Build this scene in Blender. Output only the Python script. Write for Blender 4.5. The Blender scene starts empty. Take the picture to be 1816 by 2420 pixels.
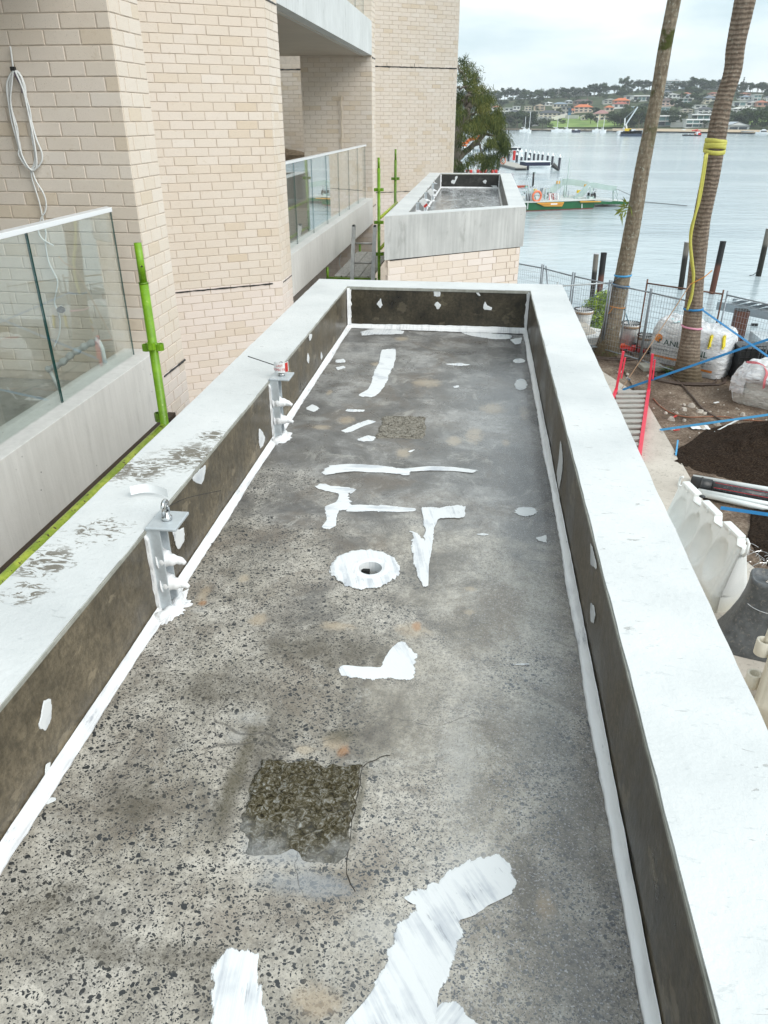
import bpy, bmesh, math, random
import numpy as np
from math import sin, cos, tan, pi, radians, degrees, sqrt, hypot, atan2
from mathutils import Vector, Matrix, geometry, noise as mnoise
random.seed(7)
rng = np.random.default_rng(7)
SC = bpy.context.scene
COL = SC.collection

# ------------------------------------------------------------------ camera
W_, H_ = 1816.0, 2420.0
FPX = 1740.0
CX, CY = 908.0, 1210.0
CAMZ = 7.5                      # metres above the water (water is z = 0)
VPX, VPY = 1149.0, 280.0        # where the planter's long edges meet
_d = Vector((VPX - CX, -(VPY - CY), -FPX)).normalized()
_th = atan2(CY - VPY, FPX)
_up = Vector((0, cos(_th), sin(_th)))
_Z = (_up - _up.dot(_d) * _d).normalized()
_X = _d.cross(_Z)
RM = Matrix((_X, _d, _Z))       # camera -> world
cam_data = bpy.data.cameras.new('camera')
cam = bpy.data.objects.new('camera', cam_data); COL.objects.link(cam)
cam.matrix_world = Matrix.Translation((0, 0, CAMZ)) @ RM.to_4x4()
cam_data.sensor_fit = 'HORIZONTAL'; cam_data.sensor_width = 36.0
cam_data.lens = 36.0 * FPX / W_
cam_data.clip_start = 0.05; cam_data.clip_end = 6000
SC.camera = cam

def ray(u, v): return RM @ Vector(((u - CX) / FPX, -(v - CY) / FPX, -1.0))
def atz(u, v, z):
    r = ray(u, v); t = (z - CAMZ) / r.z
    return Vector((r.x * t, r.y * t, z))
def aty(u, v, y):
    r = ray(u, v); t = y / r.y
    return Vector((r.x * t, y, CAMZ + r.z * t))
def atx(u, v, x):
    r = ray(u, v); t = x / r.x
    return Vector((x, r.y * t, CAMZ + r.z * t))

# ------------------------------------------------------------------ world, sun, exposure
SUN_EL, SUN_AZ = radians(40), radians(122)       # azimuth from +Y towards +X
world = bpy.data.worlds.new('World'); SC.world = world; world.use_nodes = True
wt = world.node_tree; wt.nodes.clear()
def wn(t, **k):
    n = wt.nodes.new(t)
    for a, b in k.items(): setattr(n, a, b)
    return n
w_out = wn('ShaderNodeOutputWorld'); w_bg = wn('ShaderNodeBackground'); w_bg2 = wn('ShaderNodeBackground')
w_mix = wn('ShaderNodeMixShader')
sky = wn('ShaderNodeTexSky', sky_type='NISHITA', sun_disc=False, sun_elevation=SUN_EL, sun_rotation=SUN_AZ,
         altitude=0, air_density=1.0, dust_density=2.0, ozone_density=1.0)
wt.links.new(sky.outputs[0], w_bg.inputs[0]); w_bg.inputs[1].default_value = 0.12
# cloud deck: soft stretched billows on the direction vector
tc = wn('ShaderNodeTexCoord'); mp = wn('ShaderNodeMapping'); mp.inputs['Scale'].default_value = (1.0, 1.0, 3.4)
wt.links.new(tc.outputs['Generated'], mp.inputs['Vector'])
nz = wn('ShaderNodeTexNoise'); nz.inputs['Scale'].default_value = 3.2; nz.inputs['Detail'].default_value = 7; nz.inputs['Roughness'].default_value = .52
nz.inputs['Distortion'].default_value = .25
wt.links.new(mp.outputs[0], nz.inputs['Vector'])
cr = wn('ShaderNodeValToRGB'); e = cr.color_ramp.elements
e[0].position = .38; e[0].color = (.55, .68, .73, 1)
e[1].position = .64; e[1].color = (.97, 1.0, 1.0, 1)
m_ = cr.color_ramp.elements.new(.5); m_.color = (.73, .83, .86, 1)
wt.links.new(nz.outputs['Fac'], cr.inputs['Fac']); wt.links.new(cr.outputs['Color'], w_bg2.inputs['Color'])
w_bg2.inputs[1].default_value = 0.86
w_mix.inputs[0].default_value = 0.93
wt.links.new(w_bg.outputs[0], w_mix.inputs[1]); wt.links.new(w_bg2.outputs[0], w_mix.inputs[2])
wt.links.new(w_mix.outputs[0], w_out.inputs['Surface'])
sl = bpy.data.lights.new('sun', 'SUN'); sl.energy = 1.5; sl.angle = radians(40); sl.color = (1.0, .965, .91)
sun = bpy.data.objects.new('sun', sl); COL.objects.link(sun)
_sd = Vector((sin(SUN_AZ) * cos(SUN_EL), cos(SUN_AZ) * cos(SUN_EL), sin(SUN_EL)))
sun.rotation_euler = _sd.to_track_quat('Z', 'Y').to_euler()
sun.location = (30, -5, 40)
SC.view_settings.view_transform = 'Standard'; SC.view_settings.look = 'None'
SC.view_settings.gamma = 1.0; SC.view_settings.use_curve_mapping = False
SC.view_settings.exposure = 0.66
SC.render.engine = 'CYCLES'
SC.cycles.max_bounces = 7; SC.cycles.transparent_max_bounces = 16; SC.cycles.use_denoising = True
SC.cycles.caustics_reflective = False; SC.cycles.caustics_refractive = False

# ------------------------------------------------------------------ material helper
class G:
    def __init__(s, name):
        s.m = bpy.data.materials.new(name); s.m.use_nodes = True; s.t = s.m.node_tree; s.t.nodes.clear()
        s.o = s.t.nodes.new('ShaderNodeOutputMaterial')
    def N(s, typ, props=None, ins=None):
        n = s.t.nodes.new(typ)
        for k, v in (props or {}).items(): setattr(n, k, v)
        for k, v in (ins or {}).items(): s.put(n.inputs[k], v)
        return n
    def put(s, sock, v):
        if isinstance(v, bpy.types.NodeSocket): s.t.links.new(v, sock)
        elif v is not None:
            if sock.type == 'RGBA' and len(v) == 3: v = (*v, 1)
            sock.default_value = v
    def pos(s): return s.N('ShaderNodeNewGeometry').outputs['Position']
    def obj(s): return s.N('ShaderNodeTexCoord').outputs['Object']
    def mp(s, v, scale=(1, 1, 1), rot=(0, 0, 0), loc=(0, 0, 0)):
        return s.N('ShaderNodeMapping', None, {'Vector': v, 'Scale': scale, 'Rotation': rot, 'Location': loc}).outputs[0]
    def noise(s, v, sc, det=4, ro=.5, di=0):
        return s.N('ShaderNodeTexNoise', None, {'Vector': v, 'Scale': sc, 'Detail': det, 'Roughness': ro, 'Distortion': di}).outputs['Fac']
    def ncol(s, v, sc, det=3):
        return s.N('ShaderNodeTexNoise', None, {'Vector': v, 'Scale': sc, 'Detail': det}).outputs['Color']
    def vor(s, v, sc, feat='F1', rnd=1.0):
        return s.N('ShaderNodeTexVoronoi', {'feature': feat}, {'Vector': v, 'Scale': sc, 'Randomness': rnd})
    def mr(s, f, a, b, c=0.0, d=1.0, kind='SMOOTHSTEP'):
        return s.N('ShaderNodeMapRange', {'interpolation_type': kind, 'clamp': True} if kind == 'LINEAR' else {'interpolation_type': kind},
                   {'Value': f, 'From Min': a, 'From Max': b, 'To Min': c, 'To Max': d}).outputs[0]
    def ma(s, op, a, b=None, c=None):
        n = s.t.nodes.new('ShaderNodeMath'); n.operation = op
        s.put(n.inputs[0], a)
        if b is not None: s.put(n.inputs[1], b)
        if c is not None: s.put(n.inputs[2], c)
        return n.outputs[0]
    def mix(s, f, a, b, mode='MIX'):
        n = s.t.nodes.new('ShaderNodeMix'); n.data_type = 'RGBA'; n.blend_type = mode
        s.put(n.inputs[0], f); s.put(n.inputs[6], a); s.put(n.inputs[7], b)
        return n.outputs[2]
    def ramp(s, f, stops):
        n = s.t.nodes.new('ShaderNodeValToRGB'); s.put(n.inputs[0], f)
        el = n.color_ramp.elements
        el[0].position, el[0].color = stops[0][0], (*stops[0][1], 1)
        el[1].position, el[1].color = stops[-1][0], (*stops[-1][1], 1)
        for p, c in stops[1:-1]:
            q = el.new(p); q.color = (*c, 1)
        return n.outputs[0]
    def bump(s, h, st=.5, di=.01, nrm=None):
        return s.N('ShaderNodeBump', None, {'Height': h, 'Strength': st, 'Distance': di, 'Normal': nrm}).outputs[0]
    def sep(s, v):
        return s.N('ShaderNodeSeparateXYZ', None, {0: v}).outputs
    def comb(s, x, y, z):
        return s.N('ShaderNodeCombineXYZ', None, {0: x, 1: y, 2: z}).outputs[0]
    def attr(s, name): return s.N('ShaderNodeAttribute', {'attribute_name': name}).outputs['Fac']
    def fin(s, col, rough=.7, nrm=None, metal=0.0, spec=.5, **kw):
        ins = {'Base Color': col, 'Roughness': rough, 'Metallic': metal, 'Specular IOR Level': spec}
        if nrm is not None: ins['Normal'] = nrm
        ins.update(kw)
        b = s.N('ShaderNodeBsdfPrincipled', None, ins)
        s.t.links.new(b.outputs[0], s.o.inputs['Surface'])
        return s.m

def plain(name, col, rough=.6, metal=0.0, var=.12, scale=6.0, bump=.0, spec=.5, dirt=None):
    """a plain coloured material that still has a little mottling and wear"""
    g = G(name); p = g.pos()
    n = g.noise(p, scale, 5, .6)
    lo = tuple(c * (1 - var) for c in col); hi = tuple(min(1, c * (1 + var)) for c in col)
    c = g.ramp(n, [(.3, lo), (.7, hi)])
    if dirt:
        d = g.mr(g.noise(p, scale * 2.3, 6, .7), .52, .7)
        c = g.mix(d, c, dirt)
    nb = g.bump(g.noise(p, scale * 12, 4, .6), bump, .004) if bump else None
    return g.fin(c, rough, nb, metal, spec)

# ------------------------------------------------------------------ mesh and object helpers
WL = {}
def link(o, parent=None, world=True, loc=None):
    COL.objects.link(o)
    if parent is not None:
        o.parent = parent
        if world: o.location = -WL[parent.name]
        elif loc is not None: o.location = loc
        WL[o.name] = WL[parent.name] + Vector(o.location)
    else:
        if loc is not None: o.location = loc
        WL[o.name] = Vector(o.location)
    return o
def tag(o, label=None, cat=None, group=None, kind=None):
    if label: o['label'] = label
    if cat: o['category'] = cat
    if group: o['group'] = group
    if kind: o['kind'] = kind
    return o
def thing(name, label, cat, loc=(0, 0, 0), rz=0.0, group=None):
    o = bpy.data.objects.new(name, None); o.empty_display_size = .2
    link(o, None, loc=Vector(loc)); o.rotation_euler = (0, 0, rz)
    return tag(o, label, cat, group)
def copy_tree(src, loc=None, rz=None, label=None, scale=None):
    def rec(o, par):
        c = o.copy(); COL.objects.link(c); c.parent = par
        for k in o.children: rec(k, c)
        return c
    r = rec(src, None)
    if loc is not None: r.location = loc
    if rz is not None: r.rotation_euler = (0, 0, rz)
    if scale is not None: r.scale = (scale, scale, scale) if not hasattr(scale, '__len__') else scale
    if label: r['label'] = label
    WL[r.name] = Vector(r.location)
    return r

class MB:
    def __init__(s): s.v = []; s.f = []; s.tint = []
    def add(s, vs, fs, tint=0.0):
        b = len(s.v); s.v.extend([tuple(x) for x in vs]); s.f.extend([tuple(i + b for i in q) for q in fs]); s.tint.extend([tint] * len(fs)); return s
    def box(s, x0, y0, z0, x1, y1, z1, tint=0.0):
        vs = [(x0, y0, z0), (x1, y0, z0), (x1, y1, z0), (x0, y1, z0), (x0, y0, z1), (x1, y0, z1), (x1, y1, z1), (x0, y1, z1)]
        return s.add(vs, [(0, 3, 2, 1), (4, 5, 6, 7), (0, 1, 5, 4), (1, 2, 6, 5), (2, 3, 7, 6), (3, 0, 4, 7)], tint)
    def obox(s, c, h, M=None, tint=0.0):
        M = M or Matrix.Identity(3); c = Vector(c)
        vs = [c + M @ Vector((sx * h[0], sy * h[1], sz * h[2])) for sz in (-1, 1) for sx, sy in ((-1, -1), (1, -1), (1, 1), (-1, 1))]
        return s.add(vs, [(0, 3, 2, 1), (4, 5, 6, 7), (0, 1, 5, 4), (1, 2, 6, 5), (2, 3, 7, 6), (3, 0, 4, 7)], tint)
    def bar(s, a, b, w, h, up=(0, 0, 1), tint=0.0):
        a = Vector(a); b = Vector(b); d = (b - a); L = d.length; d.normalize()
        up = Vector(up)
        if abs(d.dot(up)) > .99: up = Vector((1, 0, 0))
        sd = d.cross(up).normalized(); u2 = sd.cross(d)
        M = Matrix((d, sd, u2)).transposed()
        return s.obox((a + b) / 2, (L / 2, w / 2, h / 2), M, tint)
    def tube(s, pts, r, n=8, cap=True, tint=0.0, sq=1.0):
        pts = [Vector(p) for p in pts]; m = len(pts)
        rs = [float(x) for x in r] if hasattr(r, '__len__') else [r] * m
        vs = []; fs = []; t0 = None; nn = None
        for i, p in enumerate(pts):
            t = (pts[min(i + 1, m - 1)] - pts[max(i - 1, 0)])
            if t.length < 1e-9: t = Vector((0, 0, 1))
            t.normalize()
            if nn is None:
                a = Vector((0, 0, 1)) if abs(t.z) < .9 else Vector((1, 0, 0))
                nn = (a - t * a.dot(t)).normalized()
            else:
                nn = (nn - t * nn.dot(t))
                nn = nn.normalized() if nn.length > 1e-6 else Vector((1, 0, 0))
            bb = t.cross(nn)
            for k in range(n):
                an = 2 * pi * k / n
                vs.append(p + rs[i] * (cos(an) * nn + sq * sin(an) * bb))
        for i in range(m - 1):
            for k in range(n):
                a = i * n + k; b = i * n + (k + 1) % n
                fs.append((a, b, b + n, a + n))
        if cap: fs.append(tuple(range(n - 1, -1, -1))); fs.append(tuple(range((m - 1) * n, m * n)))
        return s.add(vs, fs, tint)
    def lathe(s, prof, c=(0, 0, 0), n=24, sx=1.0, sy=1.0, cap=True, tint=0.0):
        vs = []; fs = []
        for (r, z) in prof:
            for k in range(n):
                a = 2 * pi * k / n
                vs.append((c[0] + r * sx * cos(a), c[1] + r * sy * sin(a), c[2] + z))
        for i in range(len(prof) - 1):
            for k in range(n):
                a = i * n + k; b = i * n + (k + 1) % n
                fs.append((a, b, b + n, a + n))
        if cap:
            fs.append(tuple(range(n - 1, -1, -1))); m = len(prof) - 1
            fs.append(tuple(range(m * n, (m + 1) * n)))
        return s.add(vs, fs, tint)
    def prism(s, poly, z0, z1, tint=0.0):
        n = len(poly)
        vs = [(x, y, z0) for x, y in poly] + [(x, y, z1) for x, y in poly]
        tris = geometry.tessellate_polygon([[Vector((x, y, 0)) for x, y in poly]])
        fs = [tuple(t) for t in tris] + [tuple(i + n for i in t) for t in tris]
        fs += [(i, (i + 1) % n, (i + 1) % n + n, i + n) for i in range(n)]
        return s.add(vs, fs, tint)
    def grid(s, fn, nu, nv, tint=0.0):
        vs = [fn(i / nu, j / nv) for j in range(nv + 1) for i in range(nu + 1)]
        fs = [(j * (nu + 1) + i, j * (nu + 1) + i + 1, (j + 1) * (nu + 1) + i + 1, (j + 1) * (nu + 1) + i) for j in range(nv) for i in range(nu)]
        return s.add(vs, fs, tint)
    def mesh(s, name, mats=None, smooth=False):
        me = bpy.data.meshes.new(name); me.from_pydata(s.v, [], s.f)
        if any(s.tint):
            a = me.attributes.new('tint', 'FLOAT', 'FACE'); a.data.foreach_set('value', s.tint)
        if mats is not None:
            for m in (mats if isinstance(mats, (list, tuple)) else [mats]): me.materials.append(m)
        if smooth: me.polygons.foreach_set('use_smooth', [True] * len(me.polygons))
        me.update(); return me
    def build(s, name, mat=None, parent=None, smooth=False, bevel=0.0, world=True, loc=None, seg=2):
        me = s.mesh(name, mat, smooth)
        if bevel:
            bm = bmesh.new(); bm.from_mesh(me); bmesh.ops.remove_doubles(bm, verts=bm.verts, dist=1e-5)
            ed = [e for e in bm.edges if len(e.link_faces) == 2 and e.calc_face_angle(0) > .5]
            bmesh.ops.bevel(bm, geom=ed, offset=bevel, segments=seg, affect='EDGES', profile=.6)
            bmesh.ops.recalc_face_normals(bm, faces=bm.faces); bm.to_mesh(me); bm.free()
        o = bpy.data.objects.new(name, me)
        return link(o, parent, world, loc)

def torus_pts(c, r, ax='z', n=24, a0=0, a1=2 * pi):
    out = []
    for k in range(n + 1):
        a = a0 + (a1 - a0) * k / n
        if ax == 'z': out.append(Vector(c) + Vector((r * cos(a), r * sin(a), 0)))
        elif ax == 'y': out.append(Vector(c) + Vector((r * cos(a), 0, r * sin(a))))
        else: out.append(Vector(c) + Vector((0, r * cos(a), r * sin(a))))
    return out
def smooth_path(pts, k=6):
    P = [Vector(p) for p in pts]; out = []
    for i in range(len(P) - 1):
        p0 = P[max(i - 1, 0)]; p1 = P[i]; p2 = P[i + 1]; p3 = P[min(i + 2, len(P) - 1)]
        for j in range(k):
            t = j / k
            out.append(.5 * ((2 * p1) + (p2 - p0) * t + (2 * p0 - 5 * p1 + 4 * p2 - p3) * t * t + (3 * p1 - p0 - 3 * p2 + p3) * t ** 3))
    out.append(P[-1]); return out
def text_mesh(body, size, font_shear=0.0, ext=0.0, align='CENTER'):
    cu = bpy.data.curves.new('lettering', 'FONT'); cu.body = body; cu.size = size; cu.align_x = align; cu.shear = font_shear
    cu.extrude = ext; cu.resolution_u = 3
    o = bpy.data.objects.new('lettering', cu); COL.objects.link(o)
    dg = bpy.context.evaluated_depsgraph_get(); dg.update()
    me = bpy.data.meshes.new_from_object(o.evaluated_get(dg))
    bpy.data.objects.remove(o)
    return me

# ================================================================== PLANTERS
COPE, FLO, CBOT, GND = CAMZ - 1.026, CAMZ - 1.31, CAMZ - 1.529, CAMZ - 5.5

def m_coping(worn):
    g = G('painted_coping'); p = g.pos()
    big = g.noise(p, 2.1, 5, .6)
    c = g.ramp(big, [(.3, (.57, .595, .60)), (.55, (.68, .70, .70)), (.8, (.76, .77, .765))])
    sc = g.mr(g.noise(g.mp(p, (1, 2.5, 1), (0, 0, .3)), 26, 6, .72, .6), .585, .66)
    c = g.mix(g.ma('MULTIPLY', sc, .35), c, (.42, .45, .46))
    fl = g.mr(g.noise(g.mp(p, (.7, 2.6, 1), (0, 0, .7)), 22, 4, .62, .8), .68, .71)
    c = g.mix(g.ma('MULTIPLY', fl, .5), c, (.26, .25, .23))
    if worn:    # scraped patches on the left coping, where boots and buckets went
        for (u, v, r, k) in ((455, 1078, .20, .56), (330, 1110, .17, .58), (250, 1100, .16, .6), (235, 1255, .15, .62), (110, 1330, .14, .6), (60, 1400, .1, .62), (500, 1030, .1, .6)):
            q = atz(u, v, COPE)
            d = g.N('ShaderNodeVectorMath', {'operation': 'DISTANCE'}, {0: p, 1: tuple(q)}).outputs['Value']
            near = g.mr(d, r * .25, r, 1, 0)
            n = g.noise(g.mp(p, (1.0, 2.4, 1), (0, 0, -.5)), 21, 5, .7, 1.2)
            mk = g.mr(g.ma('ADD', n, g.ma('MULTIPLY', near, .16)), k + .045, k + .085)
            c = g.mix(g.ma('MULTIPLY', mk, near), c, (.20, .185, .155))
    h = g.ma('ADD', g.noise(p, 60, 5, .6), g.ma('MULTIPLY', g.noise(p, 7, 3), 1.5))
    h = g.ma('SUBTRACT', h, g.ma('MULTIPLY', fl, .8))
    return g.fin(c, g.mr(big, .3, .7, .42, .62), g.bump(h, .45, .004), 0, .4)

def m_wet_wall(name, a, b, streak_axis):
    g = G(name); p = g.pos()
    st = g.noise(g.mp(p, (14, 14, 1.6)), 2.4, 6, .62, .4)
    bl = g.noise(p, 3.4, 6, .65)
    c = g.ramp(g.ma('ADD', g.ma('MULTIPLY', st, .22), g.ma('ADD', g.ma('MULTIPLY', bl, .6), g.ma('MULTIPLY', g.noise(p, 16, 5, .7), .22))), [(.40, a), (.62, b)])
    c = g.mix(g.mr(g.noise(p, 70, 5, .8), .40, .62, .0, .55), c, tuple(x * .75 for x in a))
    sp = g.mr(g.noise(p, 90, 3, .8), .68, .74)
    c = g.mix(g.ma('MULTIPLY', sp, .5), c, tuple(x * 2.0 for x in b))
    pt = g.mr(g.noise(g.mp(p, (1.2, 1.2, 2.0)), 5.5, 5, .62), .60, .64)
    c = g.mix(g.ma('MULTIPLY', pt, .28), c, tuple(min(1, x * 2.1 + .03) for x in b))
    h = g.ma('ADD', g.noise(p, 45, 5, .65), g.ma('MULTIPLY', st, .5))
    return g.fin(c, g.mr(bl, .3, .7, .26, .5), g.bump(h, .4, .003), 0, .55)

def m_raw_concrete(name='bare_concrete', a=(.40, .41, .405), b=(.60, .61, .60), grime=.4):
    g = G(name); p = g.pos()
    st = g.noise(g.mp(p, (9, 9, .5)), 2.6, 6, .62)
    bl = g.noise(p, 1.6, 6, .62)
    c = g.ramp(g.ma('ADD', g.ma('MULTIPLY', st, .5), g.ma('MULTIPLY', bl, .5)), [(.36, a), (.64, b)])
    pit = g.vor(p, 13); pm = g.mr(pit.outputs['Distance'], .045, .07, 1, 0)
    pm = g.ma('MULTIPLY', pm, g.mr(g.noise(p, 2.2, 2), .5, .56))
    c = g.mix(pm, c, (.06, .06, .06))
    wht = g.mr(g.noise(p, 11, 5, .7), .66, .72)
    c = g.mix(g.ma('MULTIPLY', wht, .45), c, (.66, .68, .68))
    sm = g.mr(g.noise(g.mp(p, (1, 1, .35)), 4.3, 5, .7), .58, .72)
    c = g.mix(g.ma('MULTIPLY', sm, grime), c, (.19, .19, .175))
    return g.fin(c, .75, g.bump(g.noise(p, 55, 5, .6), .3, .003), 0, .3)

def blotches(g, p, px, zplane, noise_sc=14, wob=.5):
    """0..1 mask of soft irregular stains at given places on a level surface"""
    best = None
    wn_ = g.ma('MULTIPLY', g.ma('SUBTRACT', g.noise(p, noise_sc, 5, .7, .6), .5), wob * 2)
    for (u, v, rx, ry) in px:
        q = atz(u, v, zplane); ex = abs(atz(u + rx, v, zplane).x - q.x); ey = abs(atz(u, v + ry, zplane).y - q.y)
        s = g.N('ShaderNodeVectorMath', {'operation': 'SUBTRACT'}, {0: p, 1: tuple(q)}).outputs[0]
        s = g.N('ShaderNodeVectorMath', {'operation': 'MULTIPLY'}, {0: s, 1: (1 / ex, 1 / ey, 0)}).outputs[0]
        d = g.N('ShaderNodeVectorMath', {'operation': 'LENGTH'}, {0: s}).outputs['Value']
        best = d if best is None else g.ma('MINIMUM', best, d)
    return g.mr(g.ma('ADD', best, wn_), .75, 1.05, 1, 0)

def m_floor(far=False):
    g = G('ground_concrete_floor'); p = g.pos(); X, Y, Z = g.sep(p)
    low = g.noise(p, 1.55, 4, .55, .3); mid = g.noise(p, 4.2, 6, .66, .5); fine = g.noise(p, 26, 5, .7)
    # how far the top skin was ground off: fully near the camera and to the left, hardly at the far end
    bias = g.ma('ADD', g.mr(Y, 1.1, 3.0, .30, -.30, 'LINEAR'), g.mr(X, -.8, .2, .10, -.02, 'LINEAR'))
    A = g.mr(g.ma('ADD', g.ma('ADD', g.ma('MULTIPLY', low, .8), g.ma('MULTIPLY', mid, .5)), bias), .50, .74)
    skin = g.ramp(g.ma('ADD', g.ma('MULTIPLY', mid, .6), g.ma('MULTIPLY', low, .4)), [(.36, (.070, .068, .066)), (.47, (.19, .186, .18)), (.58, (.46, .45, .435))])
    cl2 = g.noise(p, 2.6, 6, .68, .8)
    cem = g.ramp(g.ma('ADD', g.ma('MULTIPLY', mid, .45), g.ma('MULTIPLY', cl2, .6)), [(.36, (.13, .112, .088)), (.45, (.32, .29, .235)), (.53, (.52, .48, .41)), (.67, (.70, .66, .59))])
    base = g.mix(A, skin, cem)
    base = g.mix(g.mr(fine, .38, .7, .0, .28), base, (.14, .13, .115))
    base = g.mix(g.mr(g.noise(p, 85, 4, .8), .45, .62, 0, .4), base, (.13, .12, .105))
    base = g.mix(g.mr(g.noise(p, 3.4, 10, .82, 1.1), .46, .62, 0, .45), base, (.125, .108, .086))
    base = g.mix(g.mr(g.noise(g.mp(p, (1, 1, 1), (0, 0, 4)), 1.7, 8, .74, .8), .50, .66, 0, .58), base, (.15, .113, .078))
    base = g.mix(g.mr(g.noise(g.mp(p, (1, 1, 1), (0, 0, 2)), 5.2, 9, .80, 1.4), .53, .66, 0, .45), base, (.58, .56, .51))
    fs_ = g.mr(g.vor(p, 210).outputs['Distance'], .20, .34, .75, 0)
    base = g.mix(g.ma('MULTIPLY', fs_, g.mr(g.noise(p, 6, 4), .35, .6, .25, 1)), base, (.05, .05, .05))
    # dark basalt chips, irregular, in three sizes
    wob = g.N('ShaderNodeVectorMath', {'operation': 'MULTIPLY'}, {0: g.ncol(p, 60, 2), 1: (.016, .016, 0)}).outputs[0]
    pw = g.N('ShaderNodeVectorMath', {'operation': 'ADD'}, {0: p, 1: wob}).outputs[0]
    pw = g.mp(pw, (1, 1, 0))
    tot = None
    for sc, lo_, th in ((72, .42, .46), (122, .10, .46), (200, .02, .48)):
        vo = g.N('ShaderNodeTexVoronoi', {'feature': 'F1', 'distance': 'EUCLIDEAN'}, {'Vector': g.mp(pw, (1, 1.25, 1), (0, 0, sc)), 'Scale': sc, 'Randomness': 1.0})
        r = g.sep(vo.outputs['Color'])[0]
        lim = g.ma('MULTIPLY', g.mr(r, lo_, 1.0, 0, 1, 'LINEAR'), th)
        mk = g.mr(g.ma('SUBTRACT', vo.outputs['Distance'], lim), -.03, .0, 1, 0)
        tot = mk if tot is None else g.ma('MAXIMUM', tot, mk)
    place = g.ma('ADD', g.ma('ADD', g.mr(X, -.75, .05, .34, -.10, 'LINEAR'), g.mr(Y, .9, 2.2, .16, -.10, 'LINEAR')), g.ma('ADD', g.noise(p, 2.6, 6, .7, .5), g.ma('MULTIPLY', g.noise(p, 9, 4, .7), .25)))
    dens = g.mr(place, .52, .74, .12, 1)
    st = g.ma('MULTIPLY', tot, g.ma('MULTIPLY', g.mr(A, .08, .5, .12, 1), dens))
    stc = g.mix(g.mr(X, -.35, .15), (.012, .015, .017), (.10, .11, .12))
    base = g.mix(st, base, stc)
    # wet darkening in blots, rusty and chalky stains
    wet = g.ma('MULTIPLY', g.mr(g.noise(g.mp(p, (1, 1, 1), (0, 0, 1)), 2.2, 9, .80, .9), .48, .66), g.mr(g.noise(p, 11, 6, .8), .34, .6, .4, 1))
    base = g.mix(g.ma('MULTIPLY', wet, .5), base, (.075, .066, .056))
    if not far:
        def soft(px, a, b, sc, wob_):
            best = None; wn_ = g.ma('MULTIPLY', g.ma('SUBTRACT', g.noise(p, sc, 7, .75, 1.2), .5), wob_ * 2)
            for (u, v, rx, ry) in px:
                q = atz(u, v, FLO); ex = abs(atz(u + rx, v, FLO).x - q.x); ey = abs(atz(u, v + ry, FLO).y - q.y)
                s_ = g.N('ShaderNodeVectorMath', {'operation': 'SUBTRACT'}, {0: p, 1: tuple(q)}).outputs[0]
                s_ = g.N('ShaderNodeVectorMath', {'operation': 'MULTIPLY'}, {0: s_, 1: (1 / ex, 1 / ey, 0)}).outputs[0]
                d = g.N('ShaderNodeVectorMath', {'operation': 'LENGTH'}, {0: s_}).outputs['Value']
                best = d if best is None else g.ma('MINIMUM', best, d)
            return g.mr(g.ma('ADD', best, wn_), a, b, 1, 0)
        wetpx = [(600, 1800, 90, 180), (545, 1900, 40, 120), (100, 2150, 100, 80), (300, 2250, 220, 60), (520, 1620, 150, 60), (770, 1540, 190, 60), (520, 2290, 120, 90), (1240, 2100, 60, 160), (330, 1900, 120, 60)]
        base = g.mix(g.ma('MULTIPLY', g.ma('MULTIPLY', soft(wetpx, .1, 1.25, 9, 1.5), g.mr(g.noise(p, 20, 7, .8), .3, .62, .35, 1)), .72), base, g.mix(g.noise(p, 5, 3), (.050, .043, .030), (.095, .075, .045)))
        tan = [(576, 1368, 15, 12), (612, 1465, 24, 18), (795, 1480, 46, 12), (975, 1488, 46, 22), (480, 1405, 15, 26), (820, 993, 24, 11), (1122, 1028, 24, 22), (1075, 1042, 22, 13), (1010, 905, 38, 12),
               (778, 928, 8, 8), (1197, 1046, 12, 9), (1112, 1392, 18, 6), (1108, 1447, 18, 8), (790, 1755, 34, 22), (720, 1770, 30, 12), (950, 800, 20, 6), (888, 860, 14, 5), (760, 1010, 24, 7),
               (1290, 2140, 30, 44), (750, 2370, 80, 50), (955, 1070, 20, 14), (1165, 965, 36, 14), (1240, 975, 14, 20)]
        tm = soft(tan, .35, 1.15, 26, .95)
        base = g.mix(g.ma('MULTIPLY', tm, .62), base, g.mix(g.noise(p, 14, 4), (.36, .25, .14), (.56, .50, .40)))
        base = g.mix(g.ma('MULTIPLY', soft([(812, 1775, 20, 20), (480, 1425, 12, 10), (985, 1480, 14, 14)], .3, 1.1, 30, .8), .6), base, (.42, .20, .07))
        ch = soft([(590, 1700, 50, 20), (560, 1740, 30, 20), (740, 990, 40, 6), (1120, 2050, 90, 120), (1090, 1800, 60, 160), (470, 1440, 24, 10), (1150, 1300, 10, 4), (1240, 1600, 14, 8), (900, 2200, 90, 60), (690, 2005, 120, 62)], .1, 1.3, 16, 1.0)
        base = g.mix(g.ma('MULTIPLY', ch, .34), base, (.60, .59, .56))
        base = g.mix(g.ma('MULTIPLY', soft([(690, 1990, 125, 75), (720, 2090, 130, 40)], .3, 1.2, 10, .8), .6), base, (.30, .32, .34))
        base = g.mix(g.ma('MULTIPLY', soft([(560, 1830, 26, 190), (800, 1740, 50, 24), (850, 1900, 12, 150)], .2, 1.2, 12, 1.0), .7), base, (.085, .07, .035))
        # hairline cracks
        cw = g.N('ShaderNodeVectorMath', {'operation': 'ADD'}, {0: g.mp(p, (1, 1, 0)), 1: g.N('ShaderNodeVectorMath', {'operation': 'MULTIPLY'}, {0: g.ncol(p, 5, 5), 1: (.22, .22, 0)}).outputs[0]}).outputs[0]
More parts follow.
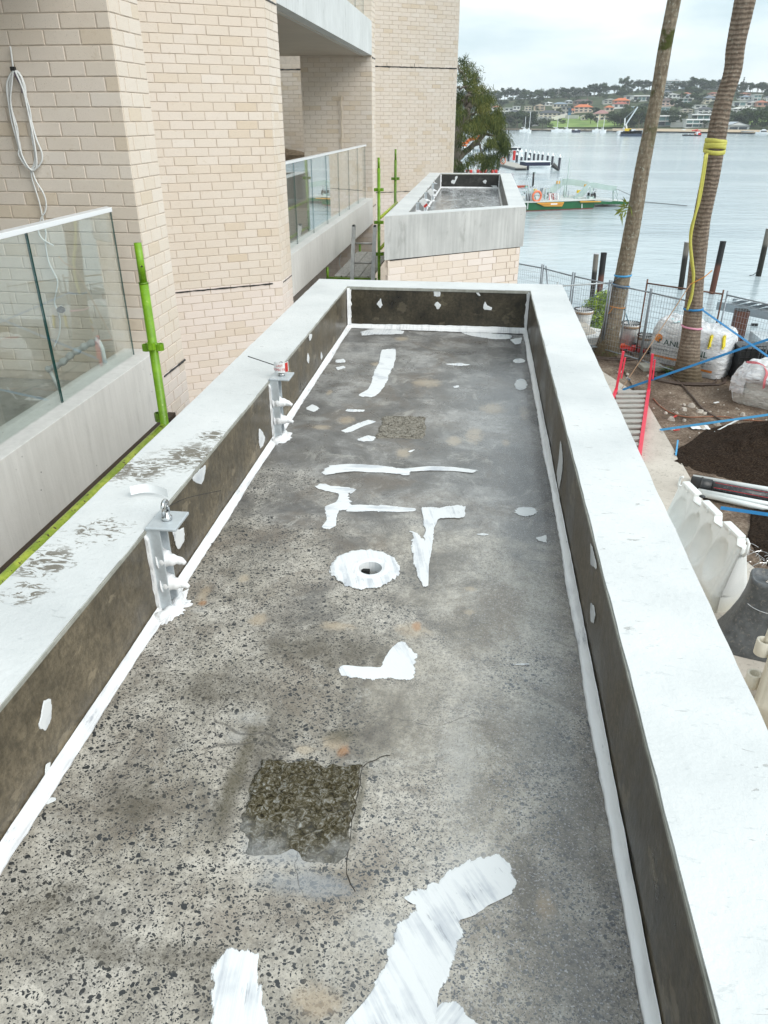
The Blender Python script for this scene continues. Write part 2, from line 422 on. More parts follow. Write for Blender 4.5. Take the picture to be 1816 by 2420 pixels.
        ck = g.N('ShaderNodeTexVoronoi', {'feature': 'DISTANCE_TO_EDGE'}, {'Vector': cw, 'Scale': 1.15}).outputs['Distance']
        cm = g.ma('MULTIPLY', g.mr(ck, .0006, .0022, 1, 0), g.mr(g.noise(p, 2.0, 2), .53, .58))
        base = g.mix(g.ma('MULTIPLY', cm, .6), base, (.04, .036, .03))
    # dark damp edge along the right fillet
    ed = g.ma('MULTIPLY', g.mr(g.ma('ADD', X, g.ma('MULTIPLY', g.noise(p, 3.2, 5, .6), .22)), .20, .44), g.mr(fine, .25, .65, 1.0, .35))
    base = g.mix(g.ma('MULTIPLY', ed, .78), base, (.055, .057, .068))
    grit = g.noise(p, 190, 2, .8)
    pale = g.ma('MULTIPLY', g.mr(grit, .56, .68), g.mr(X, -.25, .25, .12, .95))  # pale flecks in the colour stand in for sky sheen on the wet right side
    base = g.mix(g.ma('MULTIPLY', pale, .6), base, (.62, .62, .67))
    dk = g.mr(g.noise(p, 150, 3, .8), .56, .7)
    base = g.mix(g.ma('MULTIPLY', dk, .55), base, (.04, .04, .04))
    rough = g.ma('ADD', g.mr(wet, 0, 1, .40, .20), g.ma('ADD', g.mr(A, 0, 1, -.08, .06), g.mr(X, -.5, .35, .08, -.10, 'LINEAR')))
    h = g.ma('ADD', g.ma('MULTIPLY', grit, .8), g.ma('ADD', g.ma('MULTIPLY', fine, .9), g.ma('MULTIPLY', mid, 2.0)))
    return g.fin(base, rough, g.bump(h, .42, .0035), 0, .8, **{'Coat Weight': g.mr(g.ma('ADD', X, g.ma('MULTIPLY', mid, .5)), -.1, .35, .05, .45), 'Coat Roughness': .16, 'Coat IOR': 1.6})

def m_sealant(name, ang=0.0, lo=(.55, .58, .62), hi=(.78, .80, .81), feather=False):
    g = G(name); p = g.pos()
    q = g.mp(p, (1, 1, 1), (0, 0, ang))
    st = g.noise(g.mp(q, (55, 3.0, 3.0)), 1.0, 5, .6, .4)
    pa = g.noise(p, 9, 4, .6)
    c = g.ramp(g.ma('ADD', g.ma('MULTIPLY', st, .6), g.ma('MULTIPLY', pa, .5)), [(.42, lo), (.54, hi)])
    sc = g.mr(g.ma('MULTIPLY', g.noise(g.mp(q, (70, 5, 5)), 1.0, 6, .8), g.mr(pa, .3, .65, 1.15, .8)), .62, .70)
    c = g.mix(g.ma('MULTIPLY', sc, .55), c, (.27, .29, .33))
    al = None
    if feather:
        e_ = g.attr('edge'); s2 = g.noise(g.mp(q, (90, 7, 7)), 1.0, 6, .75, .3); s3 = g.noise(p, 60, 4, .8)
        k_ = g.ma('ADD', g.ma('MULTIPLY', e_, .52), g.ma('ADD', g.ma('MULTIPLY', s2, .95), g.ma('MULTIPLY', s3, .35)))
        al = g.mr(k_, .87, .98)
    kw = {'Alpha': al} if al is not None else {}
    return g.fin(c, .42, g.bump(g.ma('ADD', st, g.ma('MULTIPLY', pa, .4)), .55, .004), 0, .4, **kw)
M_seal = {}
def seal(a):
    k = round(a, 1)
    if k not in M_seal: M_seal[k] = m_sealant('brushed_sealant', -k, feather=True)
    return M_seal[k]
M_bead = m_sealant('sealant_bead', 0, (.66, .67, .69), (.84, .85, .86))
M_cope_w = m_coping(True); M_cope = m_coping(False)
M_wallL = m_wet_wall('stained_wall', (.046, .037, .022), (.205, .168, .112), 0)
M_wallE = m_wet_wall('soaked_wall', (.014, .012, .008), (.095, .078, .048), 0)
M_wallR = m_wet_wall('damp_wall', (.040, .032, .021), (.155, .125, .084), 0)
M_raw = m_raw_concrete(); M_lip = m_raw_concrete('rough_edge_concrete', (.22, .22, .19), (.42, .42, .38))
M_floor = m_floor(); M_floor2 = m_floor(True)

def ring_coat(outer, inner, z0, z1, step=.035, jit=.0015, seed=0):
    """thin painted coat on the top of the walls with slightly wavy edges"""
    def resample(poly, s):
        out = []
        for i in range(len(poly)):
            a = Vector(poly[i]); b = Vector(poly[(i + 1) % len(poly)]); n = max(1, int((b - a).length / step))
            nr = Vector((b.y - a.y, a.x - b.x)).normalized()
            for k in range(n):
                q = a.lerp(b, k / n)
                w = 0 if k == 0 else jit * mnoise.noise(Vector((q.x * 9, q.y * 9, seed))) * 2 + jit * .6 * mnoise.noise(Vector((q.x * 40, q.y * 40, seed)))
                out.append(q + nr * w)
        return out
    o = resample(outer, 1); i_ = resample(inner, -1)
    mb = MB()
    tr = geometry.tessellate_polygon([[Vector((q.x, q.y, 0)) for q in o], [Vector((q.x, q.y, 0)) for q in i_]])
    vs = [(q.x, q.y, z1) for q in o + i_] + [(q.x, q.y, z0) for q in o + i_]
    n1, n2 = len(o), len(i_); n = n1 + n2
    fs = [tuple(t) for t in tr]
    fs += [(i, (i + 1) % n1, (i + 1) % n1 + n, i + n) for i in range(n1)]
    fs += [(n1 + i, n1 + (i + 1) % n2, n1 + (i + 1) % n2 + n, n1 + i + n) for i in range(n2)]
    return mb.add(vs, fs)

def bead(pts, w, h, side, seed=0, jag=.008):
    """cove of sealant run along an inside corner; side = unit vectors (floor-ward, up the wall)"""
    a, b = Vector(side[0]), Vector(side[1]); P = [Vector(p) for p in pts]
    vs = []; fs = []; L = 0; K = 6
    pts2 = []
    for i in range(len(P) - 1):
        n = max(2, int((P[i + 1] - P[i]).length / .014))
        for k in range(n): pts2.append(P[i].lerp(P[i + 1], k / n))
    pts2.append(P[-1])
    for q in pts2:
        f1 = mnoise.noise(Vector((q.x * 2.4 + seed, q.y * 2.4, q.z * 2.4))); f2 = mnoise.noise(Vector((q.x * 38, q.y * 38 + seed, q.z * 38)))
        ww = w * (1 + .28 * f1) + jag * max(-.4, f2); hh = h * (1 + .25 * f1) + jag * .4 * f2
        for k in range(K + 1):
            t = k / K * pi / 2
            off = a * (ww * (1 - sin(t)) + .0) + b * (hh * (1 - cos(t)))
            bulge = (a + b) * .002 * mnoise.noise(Vector((q.x * 20, q.y * 20, k * .7 + seed)))
            vs.append(q + off + (a * .004 + b * .004) + bulge)
    # closed against the corner so it has body
        vs.append(q + a * .001 + b * .001)
    M = K + 2
    for i in range(len(pts2) - 1):
        for k in range(M):
            fs.append((i * M + k, i * M + (k + 1) % M, (i + 1) * M + (k + 1) % M, (i + 1) * M + k))
    return MB().add(vs, fs)

def planter(name, label, y0l, y0r, y1, wallmats, floormat, drain=None, worn=False):
    xo0, xo1, xi0, xi1 = -1.135, .598, -.893, .366
    yi1 = y1 - .235
    sl_ = (y0r - y0l) / (xo1 - xo0)
    fy = lambda x, e=0: y0l + (x - xo0) * sl_ + e
    yi0l, yi0r = fy(xi0, .29), fy(xi1, .29)
    t = thing(name, label, 'planter', (0, (y0l + y1) / 2, CBOT))
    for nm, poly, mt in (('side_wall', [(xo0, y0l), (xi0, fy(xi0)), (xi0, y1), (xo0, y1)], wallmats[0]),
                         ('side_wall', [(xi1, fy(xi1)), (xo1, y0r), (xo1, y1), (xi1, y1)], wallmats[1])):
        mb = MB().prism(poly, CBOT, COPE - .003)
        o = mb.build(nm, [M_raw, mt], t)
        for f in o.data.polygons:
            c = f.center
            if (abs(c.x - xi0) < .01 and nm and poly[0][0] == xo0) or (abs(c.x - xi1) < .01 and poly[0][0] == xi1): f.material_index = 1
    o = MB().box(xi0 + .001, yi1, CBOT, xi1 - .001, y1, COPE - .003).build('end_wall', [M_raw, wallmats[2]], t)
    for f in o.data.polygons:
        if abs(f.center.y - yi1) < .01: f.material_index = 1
    o = MB().prism([(xi0 + .001, fy(xi0)), (xi1 - .001, fy(xi1)), (xi1 - .001, yi0r), (xi0 + .001, yi0l)], CBOT, COPE - .003).build('end_wall', M_raw, t)
    lip = MB()
    yn = .0
    lip.box(xi0, yi0l, COPE - .013, xi0 + .004, yi1, COPE - .004).box(xi1 - .004, yi0r, COPE - .013, xi1, yi1, COPE - .004).box(xi0 + .004, yi1 - .006, COPE - .02, xi1 - .004, yi1, COPE - .004)
    lip.build('wall_edge', M_lip, t)
    ring_coat([(xo0, y0l), (xo1, y0r), (xo1, y1), (xo0, y1)], [(xi0, yi0l), (xi1, yi0r), (xi1, yi1), (xi0, yi1)], COPE - .004, COPE, seed=hash(name) % 7).build(
        'coping', M_cope_w if worn else M_cope, t)
    # floor, with a round hole for the drain
    fp = [(xi0, yi0l), (xi1, yi0r), (xi1, yi1), (xi0, yi1)]
    if drain:
        c, r = drain
        hole = [(c.x + r * cos(2 * pi * k / 32), c.y + r * sin(2 * pi * k / 32)) for k in range(32)]
        tr = geometry.tessellate_polygon([[Vector((x, y, 0)) for x, y in fp], [Vector((x, y, 0)) for x, y in hole]])
        MB().add([(x, y, FLO) for x, y in fp + hole], tr).build('floor', floormat, t)
    else:
        MB().add([(x, y, FLO) for x, y in fp], [(0, 1, 2, 3)]).build('floor', floormat, t)
    bead([(xi0, yi0l, FLO), (xi0, yi1, FLO)], .027, .019, ((1, 0, 0), (0, 0, 1)), 1, .0028).build('sealant_fillet', M_bead, t, True)
    bead([(xi1, yi0r, FLO), (xi1, yi1, FLO)], .024, .030, ((-1, 0, 0), (0, 0, 1)), 2, .0025).build('sealant_fillet', M_bead, t, True)
    bead([(xi0, yi1, FLO), (xi1, yi1, FLO)], .045, .026, ((0, -1, 0), (0, 0, 1)), 3, .005).build('sealant_fillet', M_bead, t, True)
    bead([(xi0, yi1, FLO + .02), (xi0, yi1, COPE - .01)], .022, .026, ((1, 0, 0), (0, -1, 0)), 4, .010).build('sealant_fillet', M_bead, t, True)
    bead([(xi1, yi1, FLO + .02), (xi1, yi1, COPE - .01)], .020, .03, ((-1, 0, 0), (0, -1, 0)), 5, .010).build('sealant_fillet', M_bead, t, True)
    return t

dc = atz(876, 1346, FLO); dr = abs(atz(904, 1346, FLO).x - dc.x)
P1 = planter('planter_box', 'long concrete planter box in the foreground, its wet floor daubed with white sealant', -2.85, -1.52, 5.415, (M_wallL, M_wallR, M_wallE), M_floor, (dc, dr), True)
P2 = planter('planter_box', 'farther concrete planter box beyond the first, its floor under a sheet of water', 9.33, 10.66, 17.42,
             (m_wet_wall('grey_wall', (.11, .11, .105), (.26, .26, .25), 0), m_wet_wall('grey_wall', (.09, .09, .085), (.21, .21, .20), 0), m_wet_wall('soaked_wall', (.012, .012, .011), (.05, .048, .042), 0)), M_floor2)

# ---- daubs of sealant on the floor and walls (outline read off the photograph, laid on the surface they cover)
def rag(poly, seed, step=.006, amp=.007):
    out = []; P = [Vector(p) for p in poly]; n = len(P)
    c = sum(P, Vector((0, 0))) / n
    for i in range(n):
        p0, p1, p2, p3 = P[i - 1], P[i], P[(i + 1) % n], P[(i + 2) % n]
        m = max(2, int((p2 - p1).length / step))
        for k in range(m):
            t = k / m
            q = .5 * ((2 * p1) + (p2 - p0) * t * .6 + (2 * p0 - 5 * p1 + 4 * p2 - p3) * t * t * .6 + (3 * p1 - p0 - 3 * p2 + p3) * t ** 3 * .6) + p1.lerp(p2, t) * 0
            lin = p1.lerp(p2, t)
            q = lin * .55 + (.5 * ((2 * p1) + (p2 - p0) * t + (2 * p0 - 5 * p1 + 4 * p2 - p3) * t * t + (3 * p1 - p0 - 3 * p2 + p3) * t ** 3)) * .45
            d = (q - c); d = d.normalized() if d.length > 1e-6 else Vector((1, 0))
            w = 1.1 * mnoise.noise(Vector((q.x * 14, q.y * 14, seed))) + .9 * mnoise.noise(Vector((q.x * 60, q.y * 60, seed + 3))) + .9 * abs(mnoise.noise(Vector((q.x * 170, q.y * 170, seed + 5))))
            out.append(q + d * amp * w)
    return out
def daub(poly, frame, parent, mat, seed, thick=.005, amp=.007, name='sealant_patch', label=None, hole=None):
    """poly: 2D points in the surface; frame(a, b, h) -> 3D"""
    q = rag(poly, seed, amp=amp); n = len(q); c = sum(q, Vector((0, 0))) / n
    ins = [p + (c - p).normalized() * min(.016, (c - p).length * .3) for p in q]
    if hole:
        hh = [Vector((hole[0].x + hole[1] * cos(-2 * pi * k / 28), hole[0].y + hole[1] * sin(-2 * pi * k / 28))) for k in range(28)]
    tr = geometry.tessellate_polygon([[Vector((p.x, p.y, 0)) for p in ins]] + ([[Vector((p.x, p.y, 0)) for p in hh]] if hole else []))
    top = ins + (hh if hole else [])
    vs = [frame(p.x, p.y, thick) for p in top]; m = len(top)
    vs += [frame(p.x, p.y, .0008) for p in q]
    fs = [tuple(t) for t in tr] + [(i, (i + 1) % n, m + (i + 1) % n, m + i) for i in range(n)]
    if hole:
        b = len(vs); vs += [frame(p.x, p.y, -.03) for p in hh]
        fs += [(n + i, n + (i + 1) % 28, b + (i + 1) % 28, b + i) for i in range(28)]
    o = MB().add(vs, fs).build(name, mat, parent)
    ea = o.data.attributes.new('edge', 'FLOAT', 'POINT'); ea.data.foreach_set('value', [1.0] * m + [0.0] * n + [1.0] * (len(vs) - m - n))
    if label: o['label'] = label
    return o
fz = lambda a, b, h: (a, b, FLO + h)
def on_floor(px, ox, oy, s):
    return [atz(ox + x / s, oy + y / s, FLO).to_2d() for x, y in px]
def ell(cx, cy, rx, ry, n=18):
    return [(cx + rx * cos(2 * pi * k / n), cy + ry * sin(2 * pi * k / n)) for k in range(n)]
C8 = (700, 700, 2.5538); C7_ = (700, 1500, 2.075); C6_ = (0, 1300, 1.8444)
daubs = [
 (C8, [(385,215),(450,198),(560,196),(660,210),(640,228),(560,232),(470,232),(400,238)], 0),
 (C8, [(990,215),(1100,210),(1200,225),(1300,232),(1300,258),(1210,262),(1120,250),(1040,238)], 0),
 (C8, [(1290,262),(1365,250),(1360,285),(1320,292)], 1),
 (C8, [(518,325),(600,320),(602,380),(585,450),(548,520),(505,585),(460,610),(375,602),(430,570),(455,520),(468,450),(500,400)], 1.2),
 (C8, [(230,385),(290,375),(302,400),(240,405)], 0), (C8, [(235,430),(290,420),(300,435),(250,448)], 0),
 (C8, [(892,410),(980,403),(1065,415),(980,423)], 0), (C8, ell(1345,390,40,16), 0), (C8, ell(1358,533,46,36), 1),
 (C8, [(52,680),(100,652),(148,680),(105,702)], 1), (C8, [(300,680),(420,686),(420,699),(300,698)], 0),
 (C8, [(268,815),(350,775),(440,745),(492,757),(400,790),(320,826)], .6), (C8, [(362,862),(440,840),(490,850),(470,875),(390,880)], .5),
 (C8, [(135,1065),(200,1025),(300,1013),(450,1020),(560,1028),(660,1042),(820,1028),(960,1035),(1100,1052),(1080,1070),(960,1058),(820,1055),(702,1064),(700,1088),(600,1080),(480,1070),(340,1060),(240,1070),(165,1082)], 1.57),
 (C8, [(108,1142),(180,1131),(300,1148),(362,1166),(342,1188),(320,1184),(326,1220),(342,1245),(340,1285),(262,1300),(245,1340),(240,1390),(182,1410),(155,1396),(182,1360),(175,1300),(160,1278),(235,1248),(262,1215),(262,1178),(180,1172),(128,1160)], 1.57),
 (C8, [(320,1262),(450,1258),(600,1270),(735,1283),(728,1300),(600,1308),(450,1302),(310,1300)], 1.57),
 (C8, [(758,1275),(880,1268),(1022,1268),(1018,1333),(872,1330),(850,1370),(835,1400),(838,1440),(822,1530),(802,1640),(798,1752),(772,1757),(738,1700),(702,1590),(686,1500),(682,1418),(722,1440),(745,1475),(770,1490),(778,1400),(765,1380),(765,1330)], .2),
 (C8, ell(1385,1302,78,33), 1.2), (C8, [(1450,1460),(1515,1440),(1512,1490),(1460,1478)], 0), (C8, [(670,940),(700,926),(722,928),(690,944)], 0),
 (C8, [(945,545),(985,535),(985,552),(955,556)], 0), (C8, [(1095,1436),(1160,1438),(1158,1444),(1100,1443)], 0),
 (C7_, [(195,172),(230,152),(300,157),(408,165),(440,100),(480,50),(530,22),(573,62),(590,120),(600,188),(570,225),(380,228),(250,216),(203,206)], .5),
 (C7_, [(510,1270),(560,1240),(700,1180),(850,1110),(1000,1070),(1050,1120),(1087,1220),(1060,1272),(960,1320),(900,1365),(820,1390),(838,1480),(820,1580),(760,1700),(700,1800),(662,1960),(215,1960),(330,1800),(380,1700),(440,1560),(500,1420),(572,1300)], .55),
 (C7_, [(690,1815),(780,1790),(840,1840),(940,1960),(670,1960)], -.6),
 (C6_, [(930,1780),(990,1725),(1060,1720),(1130,1750),(1155,1850),(1172,2120),(910,2120),(915,1900)], .1),
 (C7_, [(1075,146),(1145,143),(1145,149),(1080,151)], 0), (C6_, [(190,1097),(235,1085),(240,1093),(200,1103)], 0),
]
for i, (cc, px, an) in enumerate(daubs):
    poly = on_floor(px, *cc)
    big = max(max(p.x for p in poly) - min(p.x for p in poly), max(p.y for p in poly) - min(p.y for p in poly))
    daub(poly, fz, P1, seal(an), i * 3.1, .0032 if big > .4 else .0022, .010 if big > .2 else .006)
# drain: collar of sealant with a raised lip, pipe below
col_poly = on_floor(ell(417, 1652, 226, 124, 26), *C8)
daub(col_poly, fz, P1, seal(.3), 77, .006, .006, 'drain_collar', None, (dc.to_2d(), dr * .99))
M_pipe = plain('soiled_pipe', (.72, .72, .70), .4, 0, .2, 20, .3, .5, (.10, .09, .07))
M_dark = plain('dark_void', (.012, .012, .012), .8)
dt = MB()
vs = []; fs = []
for j in range(13):
    a = j / 12 * pi
    for k in range(40):
        th = 2 * pi * k / 40; w = 1 + .12 * mnoise.noise(Vector((cos(th) * 2, sin(th) * 2, 3)))
        r = dr * (1.42 - .42 * cos(a)) if False else dr * 1.36 - dr * .36 * cos(a)
        vs.append((dc.x + r * cos(th), dc.y + r * sin(th), FLO + .004 + .0028 * sin(a) * w))
for j in range(12):
    for k in range(40): fs.append((j * 40 + k, j * 40 + (k + 1) % 40, (j + 1) * 40 + (k + 1) % 40, (j + 1) * 40 + k))
dt.add(vs, fs).build('drain_ring', M_bead, P1, True)
MB().lathe([(dr, .006), (dr, -.02), (dr * .985, -.16)], (dc.x, dc.y, FLO), 36, cap=False).build('drain_pipe', M_pipe, P1, True)
MB().obox((dc.x - dr * .5, dc.y + dr * .55, FLO - .05), (dr * .35, .006, .035)).build('torn_edge', M_dark, P1)
MB().lathe([(.001, -.11), (dr * .98, -.112)], (dc.x, dc.y, FLO), 30, cap=False).build('drain_sump', M_dark, P1)
dd = MB()
for k in range(26):
    a = random.uniform(0, 2 * pi); r = dr * sqrt(random.random()) * .9
    dd.lathe([(.001, 0), (random.uniform(.006, .014), .006), (.001, .012)], (dc.x + r * cos(a), dc.y + r * sin(a), FLO - .108), 5, cap=False)
o = dd.build('drain_debris', plain('drain_grit', (.10, .085, .06), .8, 0, .5, 60), P1); o['kind'] = 'stuff'

# rough chipped squares in the floor
def m_rough(wet):
    g = G('chipped_concrete'); p = g.pos()
    n = g.noise(g.mp(p, (1, 1, 3)), 75, 6, .75, 1.0); l = g.noise(p, 7, 3)
    c = g.ramp(n, [(.38, (.014, .011, .004)), (.48, (.085, .070, .030)), (.55, (.20, .18, .13)), (.66, (.46, .47, .45))])
    yy = g.sep(p)[1]
    if not wet: c = g.mix(.62, c, g.mix(g.mr(n, .42, .5), (.08, .07, .055), (.40, .37, .32)))
    if wet: c = g.mix(g.mr(g.ma('ADD', yy, g.ma('MULTIPLY', l, .25)), 1.07, 1.16, .7, 0), c, g.mix(g.mr(g.noise(p, 40, 5, .7), .4, .62), (.30, .31, .31), (.56, .57, .57)))
    return g.fin(c, .12 if wet else .5, g.bump(g.ma('ADD', g.noise(p, 110, 4, .7), g.ma('MULTIPLY', n, 2)), .9, .006), 0, .4)
def rough_patch(px, cc, amp, wet, seed, sx=64, sy=64):
    q = [atz(cc[0] + x / cc[2], cc[1] + y / cc[2], FLO) for x, y in px]   # four corners: far-left, far-right, near-right, near-left
    def fn(s, t):
        p = (q[3].lerp(q[2], s)).lerp(q[0].lerp(q[1], s), t)
        e = min(s, 1 - s, t, 1 - t) * 2
        edge = min(1, e * 9)
        v = Vector((p.x * 20, p.y * 28, seed))
        h = mnoise.ridged_multi_fractal(v, .9, 2.2, 4, 1.0, 2.0) * .45 + mnoise.noise(Vector((p.x * 80, p.y * 100, seed))) * .35
        fade = 1 if not wet else .15 + .85 * min(1, max(0, (t - .36) * 5 + mnoise.noise(Vector((p.x * 12, p.y * 12, 2))) * 1.2))
        pj = p + Vector((mnoise.noise(Vector((p.y * 14, seed, 0))) * .012, mnoise.noise(Vector((p.x * 14, seed, 5))) * .012, 0))
        rag_ = (min(1, (t - .16) * 9 + 1.6 * mnoise.noise(Vector((p.x * 16, p.y * 16, 4)))) - 1 if wet else 0) + e * 7 + .9 * mnoise.noise(Vector((p.x * 26, p.y * 26, seed))) + .5 * mnoise.noise(Vector((p.x * 70, p.y * 70, seed)))
        return (pj.x, pj.y, FLO - .003 + min(1, max(0, rag_ * 2)) * (.0042 + amp * max(-.25, h + .2) * fade * edge))
    return MB().grid(fn, sx, sy).build('chipped_patch', m_rough(wet), P1, True)
rough_patch([(1130, 905), (1582, 932), (1515, 1415), (985, 1385)], C6_, .012, True, 3.0, 90, 90)
rough_patch([(520, 725), (788, 728), (780, 862), (478, 858)], C8, .010, False, 8.0, 50, 40)

M_crk = plain('crack_line', (.035, .03, .022), .8)
for k_, px in enumerate(([(1582, 935), (1572, 1010), (1549, 1120), (1536, 1190), (1530, 1260), (1516, 1330), (1512, 1380), (1515, 1430), (1548, 1490)], [(1585, 945), (1612, 925), (1640, 915), (1672, 898), (1700, 895)])):
    pts = smooth_path([atz(C6_[0] + x / C6_[2], C6_[1] + y / C6_[2], FLO + .0006) for x, y in px], 8)
    pts = [q + Vector((.003 * mnoise.noise(q * 60), .003 * mnoise.noise(q * 60 + Vector((5, 5, 5))), 0)) for q in pts]
    MB().tube(pts, [.0006 + .0012 * abs(mnoise.noise(q * 40)) for q in pts], 5).build('crack', M_crk, P1)

# smears on the walls
def wall_daub(px, cc, plane, val, seed, mat=None, parent=P1, sgn=1):
    pts = []
    for x, y in px:
        u, v = cc[0] + x / cc[2], cc[1] + y / cc[2]
        w = atx(u, v, val) if plane == 'x' else aty(u, v, val)
        pts.append(Vector((w.y, w.z)) if plane == 'x' else Vector((w.x, w.z)))
    fr = (lambda a, b, h: (val + sgn * h, a, b)) if plane == 'x' else (lambda a, b, h: (a, val - h, b))
    return daub(pts, fr, parent, mat or seal(0), seed, .003, .005)
C8B = (300, 780, 2.7667); C6B = (600, 300, 2.3714); C6F = (0, 1300, 1.8444); C9 = (960, 380, 5.533); C7S = (1400, 1000, 2.949)
for k, (cc, px) in enumerate((
    (C8B, [(860, 640),(885, 655),(905, 700),(892, 760),(868, 785),(856, 730)]), (C8B, [(440, 935),(515, 870),(512, 940),(490, 1015),(445, 1000),(420, 975)]),
    (C8B, [(288, 1300),(372, 1290),(378, 1370),(345, 1445),(322, 1440),(300, 1370)]), (C8B, [(1180, 140),(1195, 180),(1188, 220),(1172, 200)]),
    (C8B, [(1268, 135),(1280, 170),(1272, 200),(1262, 180)]), (C8B, [(1190, 22),(1212, 25),(1205, 60),(1192, 80),(1185, 50)]),
    (C6F, [(185, 650),(222, 640),(226, 700),(218, 760),(190, 800),(160, 775),(172, 700)]), (C6F, [(195, 930),(218, 920),(215, 960),(190, 990)]))):
    wall_daub(px, cc, 'x', -.893, k * 5.3, None, P1, 1)
yw = 5.18
for k, px in enumerate(([(715, 955),(722, 1000),(708, 1015),(690, 995),(695, 975)], [(1010, 912),(1048, 915),(1045, 950),(1008, 950)], [(1010, 990),(1030, 975),(1055, 995),(1045, 1015),(1028, 1025)],
                        [(1235, 908),(1255, 915),(1272, 945),(1258, 945)], [(1295, 975),(1310, 1000),(1342, 1012),(1335, 1030),(1300, 1028),(1283, 1012)])):
    wall_daub(px, C6B, 'y', yw, k * 2.7 + 1, None, P1)
for k, px in enumerate(([(0, 830),(10, 850),(40, 990),(35, 1030),(0, 990)], [(0, 1245),(20, 1270),(30, 1350),(15, 1405),(0, 1400)])):
    wall_daub([(x - (8 if x == 0 else 0), y) for x, y in px], C7S, 'x', .366, k + 9, None, P1, -1)
wall_daub([(1600, 860),(1615, 930),(1612, 1050),(1590, 1180),(1575, 1080),(1590, 960)], C8, 'x', .366, 13, seal(.1), P1, -1)
#wall_daub([(1385,1650),(1420,1690),(1432,1760),(1405,1800),(1372,1740)], (700+0, 700+0, 1.37), 'x', .366, 15, seal(.1), P1, -1)
for k, px in enumerate(([(640, 250),(645, 205),(665, 190),(680, 205),(665, 245),(650, 275),(630, 308),(600, 300),(582, 275),(605, 245)], [(1000, 265),(1040, 240),(1060, 260),(1045, 300),(1020, 295)], [(1110, 322),(1190, 320),(1195, 350),(1150, 350)])):
    wall_daub(px, C9, 'y', 17.185, k + 21, None, P2)

# thin sheet of water lying in the farther planter
g = G('rippled_film_of_water'); p = g.pos()
h = g.ma('ADD', g.noise(g.mp(p, (1.2, .45, 1), (0, 0, .25)), 9, 5, .6, .6), g.ma('MULTIPLY', g.noise(p, 30, 3), .2))
c = g.ramp(g.noise(g.mp(p, (1, .35, 1), (0, 0, .3)), 5, 6, .7, .8), [(.38, (.17, .175, .175)), (.54, (.40, .41, .42)), (.64, (.68, .70, .71))])
M_film = g.fin(c, .12, g.bump(h, .5, .02), 0, .6)
MB().add([(-.83, 9.9, FLO + .012), (.31, 10.7, FLO + .012), (.31, 17.12, FLO + .012), (-.83, 17.12, FLO + .012)], [(0, 1, 2, 3)]).build('water_film', M_film, P2)

